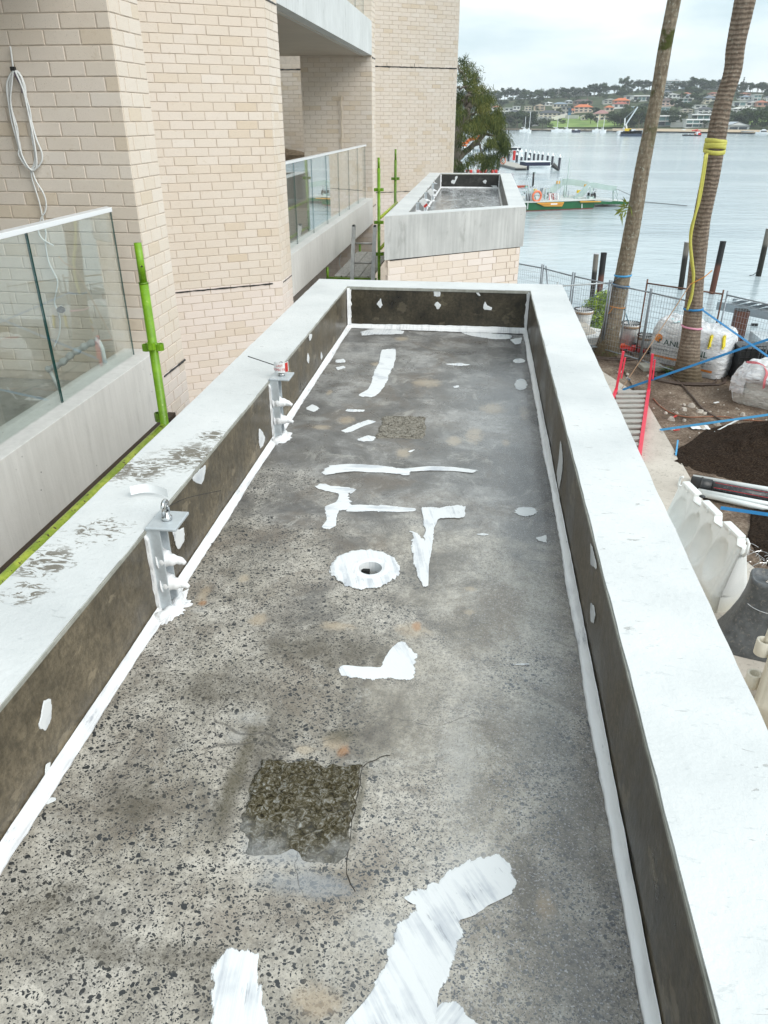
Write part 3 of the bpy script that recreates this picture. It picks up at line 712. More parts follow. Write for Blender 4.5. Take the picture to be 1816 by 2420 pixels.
# ---- davit-style anchor brackets
M_galv = plain('galvanised_steel', (.58, .63, .66), .42, .35, .12, 30, .15)
M_steel = plain('polished_steel', (.62, .62, .62), .16, 1.0, .08, 40)
M_white = plain('white_plastic', (.80, .81, .81), .4, 0, .04, 8)
M_black = plain('black_plastic', (.018, .019, .02), .4, 0, .2, 8)
M_tagred = plain('red_print', (.55, .04, .03), .5, 0, .08, 30)
def cone_bolt(c, L, seed):
    """bolt buried in a swirl of sealant, pointing along +x"""
    mb = MB(); pts = []; rs = []
    for i in range(17):
        t = i / 16
        pts.append(Vector(c) + Vector((L * t, .004 * sin(t * 9 + seed), -.012 * t * t)))
        rs.append(.034 * (1 - t) ** .85 + .008 + .0035 * sin(t * 26 + seed) * (1 - t * .6))
    rs[-1] = .005
    return mb.tube(pts, rs, 14)
def anchor(y, label, seed, extra=None):
    t = thing('anchor_bracket', label, 'bracket', (-.893, y, FLO), group=None)
    x = -.893; zt = COPE + .006; H = zt - FLO; yc = y - .022
    mb = MB()   # channel: web on the wall with two flanges
    mb.box(x + .001, yc - .028, FLO + .01, x + .010, yc + .028, zt - .006).box(x + .010, yc - .028, FLO + .01, x + .043, yc - .022, zt - .006).box(x + .010, yc + .022, FLO + .01, x + .043, yc + .028, zt - .006)
    mb.build('channel', M_galv, t, bevel=.0015)
    MB().box(x + .004, y - .054, zt - .006, x + .094, y + .054, zt + .003).build('top_plate', M_galv, t, bevel=.003)
    sx = x + .048; zp_ = zt + .003
    MB().lathe([(.015, 0), (.015, .010), (.011, .012), (.010, .022), (.008, .024)], (sx, y, zp_), 16).build('stud', M_steel, t, True)
    pts = [Vector((sx, y - .015, zp_ + .018))] + torus_pts((sx, y, zp_ + .042), .017, 'x', 14, pi, 0) + [Vector((sx, y + .015, zp_ + .018))]
    MB().tube(pts, .0058, 10).build('shackle', M_steel, t, True)
    for z in (.175, .092):
        mb = MB(); pts = []; rs = []
        for i in range(21):
            u = i / 20
            pts.append(Vector((x + .018 + .078 * u, yc - .004 + .003 * sin(u * 9 + seed), FLO + z + .008 * u * (1 - u) - .010 * u * u)))
            rs.append(.026 * (1 - u) ** 1.3 + .0075 + .0022 * sin(u * 24 + seed) * (1 - u * .7))
        rs[-1] = .006
        mb.tube(pts, rs, 16).build('sealed_bolt', M_bead, t, True)
    for sgn in (-1, 1):   # smears where the channel meets wall and floor
        zz = [FLO + H * k / 12 * .93 for k in range(13)]
        ed_ = [Vector((yc + sgn * .024, z)) for z in zz] + [Vector((yc + sgn * (.040 + .006 * mnoise.noise(Vector((z * 30, seed, sgn)))), z)) for z in reversed(zz)]
        daub(ed_, lambda a_, b_, h_: (x + h_, a_, b_), t, M_bead, seed + sgn, .009, .0015, 'sealant_smear')
    sm = MB()
    pts = [Vector((x + .015 + .030 * sin(i / 16 * pi), yc - .075 + .15 * i / 16, FLO + .008)) for i in range(17)]
    sm.tube(pts, [.013 + .006 * abs(sin(i * .8 + seed)) for i in range(17)], 8)
    sm.build('sealant_smear', M_bead, t, True)
    pl_ = []; n = 46
    for i in range(n):
        a = -1.9 + 3.8 * i / (n - 1); r = .075 + .020 * mnoise.noise(Vector((a * 2.5, seed, 0))) + .016 * mnoise.noise(Vector((a * 11, seed, 3)))
        pl_.append(Vector((x + .004 + max(0, r * cos(a)) * .95, yc + r * 1.25 * sin(a))))
    daub(pl_, fz, t, M_bead, seed, .007, .004, 'sealant_splash')
    return t
a1 = Vector((0, 1.768, 0)); a2 = Vector((0, 3.126, 0))
b1 = anchor(a1.y, 'galvanised anchor bracket nearest the camera on the left planter wall, with a bare steel shackle', 1.0)
# its curled paper-white tag
def curl_tag(cx, y, z, r, a0, a1, h, parent, mat, tilt=0.0, name='tag'):
    vs = []; fs = []; n = 14
    for i in range(n + 1):
        a = a0 + (a1 - a0) * i / n
        for s in (0, 1):
            vs.append((cx + r * cos(a), y + r * sin(a), z + s * h + tilt * i / n))
    for i in range(n): fs.append((2 * i, 2 * i + 2, 2 * i + 3, 2 * i + 1))
    b = len(vs); vs += [(vx * 1.0 + .0007, vy + .0007, vz) for vx, vy, vz in vs]
    fs += [tuple(k + b for k in f) for f in fs]
    return MB().add(vs, fs).build(name, mat, parent)
tg = []
for i in range(13):
    q = atz(310 + 88 * i / 12, 1172 - 10 * sin(i / 12 * 2.4) - 2 + 14 * (i / 12) ** 2, COPE + .012)
    tg.append(q)
mb = MB(); vs = []; fs = []
for i, q in enumerate(tg): vs += [tuple(q), (q.x - .003, q.y + .006, q.z + .026)]
for i in range(12): fs.append((2 * i, 2 * i + 2, 2 * i + 3, 2 * i + 1))
mb.add(vs, fs); o = mb.build('tag_strip', M_white, b1)
MB().tube(smooth_path([(-.845, a1.y, COPE + .045), (-.80, a1.y + .05, COPE + .055), (-.72, a1.y + .12, COPE + .05)]), .0008, 5).build('tie_wire', M_black, b1)
b2 = anchor(a2.y, 'second anchor bracket along the left planter wall, red and white tag on its shackle', 2.0)
curl_tag(-.845, a2.y, COPE + .03, .032, -2.6, .9, .045, b2, M_white)
curl_tag(-.845, a2.y, COPE + .032, .0332, -.75, -.25, .041, b2, M_tagred)
for j, (s_, zz) in enumerate((('LAST', .057), ('INSPECTED', .039))):
    me = text_mesh(s_, .015)
    rr = .0338
    for v in me.vertices:
        a = -1.55 + v.co.x / rr; z = v.co.y
        v.co = (-.845 + rr * cos(a), a2.y + rr * sin(a), COPE + zz + z)
    me.materials.append(M_tagred); o = bpy.data.objects.new('lettering', me); link(o, b2)
MB().tube([(-.86, a2.y, COPE + .05), (-1.0, a2.y + .02, COPE + .085)], .0022, 6).build('tie_wire', M_black, b2)
for k, (u, v) in enumerate(((994, 465), (1014, 441), (1031, 420))):
    yy = atz(u, v + 14, COPE).y
    b = anchor(yy, ('nearest anchor bracket in the farther planter, with a hanging red and white tag', 'middle anchor bracket of the farther planter, its white tag leaning inward',
                    'anchor bracket at the far left corner of the farther planter')[k], 3 + k)
    if k < 2:
        MB().obox((-.79, yy - .05, COPE + .01), (.035, .004, .05), Matrix.Rotation(-.7, 3, 'Y')).build('tag', M_white, b)
        if k == 0: MB().obox((-.755, yy - .056, COPE - .03), (.028, .003, .016), Matrix.Rotation(-.7, 3, 'Y')).build('tag_band', M_tagred, b)
hr = MB().tube(smooth_path([(-.82, 10.25, FLO + .03), (-.72, 10.5, FLO + .02), (-.64, 10.72, FLO + .02)]), .012, 6).build('rubber_hose_offcut', M_black, None, True)
tag(hr, 'short black hose offcut lying in the near left corner of the farther planter', 'hose')

# ================================================================== APARTMENT BUILDING
def m_brick(name, smooth=False):
    g = G(name); p = g.pos(); t = g.attr('tint')
    c = g.ramp(t, [(0, (.72, .645, .56)), (.22, (.75, .675, .60)), (.33, (.715, .63, .535)), (.36, (.67, .57, .45)), (.39, (.73, .65, .56)), (.5, (.76, .695, .625)), (.56, (.77, .69, .64)), (.84, (.80, .725, .68)), (.94, (.72, .63, .54)), (1.0, (.80, .74, .70))])
    w = g.mr(g.noise(p, 1.1, 4, .6), .35, .7, .0, .35)
    c = g.mix(g.ma('MULTIPLY', w, .6), c, (.64, .53, .40), 'MIX')
    speck = g.mr(g.noise(g.mp(p, (1, 1, 1)), 210, 2, .7), .655, .70)
    up = g.mr(t, .51, .53, .62, .08)
    c = g.mix(g.ma('MULTIPLY', speck, up), c, (.12, .10, .085))
    blot = g.mr(g.noise(p, 17, 5, .65), .60, .74)
    c = g.mix(g.ma('MULTIPLY', blot, .30), c, (.46, .36, .22))
    h = g.ma('ADD', g.noise(p, 130, 4, .7), g.ma('MULTIPLY', g.noise(p, 24, 3), .6))
    return g.fin(c, .85, g.bump(h, .45, .003), 0, .25)
M_brick = m_brick('pale_cream_brick')
M_mort = plain('mortar', (.65, .575, .495), .9, 0, .1, 14, .25, .2)
M_bal = m_raw_concrete('rendered_concrete', (.60, .595, .575), (.74, .735, .715), .12)
M_fasc = m_raw_concrete('grey_fascia', (.56, .58, .575), (.72, .74, .74))
M_mast = plain('black_joint', (.012, .013, .015), .35, 0, .3, 40, .3)
M_slabf = plain('dusty_slab', (.30, .30, .28), .6, 0, .25, 2.5, .2, .4, (.17, .165, .15))
M_soff = plain('soffit_paint', (.52, .46, .39), .7, 0, .06, 2)

zr = lambda z: CAMZ + z
K = .086
ZM = zr(-.020)                         # one mortar line; the rest follow at K
bricks = []                            # (dist, wall, matrix, L, tint)
def brick_local(L, h=.0785, t=.055, ch=.0022):
    b = [(0, 0, 0), (L, 0, 0), (L, 0, h), (0, 0, h)]
    m = [(0, -t + ch, 0), (L, -t + ch, 0), (L, -t + ch, h), (0, -t + ch, h)]
    f = [(ch, -t, ch), (L - ch, -t, ch), (L - ch, -t, h - ch), (ch, -t, h - ch)]
    v = b + m + f
    fs = []
    for a, c in ((0, 4), (4, 8)):
        for i in range(4): fs.append((a + i, a + (i + 1) % 4, c + (i + 1) % 4, c + i))
    fs.append((8, 9, 10, 11)); return v, fs
def wall(part, org, d, L, z0, z1, rows, side='R', zj=None, zlow=-1.75, force=False, tints=None):
    """rows: two lists of closing pieces from the `side` end; then whole bricks"""
    d = Vector((d[0], d[1], 0)); n = Vector((d.y, -d.x, 0))        # outward
    org = Vector((org[0], org[1], 0))
    k0 = math.ceil((z0 - ZM) / K - .01); k1 = math.floor((z1 - ZM) / K + .01)
    for k in range(k0, k1):
        zz = ZM + k * K + .004
        pc = list(rows[k % 2]); s = 0; i = 0
        while s < L - .012:
            w = pc[i] if i < len(pc) else .24
            w = min(w, L - s); i += 1
            if w > .02:
                a = s if side == 'L' else L - s - w
                q = org + d * (a + .005)
                tone = random.random()
                low = zz < zr(zlow)
                if low: tn = .56 + .44 * tone
                else: tn = .5 * tone
                if tints: tn = tints(tone)
                M = Matrix(((d.x, -n.x, 0, q.x + random.uniform(-.0006, .0006) - n.x * .0), (d.y, -n.y, 0, q.y), (0, 0, 1, zz), (0, 0, 0, 1)))
                M.translation += n * random.uniform(-.0012, .0012)
                M.translation -= n * (-.0) 
                bricks.append(((q - Vector((0, 0, 0))).length + abs(zz - CAMZ) * .5, part, M, round(w - .01, 3), max(.004, tn)))
            s += w
build = thing('apartment_building', 'pale cream brick apartment building with balconies rising along the left side', 'building', (-4, 10, GND))
core = {}
def core_box(name, poly, z0, z1, mat=None):
    o = MB().prism(poly, z0, z1).build(name, mat or M_mort, build); core[name] = o; return o
XF = -2.35
t_ = .0064          # mortar face lies this far behind the brick faces
c57, s57 = cos(radians(57.3)), sin(radians(57.3))
def off(px, py, a, b):   # a along the slanted wall direction, b inwards
    return (px + a * s57 - b * c57, py + a * c57 + b * s57)
# slanted piers, plan: fin face (AB) + slanted face (BC)
wall_objs = {}
def wpart(o_name, poly, z0, z1):
    o = MB().prism(poly, z0, z1).build('brick_wall', M_mort, build); return o
wA = wpart('a', [(-5.5, 5.22 + t_), (XF - t_, 5.22 + t_), (XF - t_, 5.69), (-5.5, 5.69)], zr(-5.5), zr(4))
C0 = (XF, 9.01)
wB = wpart('b', [off(*C0, -2.6, t_), off(*C0, -t_ * .6, t_), (XF - t_, 9.53 - t_ * 0), (-5.5, 9.53)], zr(-5.5), zr(4))
wE = wpart('e', [(-3.83, 17.23 + t_), (XF - t_, 17.23 + t_), (XF - t_, 17.72), (-3.83, 17.72)], zr(-5.5), zr(4.6))
wE2 = wpart('e2', [(-8, 17.23 + t_), (-3.84, 17.23 + t_), (-3.84, 17.6), (-8, 17.6)], zr(-5.5), zr(-2.06))
F0 = (-.80, 21.61)
wF = wpart('f', [off(*F0, -3.2, t_), off(*F0, -t_ * .6, t_), (F0[0] - t_, 22.12), (-5.5, 22.12)], zr(-5.5), zr(6))
wG = wpart('g', [(-7.5, 19.2 + t_), (-3.86, 19.2 + t_), (-3.86, 19.5), (-7.5, 19.5)], zr(-.73), zr(4))
wD = wpart('d', [(-2.95, 1.0), (-2.95, 5.2), (-3.1, 5.2), (-3.1, 1.0)], zr(-5.5), zr(-2.06))
rA = [[.095], [.215]]; rAB = [[.085, .19, .20], [.165, .185, .125]]
wall(wA, (-4.6, 5.22 + .055), (1, 0), 2.25 - .0, zr(-1.76), zr(1.5), rA)
wall(wA, (XF - .055, 5.222), (0, 1), .468, zr(-3.6), zr(1.5), rAB, 'L')
wall(wB, off(*C0, -2.0, .055), (s57, c57), 2.0, zr(-3.9), zr(1.9), [[.10, .165], [.165]])
wall(wB, (XF - .055, 9.012), (0, 1), .515, zr(-3.6), zr(1.6), [[.10, .19, .225], [.165, .185, .165]], 'L')
wall(wE, (-3.83, 17.23 + .055), (1, 0), 1.48, zr(-4.4), zr(3.0), [[.12], [.24]])
wall(wE, (XF - .055, 17.232), (0, 1), .488, zr(-3.6), zr(3.0), [[.10, .19], [.165, .185]], 'L')
wall(wE2, (-6.4, 17.23 + .055), (1, 0), 2.56, zr(-4.4), zr(-2.06), [[.12], [.24]])
wall(wF, off(*F0, -2.9, .055), (s57, c57), 2.9, zr(-2.6), zr(3.4), [[.07, .14], [.12]])
wall(wF, (F0[0] - .055, 21.612), (0, 1), .508, zr(-2.6), zr(3.4), [[.10, .19], [.165, .185]], 'L')
wall(wG, (-7.0, 19.2 + .055), (1, 0), 3.14, zr(-.73), zr(1.1), [[.12], [.24]], tints=lambda q: .2 + .22 * q)
wall(wD, (-2.95 - .049, 1.0), (0, 1), 4.2, zr(-4.2), zr(-2.06), [[.12], [.24]])
# brickwork under the farther planter
pl2 = thing('brick_base', 'brick base wall under the farther planter, pinkish and tan bricks', 'wall', (-.3, 13, GND))
sP = Vector((1.733, 1.33, 0)).normalized()
nP = Vector((sP.y, -sP.x, 0))
fo = Vector((-1.10, 9.36, 0))
LP = sqrt(1.66 ** 2 + 1.275 ** 2)
e0 = fo - nP * .006; e1 = fo + sP * LP - nP * .006
wP = MB().prism([(e0.x + .006, e0.y), (e1.x - .006, e1.y), (e1.x - .006, 17.3), (e0.x + .006, 17.3)], GND, CBOT - .012).build('brick_wall', M_mort, pl2)
ZMs = ZM; ZM = CBOT - .012
wall(wP, (fo.x - nP.x * .055, fo.y - nP.y * .055), (sP.x, sP.y), LP, CBOT - 2.6, CBOT - .011, [[.155], [.07, .145]], tints=lambda q: (.55 + .42 * q) if q > .35 else .9 + .05 * q)
wall(wP, (fo.x + sP.x * LP - .055, fo.y + sP.y * LP + .004), (0, 1), 6.4, CBOT - 2.6, CBOT - .011, [[.10], [.22]], 'L', tints=lambda q: .56 + .42 * q)
ZM = ZMs
pl1 = thing('brick_base', 'brick base wall under the foreground planter, mostly hidden below it', 'wall', (-.3, 2, GND))
MB().prism([(-1.08, -2.7), (.54, -1.45), (.54, 5.36), (-1.08, 5.36)], GND, CBOT - .012).build('brick_wall', M_mort, pl1)
MB().prism([(-1.07, -2.68), (.53, -1.43), (.53, 5.34), (-1.07, 5.34)], CBOT - .012, CBOT).build('joint_seal', M_mast, pl1)
MB().prism([(e0.x + .04, e0.y + .01), (e1.x - .04, e1.y + .01), (e1.x - .04, 17.28), (e0.x + .04, 17.28)], CBOT - .012, CBOT).build('joint_seal', M_mast, pl2)

nb_objs = sorted([b for b in bricks if b[1] not in (wP,)], key=lambda b: b[0])
vis = lambda b: True
def inview(M):
    c = M.translation - Vector((0, 0, CAMZ)); q = RM.transposed() @ c
    if q.z > -.1: return False
    u = CX + FPX * q.x / -q.z; v = CY - FPX * q.y / -q.z
    return -60 < u < W_ and -60 < v < 1150
near = [b for b in nb_objs if inview(b[2])][:300]
nid = set(id(b) for b in near)
mesh_cache = {}
for b in near:
    _, wpt, M, L, tn = b
    key = (L, round(tn * 20))
    if key not in mesh_cache:
        mb = MB(); v, f = brick_local(L); mb.add(v, f, max(.004, round(tn * 20) / 20))
        mesh_cache[key] = mb.mesh('brick', M_brick)
    o = bpy.data.objects.new('brick', mesh_cache[key]); COL.objects.link(o); o.parent = wpt
    M2 = M.copy(); M2.translation -= WL[wpt.name]; o.matrix_local = M2
rest = {}
for b in bricks:
    if id(b) in nid: continue
    rest.setdefault(b[1].name, (b[1], [], []))[1].append(b)
pb = [b for b in bricks if b[1] is wP and b[2].translation.y < 11.2 and b[2].translation.z > CBOT - .6]
pid = set(id(b) for b in pb)
for b in pb:
    _, wpt, M, L, tn = b
    mb = MB(); v, f = brick_local(L); mb.add(v, f, tn); o = bpy.data.objects.new('brick', mb.mesh('brick', M_brick)); COL.objects.link(o); o.parent = wpt
    M2 = M.copy(); M2.translation -= WL[wpt.name]; o.matrix_local = M2
for nm, (wpt, lst, _) in rest.items():
    mb = MB()
    for b in lst:
        if id(b) in pid: continue
        v, f = brick_local(b[3]); mb.add([b[2] @ Vector(q) for q in v], f, b[4])
    if not mb.v: continue
    o = mb.build('brickwork', M_brick, wpt); o['kind'] = 'stuff'

# black flexible joints smeared along the slab lines
def joint(pts, h, seed, mat=M_mast, parent=build):
    P = []; 
    for i in range(len(pts) - 1):
        a, b = Vector(pts[i]), Vector(pts[i + 1]); n = max(2, int((b - a).length / .03))
        for k in range(n): P.append(a.lerp(b, k / n))
    P.append(Vector(pts[-1]))
    rs = [h * (.75 + .5 * mnoise.noise(Vector((q.x * 9 + seed, q.y * 9, 0))) + .3 * mnoise.noise(Vector((q.x * 33 + seed, q.y * 33, 0)))) for q in P]
    P = [q + Vector((0, 0, .004 * mnoise.noise(Vector((q.x * 14, q.y * 14, seed))))) for q in P]
    return MB().tube(P, rs, 6).build('joint_seal', mat, parent)
jo = .002
def slant(F, a, z, o=jo): 
    q = off(*F, a, -o); return (q[0], q[1], zr(z))
joint([(XF + jo, 5.25, zr(-1.752)), (XF + jo, 5.69, zr(-1.752))], .011, 1)
joint([slant(C0, -2.0, -1.77), slant(C0, -.12, -1.765)], .010, 2)
joint([(XF + jo, 9.05, zr(-1.765)), (XF + jo, 9.5, zr(-1.765))], .007, 3)
joint([slant(C0, -.3, 1.10), slant(C0, -.02, 1.10)], .012, 4); joint([(XF + jo, 9.03, zr(1.10)), (XF + jo, 9.5, zr(1.10))], .012, 5)
joint([slant(F0, -2.9, 1.105), slant(F0, 0, 1.11)], .017, 6); joint([slant(F0, -2.9, -1.68), slant(F0, 0, -1.68)], .009, 7)
joint([(XF + jo, 17.25, zr(1.09)), (XF + jo, 17.7, zr(1.09))], .016, 8); joint([(XF + jo, 17.25, zr(-1.7)), (XF + jo, 17.7, zr(-1.7))], .010, 9)
joint([(-7, 19.198, zr(.99)), (-3.9, 19.198, zr(.99))], .016, 10)
joint([(-2.942, 1.0, zr(-2.5)), (-2.942, 5.2, zr(-2.5))], .012, 11)
for a in (-2.7, -1.95, -1.2):
    q = slant(F0, a, 1.11); q2 = slant(F0, a, 1.19); MB().tube([q, q2], .004, 5).build('joint_seal', M_mast, build)

# balcony slabs with upstands; upper slabs
def balcony(y0, y1, zt, zb, zf, name='balcony_slab', m=M_bal):
    o = MB().box(XF - .27, y0, zr(zb), XF, y1, zr(zt)).build(name, m, build, bevel=.004)
    MB().box(-5.5, y0, zr(zb), XF - .271, y1, zr(zf)).build('balcony_floor', M_slabf, build)
balcony(-1.0, 5.212, -1.53, -2.055, -1.80)
balcony(9.532, 17.222, -1.52, -2.04, -1.80)
def upper(y0, y1):
    MB().box(XF - .22, y0, zr(1.12), XF, y1, zr(1.70)).build('balcony_fascia', M_fasc, build, bevel=.004)
    MB().box(-5.5, y0, zr(1.122), XF - .221, y1, zr(1.40)).build('soffit', M_soff, build)
    MB().tube([(XF - .16, y0, zr(1.118)), (XF - .16, y1, zr(1.118))], .012, 6).build('drip_bead', M_soff, build)
upper(-1.0, 5.25); upper(9.532, 17.222)
MB().box(-5.7, -1, zr(-1.8), -5.5, 5.2, zr(1.4)).build('back_wall', plain('plaster', (.4, .38, .34), .8), build)
MB().box(-7.7, 9.6, zr(-1.8), -7.5, 19.2, zr(1.4)).build('back_wall', plain('plaster', (.4, .38, .34), .8), build)
MB().box(-7.5, 17.73, zr(-1.8), -3.86, 19.2, zr(-1.7)).build('balcony_floor', M_slabf, build)
MB().box(-7.5, 19.1, zr(-1.7), -3.86, 19.2, zr(-.74)).build('low_wall', plain('dark_block', (.16, .13, .10), .8, 0, .2, 8, .2), build)
# heap of sand on the low wall
hp = MB()
def hf(s, t):
    x = -5.1 + 1.0 * s; y = 18.8 + .36 * t; e = sin(pi * s) * sin(pi * t)
    return (x, y, zr(-.755) + .12 * e + .03 * mnoise.noise(Vector((x * 8, y * 8, 1))) * e)
hp.grid(hf, 16, 8)
hp.box(-5.15, 18.78, zr(-1.7), -4.05, 19.1, zr(-.757))
tag(hp.build('sand_pile', plain('brown_sand', (.20, .15, .10), .9, 0, .3, 20, .4)), 'brown sand piled on a low wall in the gap behind the farther balcony', 'sand')

# ---- glass balustrades
def m_glass(name, tint, refl):
    g = G(name)
    fr = g.ma('ADD', .042, g.ma('MULTIPLY', .9, g.ma('POWER', g.N('ShaderNodeLayerWeight', None, {'Blend': .5}).outputs['Facing'], 4.2)))
    tr = g.N('ShaderNodeBsdfTransparent', None, {'Color': tint}); gl = g.N('ShaderNodeBsdfGlossy', None, {'Color': (1, 1, 1, 1), 'Roughness': .0})
    mx = g.N('ShaderNodeMixShader', None, {0: g.ma('MULTIPLY', fr, refl), 1: tr.outputs[0], 2: gl.outputs[0]})
    df = g.N('ShaderNodeBsdfDiffuse', None, {'Color': (.75, .8, .8, 1)})
    sm = g.mr(g.noise(g.mp(g.pos(), (1, 1, .5)), 3.1, 6, .7), .45, .75, .015, .07)
    m2 = g.N('ShaderNodeMixShader', None, {0: sm, 1: mx.outputs[0], 2: df.outputs[0]})
    g.t.links.new(m2.outputs[0], g.o.inputs['Surface']); return g.m
M_glass = m_glass('clear_glass', (.93, .965, .955, 1), 1.15)
M_gedge = plain('green_glass_edge', (.01, .085, .075), .12, 0, .2, 6)
M_rail = plain('white_powdercoat', (.80, .82, .84), .28, 0, .02, 5)
def pane(y0, y1, z0, z1, par, x=-2.47):
    o = MB().box(x - .006, y0, z0, x + .006, y1, z1).build('glass_pane', [M_glass, M_gedge], par)
    for f in o.data.polygons:
        if abs(f.normal.x) < .5: f.material_index = 1
def balustrade(label, y0, y1, joints, z0, ztop, gaps=.012):
    t = thing('glass_balustrade', label, 'balustrade', (-2.47, (y0 + y1) / 2, z0))
    ys = [y0] + joints + [y1]
    for a, b in zip(ys, ys[1:]): pane(a + gaps / 2, b - gaps / 2, z0, ztop - .012, t)
    vs = [(-2.505, y0, ztop - .012), (-2.435, y0, ztop - .012), (-2.435, y1 - .05, ztop - .012), (-2.505, y1 + .015, ztop - .012)]
    vs += [(x, y, ztop + .016) for x, y, _ in vs]
    MB().add(vs, [(0, 3, 2, 1), (4, 5, 6, 7), (0, 1, 5, 4), (1, 2, 6, 5), (2, 3, 7, 6), (3, 0, 4, 7)]).build('handrail', M_rail, t, bevel=.003)
    return t
balustrade('frameless glass balustrade with a white handrail on the near balcony at left', -1.0, 5.06, [2.0, 4.012], zr(-1.532), zr(-.535))
balustrade('frameless glass balustrade on the farther balcony, in seven narrow panes', 9.56, 16.95, [10.43, 11.54, 12.64, 13.74, 14.82, 15.92], zr(-1.522), zr(-.49))
balustrade('glass balustrade on the upper balcony cut by the top of the frame', 9.56, 16.95, [10.43, 11.54, 12.64, 13.74, 14.82, 15.92], zr(1.70), zr(2.74))

# ---- cable coil on the near wall
M_cable = plain('white_cable', (.74, .76, .76), .4, 0, .05, 12); M_cabled = plain('mauve_cable', (.20, .15, .22), .4, 0, .05, 12)
yA = 5.198
def onA(px, ox, oy, s, d=0.0): return [aty(ox + x / s, oy + y / s, yA - d) for x, y in px]
coil = thing('cable_coil', 'hank of white cable hanging from a black tie on the shaded brick wall', 'cable', tuple(aty(33, 160, yA)))
S1 = (0, 0, 2.3714)
loops = ([(75,390),(45,450),(50,560),(80,680),(110,800),(130,900),(180,952),(228,915),(236,860),(205,780),(180,690),(150,560),(140,480),(110,410),(78,388)],
         [(75,390),(56,460),(64,600),(98,720),(112,850),(165,948),(195,900),(187,780),(165,650),(135,520),(100,420),(76,388)],
         [(74,390),(38,470),(52,600),(70,700),(104,820),(106,870),(150,935),(188,940),(200,880),(178,760),(172,640),(146,540),(118,430),(76,388)],
         [(75,390),(66,470),(60,580),(92,740),(124,870),(172,950),(205,930),(196,820),(160,640),(128,500),(84,395)])
for i, lp in enumerate(loops):
    MB().tube(smooth_path(onA(lp, *S1, i * .006)), .0058, 7).build('cable', M_cable, coil, True)
MB().tube(smooth_path(onA([(74,392),(90,430),(118,480),(125,520)], *S1, .012)), .005, 6).build('cable', M_cabled, coil, True)
MB().tube(smooth_path(onA([(58,258),(66,320),(75,388)], *S1)), .0058, 7).build('cable', M_cable, coil, True)
MB().tube(smooth_path(onA([(175,950),(178,990),(195,1050),(220,1130),(238,1212),(246,1260)], *S1, .004)), .0055, 7).build('cable', M_cable, coil, True)
MB().tube(smooth_path(onA([(180,946),(200,1010),(240,1075),(258,1130),(255,1180),(228,1230),(215,1290),(240,1340),(300,1375)], *S1, .010)), .0055, 7).build('cable', M_cable, coil, True)
MB().tube(smooth_path(onA([(246,1255),(258,1300),(256,1370),(275,1470),(318,1560),(322,1600),(306,1690),(325,1745),(337,1800),(330,1880),(300,1945)], *S1, .002)), .0055, 7).build('cable', M_cable, coil, True)
MB().obox(aty(31, 162, yA - .012), (.016, .012, .012)).build('cable_tie', M_black, coil, bevel=.004)
S2 = (0, 560, 3.952)
kb = thing('wall_clamp', 'small black fitting fixed to the brick wall behind the glass', 'fitting', tuple(onA([(568, 670)], *S2)[0]))
q = onA([(568, 668)], *S2, .03)[0]
MB().lathe([(.012, -.03), (.03, -.02), (.03, .0), (.016, .012)], (q.x, q.y, q.z), 10).build('housing', M_black, kb)
MB().tube([q, q + Vector((.0, -.03, -.01)), q + Vector((.03, -.04, .02))], .012, 7).build('clip', M_black, kb)
# pipe wrapped in film
M_film2 = plain('cloudy_plastic_film', (.60, .62, .62), .35, 0, .18, 14, .5)
wp = thing('wrapped_pipe', 'pipe bent at both ends and wrapped in white plastic film, leaning behind the near glass', 'pipe', tuple(aty(150, 870, 5.0)))
pp = [aty(S2[0] + x / S2[2], S2[1] + y / S2[2], 4.75) for x, y in ((440, 1240), (560, 1185), (680, 1090), (800, 1015), (915, 965))]
MB().tube(smooth_path(pp), [.022 + .006 * sin(i * 1.9) for i in range(len(smooth_path(pp)))], 9).build('wrapped_length', M_film2, wp, True)
MB().tube([pp[0] + Vector((.02, 0, 0)), pp[0] + Vector((.045, 0, -.1)), pp[0] + Vector((.07, 0, -.17))], [.014, .011, .012], 8).build('end_bend', M_film2, wp, True)
MB().tube([pp[-1], pp[-1] + Vector((.02, 0, -.06)), pp[-1] + Vector((.022, 0, -.16))], [.018, .016, .016], 8).build('end_bend', M_white, wp, True)
# cable down the far dark wall
q = [aty(640 + x / 6.385, 80 + y / 6.385, 17.19) for x, y in ((1062, 925), (1058, 1060), (1075, 1200), (1066, 1350), (1078, 1500), (1068, 1620), (1078, 1760))]
tag(MB().tube(smooth_path(q), .011, 6).build('loose_cable', plain('beige_cable', (.55, .48, .38), .5)), 'single pale cable hanging down the dark wall of the farther balcony', 'cable')
q = [aty(660 + x / 5.533, 330 + y / 5.533, 17.15) for x, y in ((815, 1500), (795, 1540), (790, 1620), (808, 1680), (812, 1745))]
tag(MB().tube(smooth_path(q), .010, 6).build('loose_cable', M_cable), 'short white cable loop hanging below the farther balcony above the planks', 'cable')

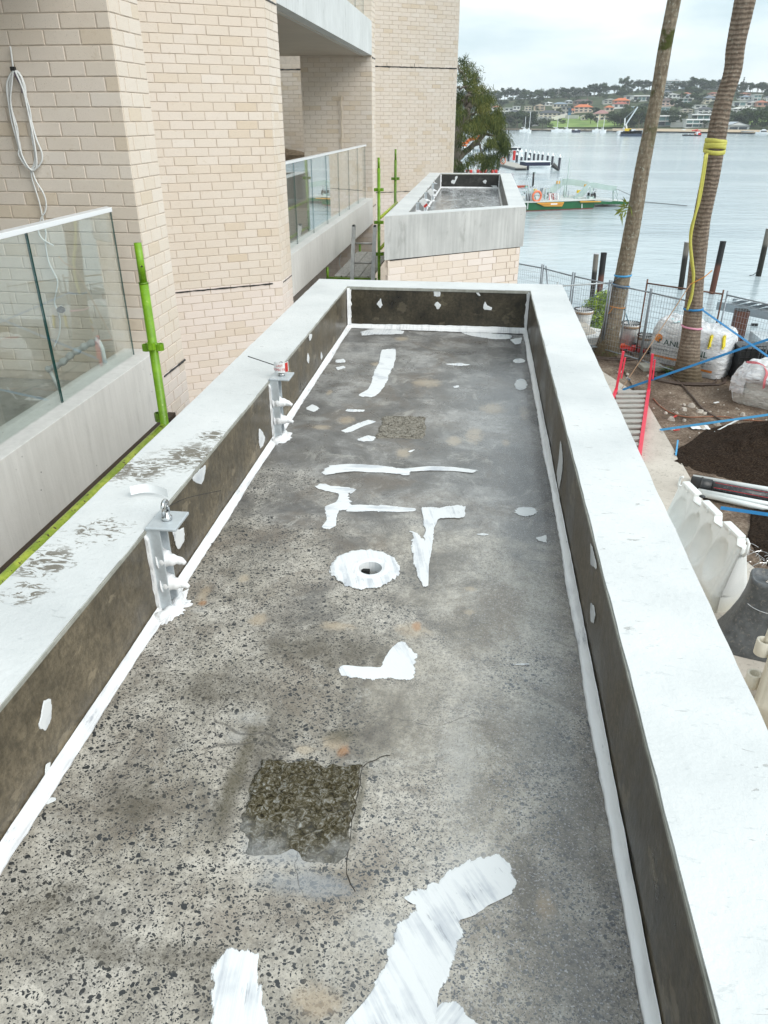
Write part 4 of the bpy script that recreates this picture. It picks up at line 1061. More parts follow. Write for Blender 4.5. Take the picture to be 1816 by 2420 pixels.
# ---- scaffolding
def m_green(name, base, lite, rust):
    g = G(name); p = g.pos()
    c = g.mix(g.mr(g.noise(p, 9, 5, .65), .40, .62), base, lite)
    fl = g.mr(g.noise(p, 62, 4, .8), .63, .68); c = g.mix(g.ma('MULTIPLY', fl, .85), c, (.55, .66, .22))
    rs = g.mr(g.noise(p, 34, 5, .75), rust, rust + .05); c = g.mix(rs, c, (.05, .022, .010))
    return g.fin(c, .38, g.bump(g.noise(p, 80, 4, .7), .4, .002), 0, .5)
M_gr = m_green('green_paint', (.14, .30, .008), (.20, .40, .015), .70)
M_gr2 = m_green('chipped_green_paint', (.32, .45, .03), (.58, .68, .08), .57)
M_gr3 = m_green('old_green_paint', (.09, .19, .012), (.15, .28, .02), .60)
def az_of(u, v): r = ray(u, v); return atan2(r.x, r.y)
def vpole(u, v, x):
    a = az_of(u, v); return Vector((x, x / tan(a), 0))
XS = -1.76
pA = vpole(371, 880, XS)
zt1 = atx(315.5, 577, XS).z; zc = atx(333, 671, XS).z; zk = atx(361, 821, XS).z; zl = atx(395, 1000, XS).z
def vloop(mb, c, ang, z, w=.055, h=.036):
    """bent flat-bar pocket welded on the standard"""
    d = Vector((cos(ang), sin(ang), 0)); s = Vector((-sin(ang), cos(ang), 0)); c = Vector((c.x, c.y, z))
    pts = [c + s * .018 + d * .02, c + s * .021 + d * (w * .7), c + s * .010 + d * w, c - s * .010 + d * w, c - s * .021 + d * (w * .7), c - s * .018 + d * .02]
    for a, b in zip(pts, pts[1:]): mb.bar(a, b, .005, h)
sc1 = thing('scaffold_standard', 'bright green scaffold tube standing in front of the near balcony', 'scaffold', (pA.x, pA.y, GND))
MB().tube([(pA.x, pA.y, GND), (pA.x, pA.y, zc)], .0245, 20).build('tube', M_gr, sc1, True)
sp = MB().tube([(pA.x, pA.y, zc), (pA.x, pA.y, zt1)], .0195, 18)
sp.build('spigot', M_gr, sc1, True)
MB().tube([(pA.x, pA.y, zc - .004), (pA.x, pA.y, zc + .003)], .0262, 20).build('collar', M_gr3, sc1, True)
MB().tube([atx(333, 628, XS) + Vector((.012, -.0155, 0)), atx(333, 628, XS) + Vector((.013, -.0175, 0))], .005, 10).build('pin_hole', M_black, sc1)
mb = MB()
for a in (radians(15), radians(195), radians(-80)): vloop(mb, pA, a, zk + (.016 if a < 0 else 0))
mb.build('wedge_pocket', M_gr, sc1)
mb = MB(); vloop(mb, pA, radians(175), zl + .05, .05, .05); mb.build('wedge_pocket', M_gr3, sc1)
led = thing('scaffold_ledger', 'chipped lime green scaffold tube running low between the balcony and the planter', 'scaffold', (XS, 3, zl))
zl2 = atx(250, 1140, XS + .0).z
MB().tube([(XS, -1, zl2), (XS, pA.y - .03, zl2)], .0245, 20).build('tube', M_gr2, led, True)
tg_ = thing('timber_toe_board', 'dark timber board lying below the lime scaffold tube', 'board', (XS - .2, 3, zl2 - .1))
MB().box(XS - .10, -1, zl2 - .07, XS - .055, pA.y + .3, zl2 - .03).build('board', plain('dark_wet_timber', (.045, .028, .016), .7, 0, .3, 8, .3), tg_)
c7p = lambda x, y: (660 + x / 5.533, 330 + y / 5.533)
XS2 = -1.62
pB = vpole(*c7p(1305, 1000), XS2); pC = vpole(*c7p(1521, 500), XS2)
def std(label, P, ptop, pcol, pk, mat):
    t = thing('scaffold_standard', label, 'scaffold', (P.x, P.y, GND), group=None)
    zt = aty(*c7p(*ptop), P.y).z; zc_ = aty(*c7p(*pcol), P.y).z
    MB().tube([(P.x, P.y, GND), (P.x, P.y, zc_)], .0245, 14).build('tube', mat, t, True)
    MB().tube([(P.x, P.y, zc_), (P.x, P.y, zt)], .0195, 14).build('spigot', mat, t, True)
    for q in pk:
        zz = aty(*c7p(*q), P.y).z; mb = MB()
        for a in (radians(8), radians(188), radians(-82)): vloop(mb, P, a, zz, .075, .045)
        mb.build('wedge_pocket', mat, t)
    return t
std('green scaffold tube beside the left corner of the farther planter', pB, (1297, 232), (1300, 370), ((1303, 653), (1310, 1080), (1315, 1495)), M_gr)
std('dark green scaffold tube farther back, against the slanted brick wall', pC, (1520, 122), (1521, 262), ((1521, 508),), M_gr3)
zz = aty(*c7p(1340, 1015), pB.y).z
l2 = thing('scaffold_ledger', 'yellow green scaffold tube joining the two farther standards', 'scaffold', (XS2, (pB.y + pC.y) / 2, zz))
MB().tube([(XS2 + .03, pB.y, zz), (XS2 + .03, pC.y, aty(*c7p(1525, 822), pC.y).z)], .024, 14).build('tube', M_gr2, l2, True)
zz = aty(*c7p(1345, 1420), pB.y).z
l3 = thing('scaffold_ledger', 'stub of scaffold tube at planter height, lower on the same standard', 'scaffold', (XS2, pB.y, zz))
MB().tube([(XS2 + .03, pB.y, zz), (XS2 + .03, pC.y, zz)], .024, 14).build('tube', M_gr2, l3, True)
# platform of three speckled planks
zp = aty(*c7p(1100, 1800), pB.y - .55).z
yp0, yp1 = atz(*c7p(985, 1780), zp).y, atz(*c7p(1170, 1475), zp).y
xl0 = atz(*c7p(795, 1770), zp).x; xr0 = atz(*c7p(1290, 1790), zp).x
xl0 = -2.30; 
g = G('mortar_spattered_plank'); p = g.pos()
sp_ = g.mr(g.noise(g.mp(p, (1, 2.2, 1)), 30, 6, .75), .52, .60)
M_plank = g.fin(g.mix(sp_, (.52, .50, .47), (.10, .08, .065)), .8, g.bump(sp_, .3, .006), 0, .2)
pw_ = (XS2 - .05 - xl0) / 3
for k in range(3):
    mb = MB().box(xl0 + k * pw_ + .006, yp0, zp - .035, xl0 + (k + 1) * pw_ - .006, yp1 + .1, zp)
    tag(mb.build('scaffold_plank', M_plank, bevel=.003), ('mortar-spattered scaffold plank, the leftmost of the three', 'mortar-spattered scaffold plank, the middle of the three', 'mortar-spattered scaffold plank, the right one behind the ladder')[k], 'plank', 'planks of the scaffold platform')
tr_ = thing('scaffold_transom', 'green scaffold crossbar under the near ends of the planks', 'scaffold', (xl0, yp0, zp))
MB().bar((xl0 - .12, yp0 - .03, zp - .05), (XS2 + .02, yp0 - .03, zp - .05), .045, .055).build('bar', M_gr3, tr_)
MB().tube([(xl0 - .1, yp0 - .03, zp - .1), (xl0 - .1, yp0 - .03, zp + .13)], .022, 12).build('end_post', M_gr, tr_, True)
tr2 = thing('scaffold_post_stub', 'stub of a green scaffold post at the far left end of the planks', 'scaffold', (xl0, yp1, zp))
MB().tube([(xl0 + .05, yp1 + .12, GND), (xl0 + .05, yp1 + .12, zp + .13)], .024, 12).build('tube', M_gr3, tr2, True)
# aluminium ladder
M_alu = plain('dull_aluminium', (.38, .38, .37), .4, .7, .18, 14, .2)
lad = thing('aluminium_ladder', 'grey aluminium ladder standing up from the scaffold planks', 'ladder', (-1.9, yp0 + .3, zp))
yl = yp0 + .05
tl = aty(*c7p(978, 1120), yl + .35); bl = aty(*c7p(955, 1830), yl - .1); trr = aty(*c7p(1255, 1125), yl + .35); br = aty(*c7p(1226, 1830), yl - .1)
for a, b in ((tl, bl), (trr, br)):
    b2_ = a.lerp(b, 1.15)
    MB().bar(a, b2_, .030, .062, (1, 0, 0)).build('stile', M_alu, lad)
    MB().obox(a, (.018, .033, .012)).build('end_cap', M_black, lad)
for f_ in (.33, .69, 1.02):
    MB().tube([tl.lerp(bl, f_), trr.lerp(br, f_)], .015, 10).build('rung', M_alu, lad, True)

# ================================================================== GARDEN STRIP, SEA WALL
def m_soil():
    g = G('garden_soil'); p = g.pos()
    n = g.noise(p, 1.1, 6, .65, .4); f = g.noise(p, 22, 6, .75)
    c = g.ramp(g.ma('ADD', g.ma('MULTIPLY', n, .5), g.ma('MULTIPLY', f, .5)), [(.38, (.050, .036, .027)), (.5, (.17, .125, .093)), (.62, (.34, .275, .215))])
    grit = g.mr(g.noise(p, 75, 3, .8), .63, .70)
    c = g.mix(g.ma('MULTIPLY', grit, .7), c, (.36, .31, .26))
    return g.fin(c, .9, g.bump(g.ma('ADD', f, g.ma('MULTIPLY', n, 2)), .9, .03), 0, .2)
def m_mulch():
    g = G('dark_mulch'); p = g.pos()
    f = g.noise(g.mp(p, (1, 2.6, 1), (0, 0, .5)), 30, 6, .75); n = g.noise(p, 2.0, 4)
    c = g.ramp(f, [(.36, (.010, .007, .005)), (.52, (.045, .030, .021)), (.70, (.15, .105, .075))])
    grit = g.mr(g.noise(p, 95, 2, .8), .70, .75)
    c = g.mix(grit, c, (.30, .24, .19))
    return g.fin(c, .95, g.bump(f, 1.0, .05), 0, .12)
M_soil = m_soil(); M_mulch = m_mulch()
def m_path():
    g = G('pale_path_concrete'); p = g.pos()
    n = g.noise(p, 1.3, 5, .6); f = g.noise(g.mp(p, (1, 1.6, 1), (0, 0, .6)), 16, 6, .75, .6)
    c = g.ramp(n, [(.3, (.42, .38, .33)), (.7, (.60, .56, .50))])
    c = g.mix(g.ma('MULTIPLY', g.mr(f, .56, .64), .7), c, (.20, .18, .155))
    wet = g.mr(g.ma('ADD', g.noise(p, 1.0, 4, .6), g.mr(g.sep(p)[1], 7.2, 6.4, 0, .25)), .60, .66)
    c = g.mix(g.ma('MULTIPLY', wet, .6), c, (.16, .125, .085))
    return g.fin(c, g.mr(wet, 0, 1, .85, .3), g.bump(f, .3, .004), 0, .3)
# land boundary: water's edge runs diagonally away to the left
LAND = [(-40, 48), (-8, 31), (1.6, 23.3), (7.2, 19.0), (14, 12.5), (40, -8), (40, -40), (-40, -40)]
ga = MB().prism(LAND, -3.0, GND - .03); o = ga.build('garden_ground', M_soil); tag(o, kind='structure')
def gz(x, y):
    """height of the loose soil"""
    z = GND + .04 * mnoise.noise(Vector((x * .7, y * .7, 3))) + .02 * mnoise.noise(Vector((x * 3, y * 3, 5)))
    return z
def soil_fn(s, t):
    x = 3.75 + s * 10.5; y = 4 + t * 18.8
    return (x, y, gz(x, y) + .015 * mnoise.noise(Vector((x * 12, y * 12, 1))))
# keep it inside the boundary
def inside(x, y): 
    pts = LAND; c = False; j = len(pts) - 1
    for i in range(len(pts)):
        if (pts[i][1] > y) != (pts[j][1] > y) and x < (pts[j][0] - pts[i][0]) * (y - pts[i][1]) / (pts[j][1] - pts[i][1]) + pts[i][0]: c = not c
        j = i
    return c
mb = MB().grid(soil_fn, 150, 220)
keep = [f for f in mb.f if all(inside(mb.v[i][0] + .55, mb.v[i][1] + .55) for i in f)]
mb.f = keep; mb.tint = [0] * len(keep)
tag(mb.build('soil', M_soil, None, True), kind='structure')
# concrete path along the building
M_path = m_path()
tag(MB().prism([(-2, -6), (5.6, -6), (5.2, 6.0), (3.87, 9.6), (3.84, 16.2), (3.15, 18.2), (2.2, 19.2), (-2, 19.2)], GND - .2, GND + .035).build('path', M_path, bevel=.01), kind='structure')
# dark mulch heaps either side of the pipe trench
def heap(cx, cy, rx, ry, h, rot, seed, nu=170, nv=110):
    def fn(s, t):
        a = s * 2 * pi; r = t
        w = 1 + .16 * mnoise.noise(Vector((cos(a) * 1.6, sin(a) * 1.6, seed)))
        lx, ly = r * rx * w * cos(a), r * ry * w * sin(a)
        x = cx + lx * cos(rot) - ly * sin(rot); y = cy + lx * sin(rot) + ly * cos(rot)
        e = (1 - r) ** 1.05 if r < 1 else 0
        z = GND + .01 + h * e * (1 + .2 * mnoise.noise(Vector((x * 2, y * 2, seed)))) + .09 * e ** .4 * mnoise.noise(Vector((x * 5, y * 5, seed))) + .07 * e ** .3 * mnoise.noise(Vector((x * 13, y * 13, seed))) - .05 * (r > .99)
        return (x, y, z)
    return MB().grid(fn, nu, nv)
tag(heap(7.4, 13.55, 3.7, 1.75, .85, .22, 2).build('mulch_heap', M_mulch, None, True), 'large heap of dark mulch behind the pipes in the garden', 'mulch')
tag(heap(6.6, 9.8, 2.6, 1.95, 1.0, -.15, 5).build('mulch_heap', M_mulch, None, True), 'heap of dark mulch in front of the pipes, behind the white barrier', 'mulch')
# stones and rubble scattered over the soil
M_stone = plain('pale_rubble', (.44, .40, .35), .85, 0, .35, 9, .3)
st = MB()
def stone(mb, c, r, seed, flat=.6):
    vs = []
    for k in range(7):
        a = k / 7 * 2 * pi + seed; rr = r * random.uniform(.7, 1.15); vs.append((c[0] + rr * cos(a), c[1] + rr * sin(a), c[2] - r * .3))
    for k in range(5):
        a = k / 5 * 2 * pi + seed * 2; rr = r * random.uniform(.35, .7); vs.append((c[0] + rr * cos(a), c[1] + rr * sin(a), c[2] + r * flat * random.uniform(.6, 1)))
    bm = bmesh.new(); V = [bm.verts.new(v) for v in vs]; res = bmesh.ops.convex_hull(bm, input=V)
    bm.verts.index_update(); L = [v for v in bm.verts if v.link_faces]; ix = {v: i for i, v in enumerate(L)}
    mb.add([v.co[:] for v in L], [tuple(ix[v] for v in f.verts) for f in bm.faces]); bm.free()
for k in range(900):
    x = random.uniform(3.9, 9.5); y = random.uniform(10.5, 20)
    dens = .35 + .65 * (abs(y - 14.6) < 1.6)
    if random.random() > dens or not inside(x + .8, y + .8): continue
    r = .008 + .03 * random.random() ** 3
    stone(st, (x, y, gz(x, y)), r, k)
o = st.build('gravel', M_stone); tag(o, kind='stuff')
for k, (u, v, r) in enumerate(((1618, 955, .05), (1637, 957, .09), (1617, 967, .085), (1655, 972, .11), (1588, 990, .10), (1575, 975, .05), (1697, 1003, .10), (1655, 1010, .13), (1618, 992, .06), (1757, 978, .08), (1748, 1003, .07), (1600, 975, .06), (1667, 975, .06), (1590, 1012, .06), (1533, 888, .07), (1466, 877, .07), (1436, 846, .06), (1484, 883, .05))):
    q = atz(u, v, GND + .03); mb = MB(); stone(mb, (q.x, q.y, GND + .02), r, k * 1.3, .55)
    tag(mb.build('rubble_stone', M_stone), 'pale rubble stone on the soil, ' + ('beside the red scrap' if 1580 < u < 1625 else 'near the white plastic' if 1625 <= u < 1680 else 'by the white conduit' if u >= 1680 else 'near the left palm'), 'stone', 'pale rubble stones on the soil')
for k, (u, v, rx) in enumerate(((1596, 984, .9), (1600, 1016, .5), (1694, 951, .6))):
    q = atz(u, v, GND + .05)
    tag(MB().obox((q.x, q.y, GND + .05), (.07, .02, .006), Matrix.Rotation(rx, 3, 'Z')).build('litter_scrap', M_tagred if k < 2 else M_white), ('red scrap of plastic lying on the rubble nearest the ladder', 'small bright red scrap below the blue strap', 'white paper scrap on the soil')[k], 'litter')
q = atz(1655, 1008, GND + .06)
mb = MB(); vs = []
mb.grid(lambda s, t: (q.x - .18 + .36 * s, q.y - .1 + .2 * t, GND + .05 + .05 * mnoise.noise(Vector((s * 4, t * 4, 1)))), 10, 8)
tag(mb.build('plastic_sheet', M_white), 'crumpled white plastic lying on the soil under the blue strap', 'litter')
# paving slab
q = atz(1535, 862, GND + .1)
tag(MB().obox((q.x + .05, q.y, GND + .05), (.26, .22, .05), Matrix.Rotation(.15, 3, 'Z')).build('paving_slab', plain('grey_slab', (.36, .35, .30), .85, 0, .15, 5, .2), bevel=.01), 'grey green paving slab lying in front of the printed bulk bag', 'slab')
# pipes in the trench
M_pvc = plain('white_pvc', (.74, .78, .78), .35, 0, .06, 4)
M_hdpe = plain('black_pipe', (.022, .024, .027), .35, 0, .5, 12, .1, .5, (.16, .17, .18))
M_redl = plain('red_stripe', (.45, .02, .03), .4)
def pipe(px0, px1, r, zc, label, mat, ext=1.2):
    a = atz(*px0, zc); b = atz(*px1, zc); d = (b - a); b = b + d * ext
    t = thing('pipe', label, 'pipe', tuple(a))
    MB().tube([a, b], r, 16).build('pipe_length', mat, t, True); return t, a, b
pipe((1638, 1128), (1782, 1152), .05, GND + .10, 'white plastic pipe farthest back of those in the trench', M_pvc)
tp, a, b = pipe((1640, 1143), (1756, 1165), .105, GND + .11, 'thick black pipe with red stripes between the white pipes', M_hdpe, .6)
d = (b - a).normalized(); sd = Vector((-d.y, d.x, 0))
for an in (.25, 1.15):
    o1 = (-sd * sin(an) + Vector((0, 0, 1)) * cos(an)) * .104
    MB().bar(a + o1 + d * .32, b + o1, .008, .006, o1).build('stripe', M_redl, tp)
MB().tube([a - d * .05, a + d * .28], .125, 18).build('coupling', M_black, tp, True)
MB().tube([a + d * .1, a + d * .13], .135, 18).build('coupling_ring', M_black, tp, True)
pipe((1650, 1160), (1755, 1180), .045, GND + .08, 'white plastic pipe just in front of the black pipe', M_pvc)
pipe((1660, 1168), (1740, 1186), .045, GND + .07, 'front white plastic pipe of the trench, next to the barrier', M_pvc)
rod = [atz(1688, 1022, GND + .06), atz(1751, 989, GND + .1)]
tag(MB().tube(rod, .018, 8).build('plastic_conduit', M_pvc, None, True), 'thin white conduit lying across the edge of the mulch heap', 'pipe')

# poly irrigation pipes coiled round the palms and across the soil
M_poly = plain('brown_irrigation_pipe', (.085, .058, .045), .5, 0, .2, 8)
def run(px, r, label, mat=M_poly, z=.03, name='irrigation_pipe'):
    pts = [atz(u, v, GND + z) for u, v in px]; pts = [Vector((q.x, q.y, gz(q.x, q.y) + z)) for q in smooth_path(pts)]
    return tag(MB().tube(pts, r, 6).build(name, mat, None, True), label, 'pipe')
run([(1585, 882), (1600, 897), (1640, 940), (1665, 968), (1690, 985), (1712, 997)], .022, 'brown irrigation pipe running across the soil from the right palm')
run([(1545, 940), (1570, 966), (1608, 985), (1650, 988), (1700, 985), (1740, 990), (1810, 996)], .012, 'thin orange brown hose curving over the soil below the palms', plain('rust_hose', (.30, .12, .06), .5), .02, 'garden_hose')
for (u, v, lab, turns, r0) in ((1626, 893, 'coil of irrigation pipe round the foot of the right palm', 4, .52), (1437, 838, 'coil of irrigation pipe round the foot of the left palm', 3, .50)):
    q = atz(u, v, GND); pts = []
    for i in range(turns * 16 + 1):
        a = i / 16 * 2 * pi; r = r0 + .07 * i / 16 / turns * 3 + .05 * sin(a * .7)
        x, y = q.x + r * 1.25 * cos(a), q.y + r * sin(a); pts.append((x, y, gz(x, y) + .03 + .01 * sin(a * 3)))
    tag(MB().tube(pts, .018, 6).build('irrigation_coil', M_poly, None, True), lab, 'pipe')
# weeds
M_leafb = plain('bright_leaf', (.10, .17, .03), .5, 0, .4, 3)
def tuft(label, u, v, n, L, z=0, mat=M_leafb, spread=.18):
    q = atz(u, v, GND + z); mb = MB()
    for k in range(n):
        a = random.uniform(0, 2 * pi); l = L * random.uniform(.5, 1); b = q + Vector((random.gauss(0, spread * .3), random.gauss(0, spread * .3), 0))
        d = Vector((cos(a), sin(a), 0)); w = Vector((-sin(a), cos(a), 0)) * .008
        m = b + d * l * .45 + Vector((0, 0, l * .6)); e = b + d * l + Vector((0, 0, l * .35))
        mb.add([b - w, b + w, m + w * .8, m - w * .8, e], [(0, 1, 2, 3), (3, 2, 4)])
    return tag(mb.build('weed_tuft', mat), label, 'weed')
tuft('small green weed beside the right palm, by the coiled pipe', 1580, 880, 60, .22)
tuft('patch of green weeds hugging the foot of the left palm', 1440, 838, 70, .16, spread=.3)

# ---- palms
def m_trunk(name, ringed, base):
    g = G(name); p = g.pos(); Zc = g.sep(p)[2]
    n = g.noise(g.mp(p, (1.6, 1.6, .5)), 9, 7, .75, .5)
    lo, hi = base
    c = g.ramp(n, [(.34, lo), (.68, hi)])
    zw = g.ma('ADD', Zc, g.ma('ADD', g.ma('MULTIPLY', g.noise(p, 2.2, 4, .65), .16), g.ma('MULTIPLY', g.noise(p, 14, 4, .7), .03)))
    rg = g.ma('SINE', g.ma('MULTIPLY', zw, 78 if ringed else 52))
    rg2 = g.mr(rg, -.3, .75)
    k = g.mr(Zc, 4.2, 6.5, .25, 1) if ringed else .30
    c = g.mix(g.ma('MULTIPLY', rg2, g.ma('MULTIPLY', k, .55)), c, tuple(x * .33 for x in lo))
    lich = g.mr(g.noise(g.mp(p, (1, 1, .75)), 19, 6, .75), .565, .62)
    lich = g.ma('MULTIPLY', lich, g.mr(g.noise(p, .9, 3), .34, .5))
    c = g.mix(g.ma('MULTIPLY', lich, .30 if ringed else .8), c, (.40, .42, .36))
    moss = g.ma('MULTIPLY', g.mr(g.noise(p, 2.1, 4, .6), .55, .66), g.mr(Zc, 6, 9, .15, .9))
    if not ringed: c = g.mix(moss, c, (.055, .07, .015))
    bs = g.mr(Zc, GND + .1, GND + .9, .75, 0)
    c = g.mix(bs, c, (.10, .078, .045))
    h = g.ma('ADD', g.ma('MULTIPLY', rg, .5 if ringed else .2), g.ma('MULTIPLY', g.noise(p, 30, 5, .7), 1.1))
    return g.fin(c, .9, g.bump(h, .8, .012), 0, .15)
def palm(label, px, ws, yb, mat, seed, ring):
    base = px[-1]; b = atz(base[0], base[1], GND)
    t = thing('palm_tree', label, 'palm', (b.x, b.y, GND))
    pts = [aty(u, v, b.y) for u, v in px]; rs = []
    for (u, v), w in zip(px, ws):
        q0 = aty(u - w / 2, v, b.y); q1 = aty(u + w / 2, v, b.y); rs.append((q1 - q0).length / 2)
    d = (pts[0] - pts[1]).normalized()
    pts = [pts[0] + d * L for L in (4.6, 3.2, 1.6)] + pts; rs = [rs[0] * .8, rs[0] * .85, rs[0] * .95] + rs
    pts.append(pts[-1] + Vector((0, 0, -.15))); rs.append(rs[-1] * 1.06)
    P = smooth_path(pts, 26); R = np.interp(np.linspace(0, 1, len(P)), np.linspace(0, 1, len(rs)), rs)
    vs = []; fs = []; N = 36
    for i, (q, r) in enumerate(zip(P, R)):
        for k in range(N):
            a = 2 * pi * k / N
            zz = q.z + .03 * mnoise.noise(Vector((cos(a), sin(a), q.z * .9 + seed)))
            rr = r * (1 + (.022 if ring else .010) * max(0, sin(zz * 78 if ring else zz * 52)) * (1 if q.z > 5 or not ring else .3) + .05 * mnoise.noise(Vector((cos(a) * 2.0, sin(a) * 2.0, q.z * 1.3 + seed))) + .02 * mnoise.noise(Vector((cos(a) * 7, sin(a) * 7, q.z * 7))))
            if q.z < GND + .6: rr *= 1 + .07 * (1 - (q.z - GND) / .6) * (1 + mnoise.noise(Vector((cos(a) * 3, sin(a) * 3, seed))))
            vs.append((q.x + rr * cos(a), q.y + rr * sin(a), q.z))
    for i in range(len(P) - 1):
        for k in range(N): fs.append((i * N + k, i * N + (k + 1) % N, (i + 1) * N + (k + 1) % N, (i + 1) * N + k))
    MB().add(vs, fs).build('trunk', mat, t, True)
    top = P[0]; cr = MB()
    for k in range(16):                      # crown is above the frame
        a = k * 2.4 + seed; el = random.uniform(.1, 1.1); L = random.uniform(2.6, 3.4)
        rib = [top + Vector((cos(a) * L * s * cos(el * (1 - s * .4)), sin(a) * L * s * cos(el * (1 - s * .4)), L * s * sin(el) - 1.9 * s * s)) for s in np.linspace(0, 1, 12)]
        cr.tube(rib, [.03 * (1 - i / 13) for i in range(12)], 5)
        for i in range(1, 12):
            for sg in (-1, 1):
                s2 = Vector((-sin(a), cos(a), 0)) * sg; l = .62 * sin(pi * (i + .5) / 12.5) + .1
                b0 = rib[i]; e = b0 + s2 * l + Vector((cos(a) * .25, sin(a) * .25, -.32 * l)); w = (rib[i] - rib[i - 1]) * .16
                cr.add([b0 - w, b0 + w, e], [(0, 1, 2)])
    cr.build('crown', plain('palm_frond', (.055, .085, .025), .5, 0, .3, 2), t)
    return t, P, R
M_tr1 = m_trunk('lichen_palm_bark', False, ((.12, .095, .066), (.34, .29, .22))); M_tr2 = m_trunk('ringed_palm_bark', True, ((.14, .105, .080), (.32, .26, .205)))
T1, PP1, RR1 = palm('slender lichen-spotted palm trunk at left, with blue and orange ties', [(1594, 0), (1574.6, 100), (1551, 237), (1524, 373), (1504, 487), (1492, 555), (1473, 651), (1456, 725), (1442, 790), (1436, 833)], [33, 32, 32, 34, 37, 38, 37, 40, 46, 58], 0, M_tr1, 1.0, False)
T2, PP2, RR2 = palm('thick ringed palm trunk at right, wrapped in a yellow sling', [(1763, -6), (1741, 100), (1732, 168), (1711, 237), (1692, 337), (1679, 419), (1661, 510), (1656, 555), (1646, 651), (1640, 725), (1633, 800), (1627, 855), (1625, 896)], [50, 44, 42, 41, 46, 44, 41, 39, 39, 42, 46, 55, 66], 0, M_tr2, 5.0, True)
def trunk_at(P, R, z):
    i = min(range(len(P)), key=lambda k: abs(P[k].z - z)); return P[i], R[i]
def wrap(P, R, z, r, mat, name, label, cat, tilt=0.0, extra=.0, flat=1.0, a0=0.0, par=None):
    c, rr = trunk_at(P, R, z); pts = [Vector((c.x + (rr + r * .6 + extra) * cos(a), c.y + (rr + r * .6 + extra) * sin(a), z + tilt * cos(a - a0))) for a in np.linspace(0, 2 * pi, 33)]
    o = MB().tube(pts, r, 8, sq=flat).build(name, mat, par, True)
    if par is None: tag(o, label, cat)
    return o
def band(P, R, z, h, mat, tilt, par, a0=0.0, extra=.0, name='turn', t=.012):
    c, rr = trunk_at(P, R, z); vs = []; fs = []; n = 36
    for k in range(n):
        a = 2 * pi * k / n; zz = z + tilt * cos(a - a0) + .006 * mnoise.noise(Vector((cos(a) * 2, sin(a) * 2, z * 5)))
        for (dr_, dz) in ((0, -h / 2), (t, -h / 2 + .008), (t * 1.6, 0), (t, h / 2 - .008), (0, h / 2)):
            r = rr + extra + dr_; vs.append((c.x + r * cos(a), c.y + r * sin(a), zz + dz))
    for k in range(n):
        for j in range(4): fs.append((k * 5 + j, ((k + 1) % n) * 5 + j, ((k + 1) % n) * 5 + j + 1, k * 5 + j + 1))
    return MB().add(vs, fs).build(name, mat, par, True)
M_yel = plain('yellow_sling_webbing', (.52, .50, .10), .6, 0, .12, 30, .3)
M_blu = plain('blue_strap', (.015, .20, .46), .5, 0, .1, 20); M_blu2 = plain('light_blue_strap', (.06, .32, .60), .5, 0, .1, 20); M_navy = plain('dark_blue_strap', (.02, .07, .24), .5, 0, .1, 20)
M_org = plain('orange_rope', (.55, .22, .04), .6, 0, .2, 30); M_pink = plain('pink_tape', (.72, .30, .42), .5); M_redp = plain('red_plastic', (.62, .035, .03), .35, 0, .12, 5); M_orp = plain('orange_red_plastic', (.72, .10, .04), .35, 0, .12, 5)
sl_y = thing('yellow_sling', 'yellow lifting sling wound four times round the right palm, its tail hanging down', 'sling', tuple(aty(1690, 345, atz(1625, 896, GND).y)))
yb2 = atz(1625, 896, GND).y
for k, v in enumerate((333, 340, 348, 356)):
    z = aty(1690, v, yb2).z
    band(PP2, RR2, z, .085, M_yel, (-.02, .015, -.03, .04)[k], sl_y, .6 * k, .012)
yy = yb2 - .30
tail = [aty(u, v, yy) for u, v in ((1672, 362), (1655, 470), (1634, 540), (1633, 600), (1639, 650), (1636, 690), (1630, 712), (1625, 733))]
MB().tube(smooth_path(tail), .026, 8, sq=.35).build('tail', M_yel, sl_y, True)
tail = [aty(u, v, yy - .03) for u, v in ((1668, 364), (1650, 480), (1634, 560), (1638, 620), (1641, 652), (1636, 700), (1625, 732))]
MB().tube(smooth_path(tail), .024, 8, sq=.35).build('tail', M_yel, sl_y, True)
zb = aty(1640, 729, yb2).z
tag(band(PP2, RR2, zb, .05, M_blu, .01, None, 0, .008, 'blue_strap'), 'blue strap looped round the right palm at head height', 'strap')
tag(band(PP2, RR2, aty(1632, 772, yb2).z, .045, M_pink, -.02, None, 0, .012, 'pink_tape'), 'pink tape tied round the lower trunk of the right palm', 'tape')
yb1 = atz(1436, 833, GND).y
tag(band(PP1, RR1, aty(1470, 650, yb1).z, .05, M_blu2, .01, None, 0, .01, 'blue_strap'), 'blue strap round the left palm, the upper of two', 'strap')
tag(band(PP1, RR1, aty(1464, 674, yb1).z, .06, M_blu, -.03, None, 0, .01, 'blue_strap'), 'blue strap round the left palm, the lower of two', 'strap')
wrap(PP1, RR1, aty(1456, 723, yb1).z, .012, M_org, 'orange_rope', 'orange rope tied round the left palm below the blue straps', 'rope', -.03)
q = aty(1450, 725, yb1 - .3)
tag(MB().tube([q, aty(1445, 733, yb1 - .31), aty(1439, 741, yb1 - .3)], .010, 6).build('orange_rope', M_org), 'loose end of orange rope hanging down the left palm', 'rope')
def strap(a, b, w, mat, label, sag=0.0, name='guy_strap'):
    pts = [Vector(a).lerp(Vector(b), t) - Vector((0, 0, sag * 4 * t * (1 - t))) for t in np.linspace(0, 1, 14)]
    mb = MB()
    for p0, p1 in zip(pts, pts[1:]): mb.bar(p0, p1, w, .006, (0, -.75, .6))
    return tag(mb.build(name, mat), label, 'strap')
cP2, rP2 = trunk_at(PP2, RR2, zb)
e1_ = aty(1816, 842, yb2 - 3.0)
s0 = aty(1656, 729, yb2 - .05)
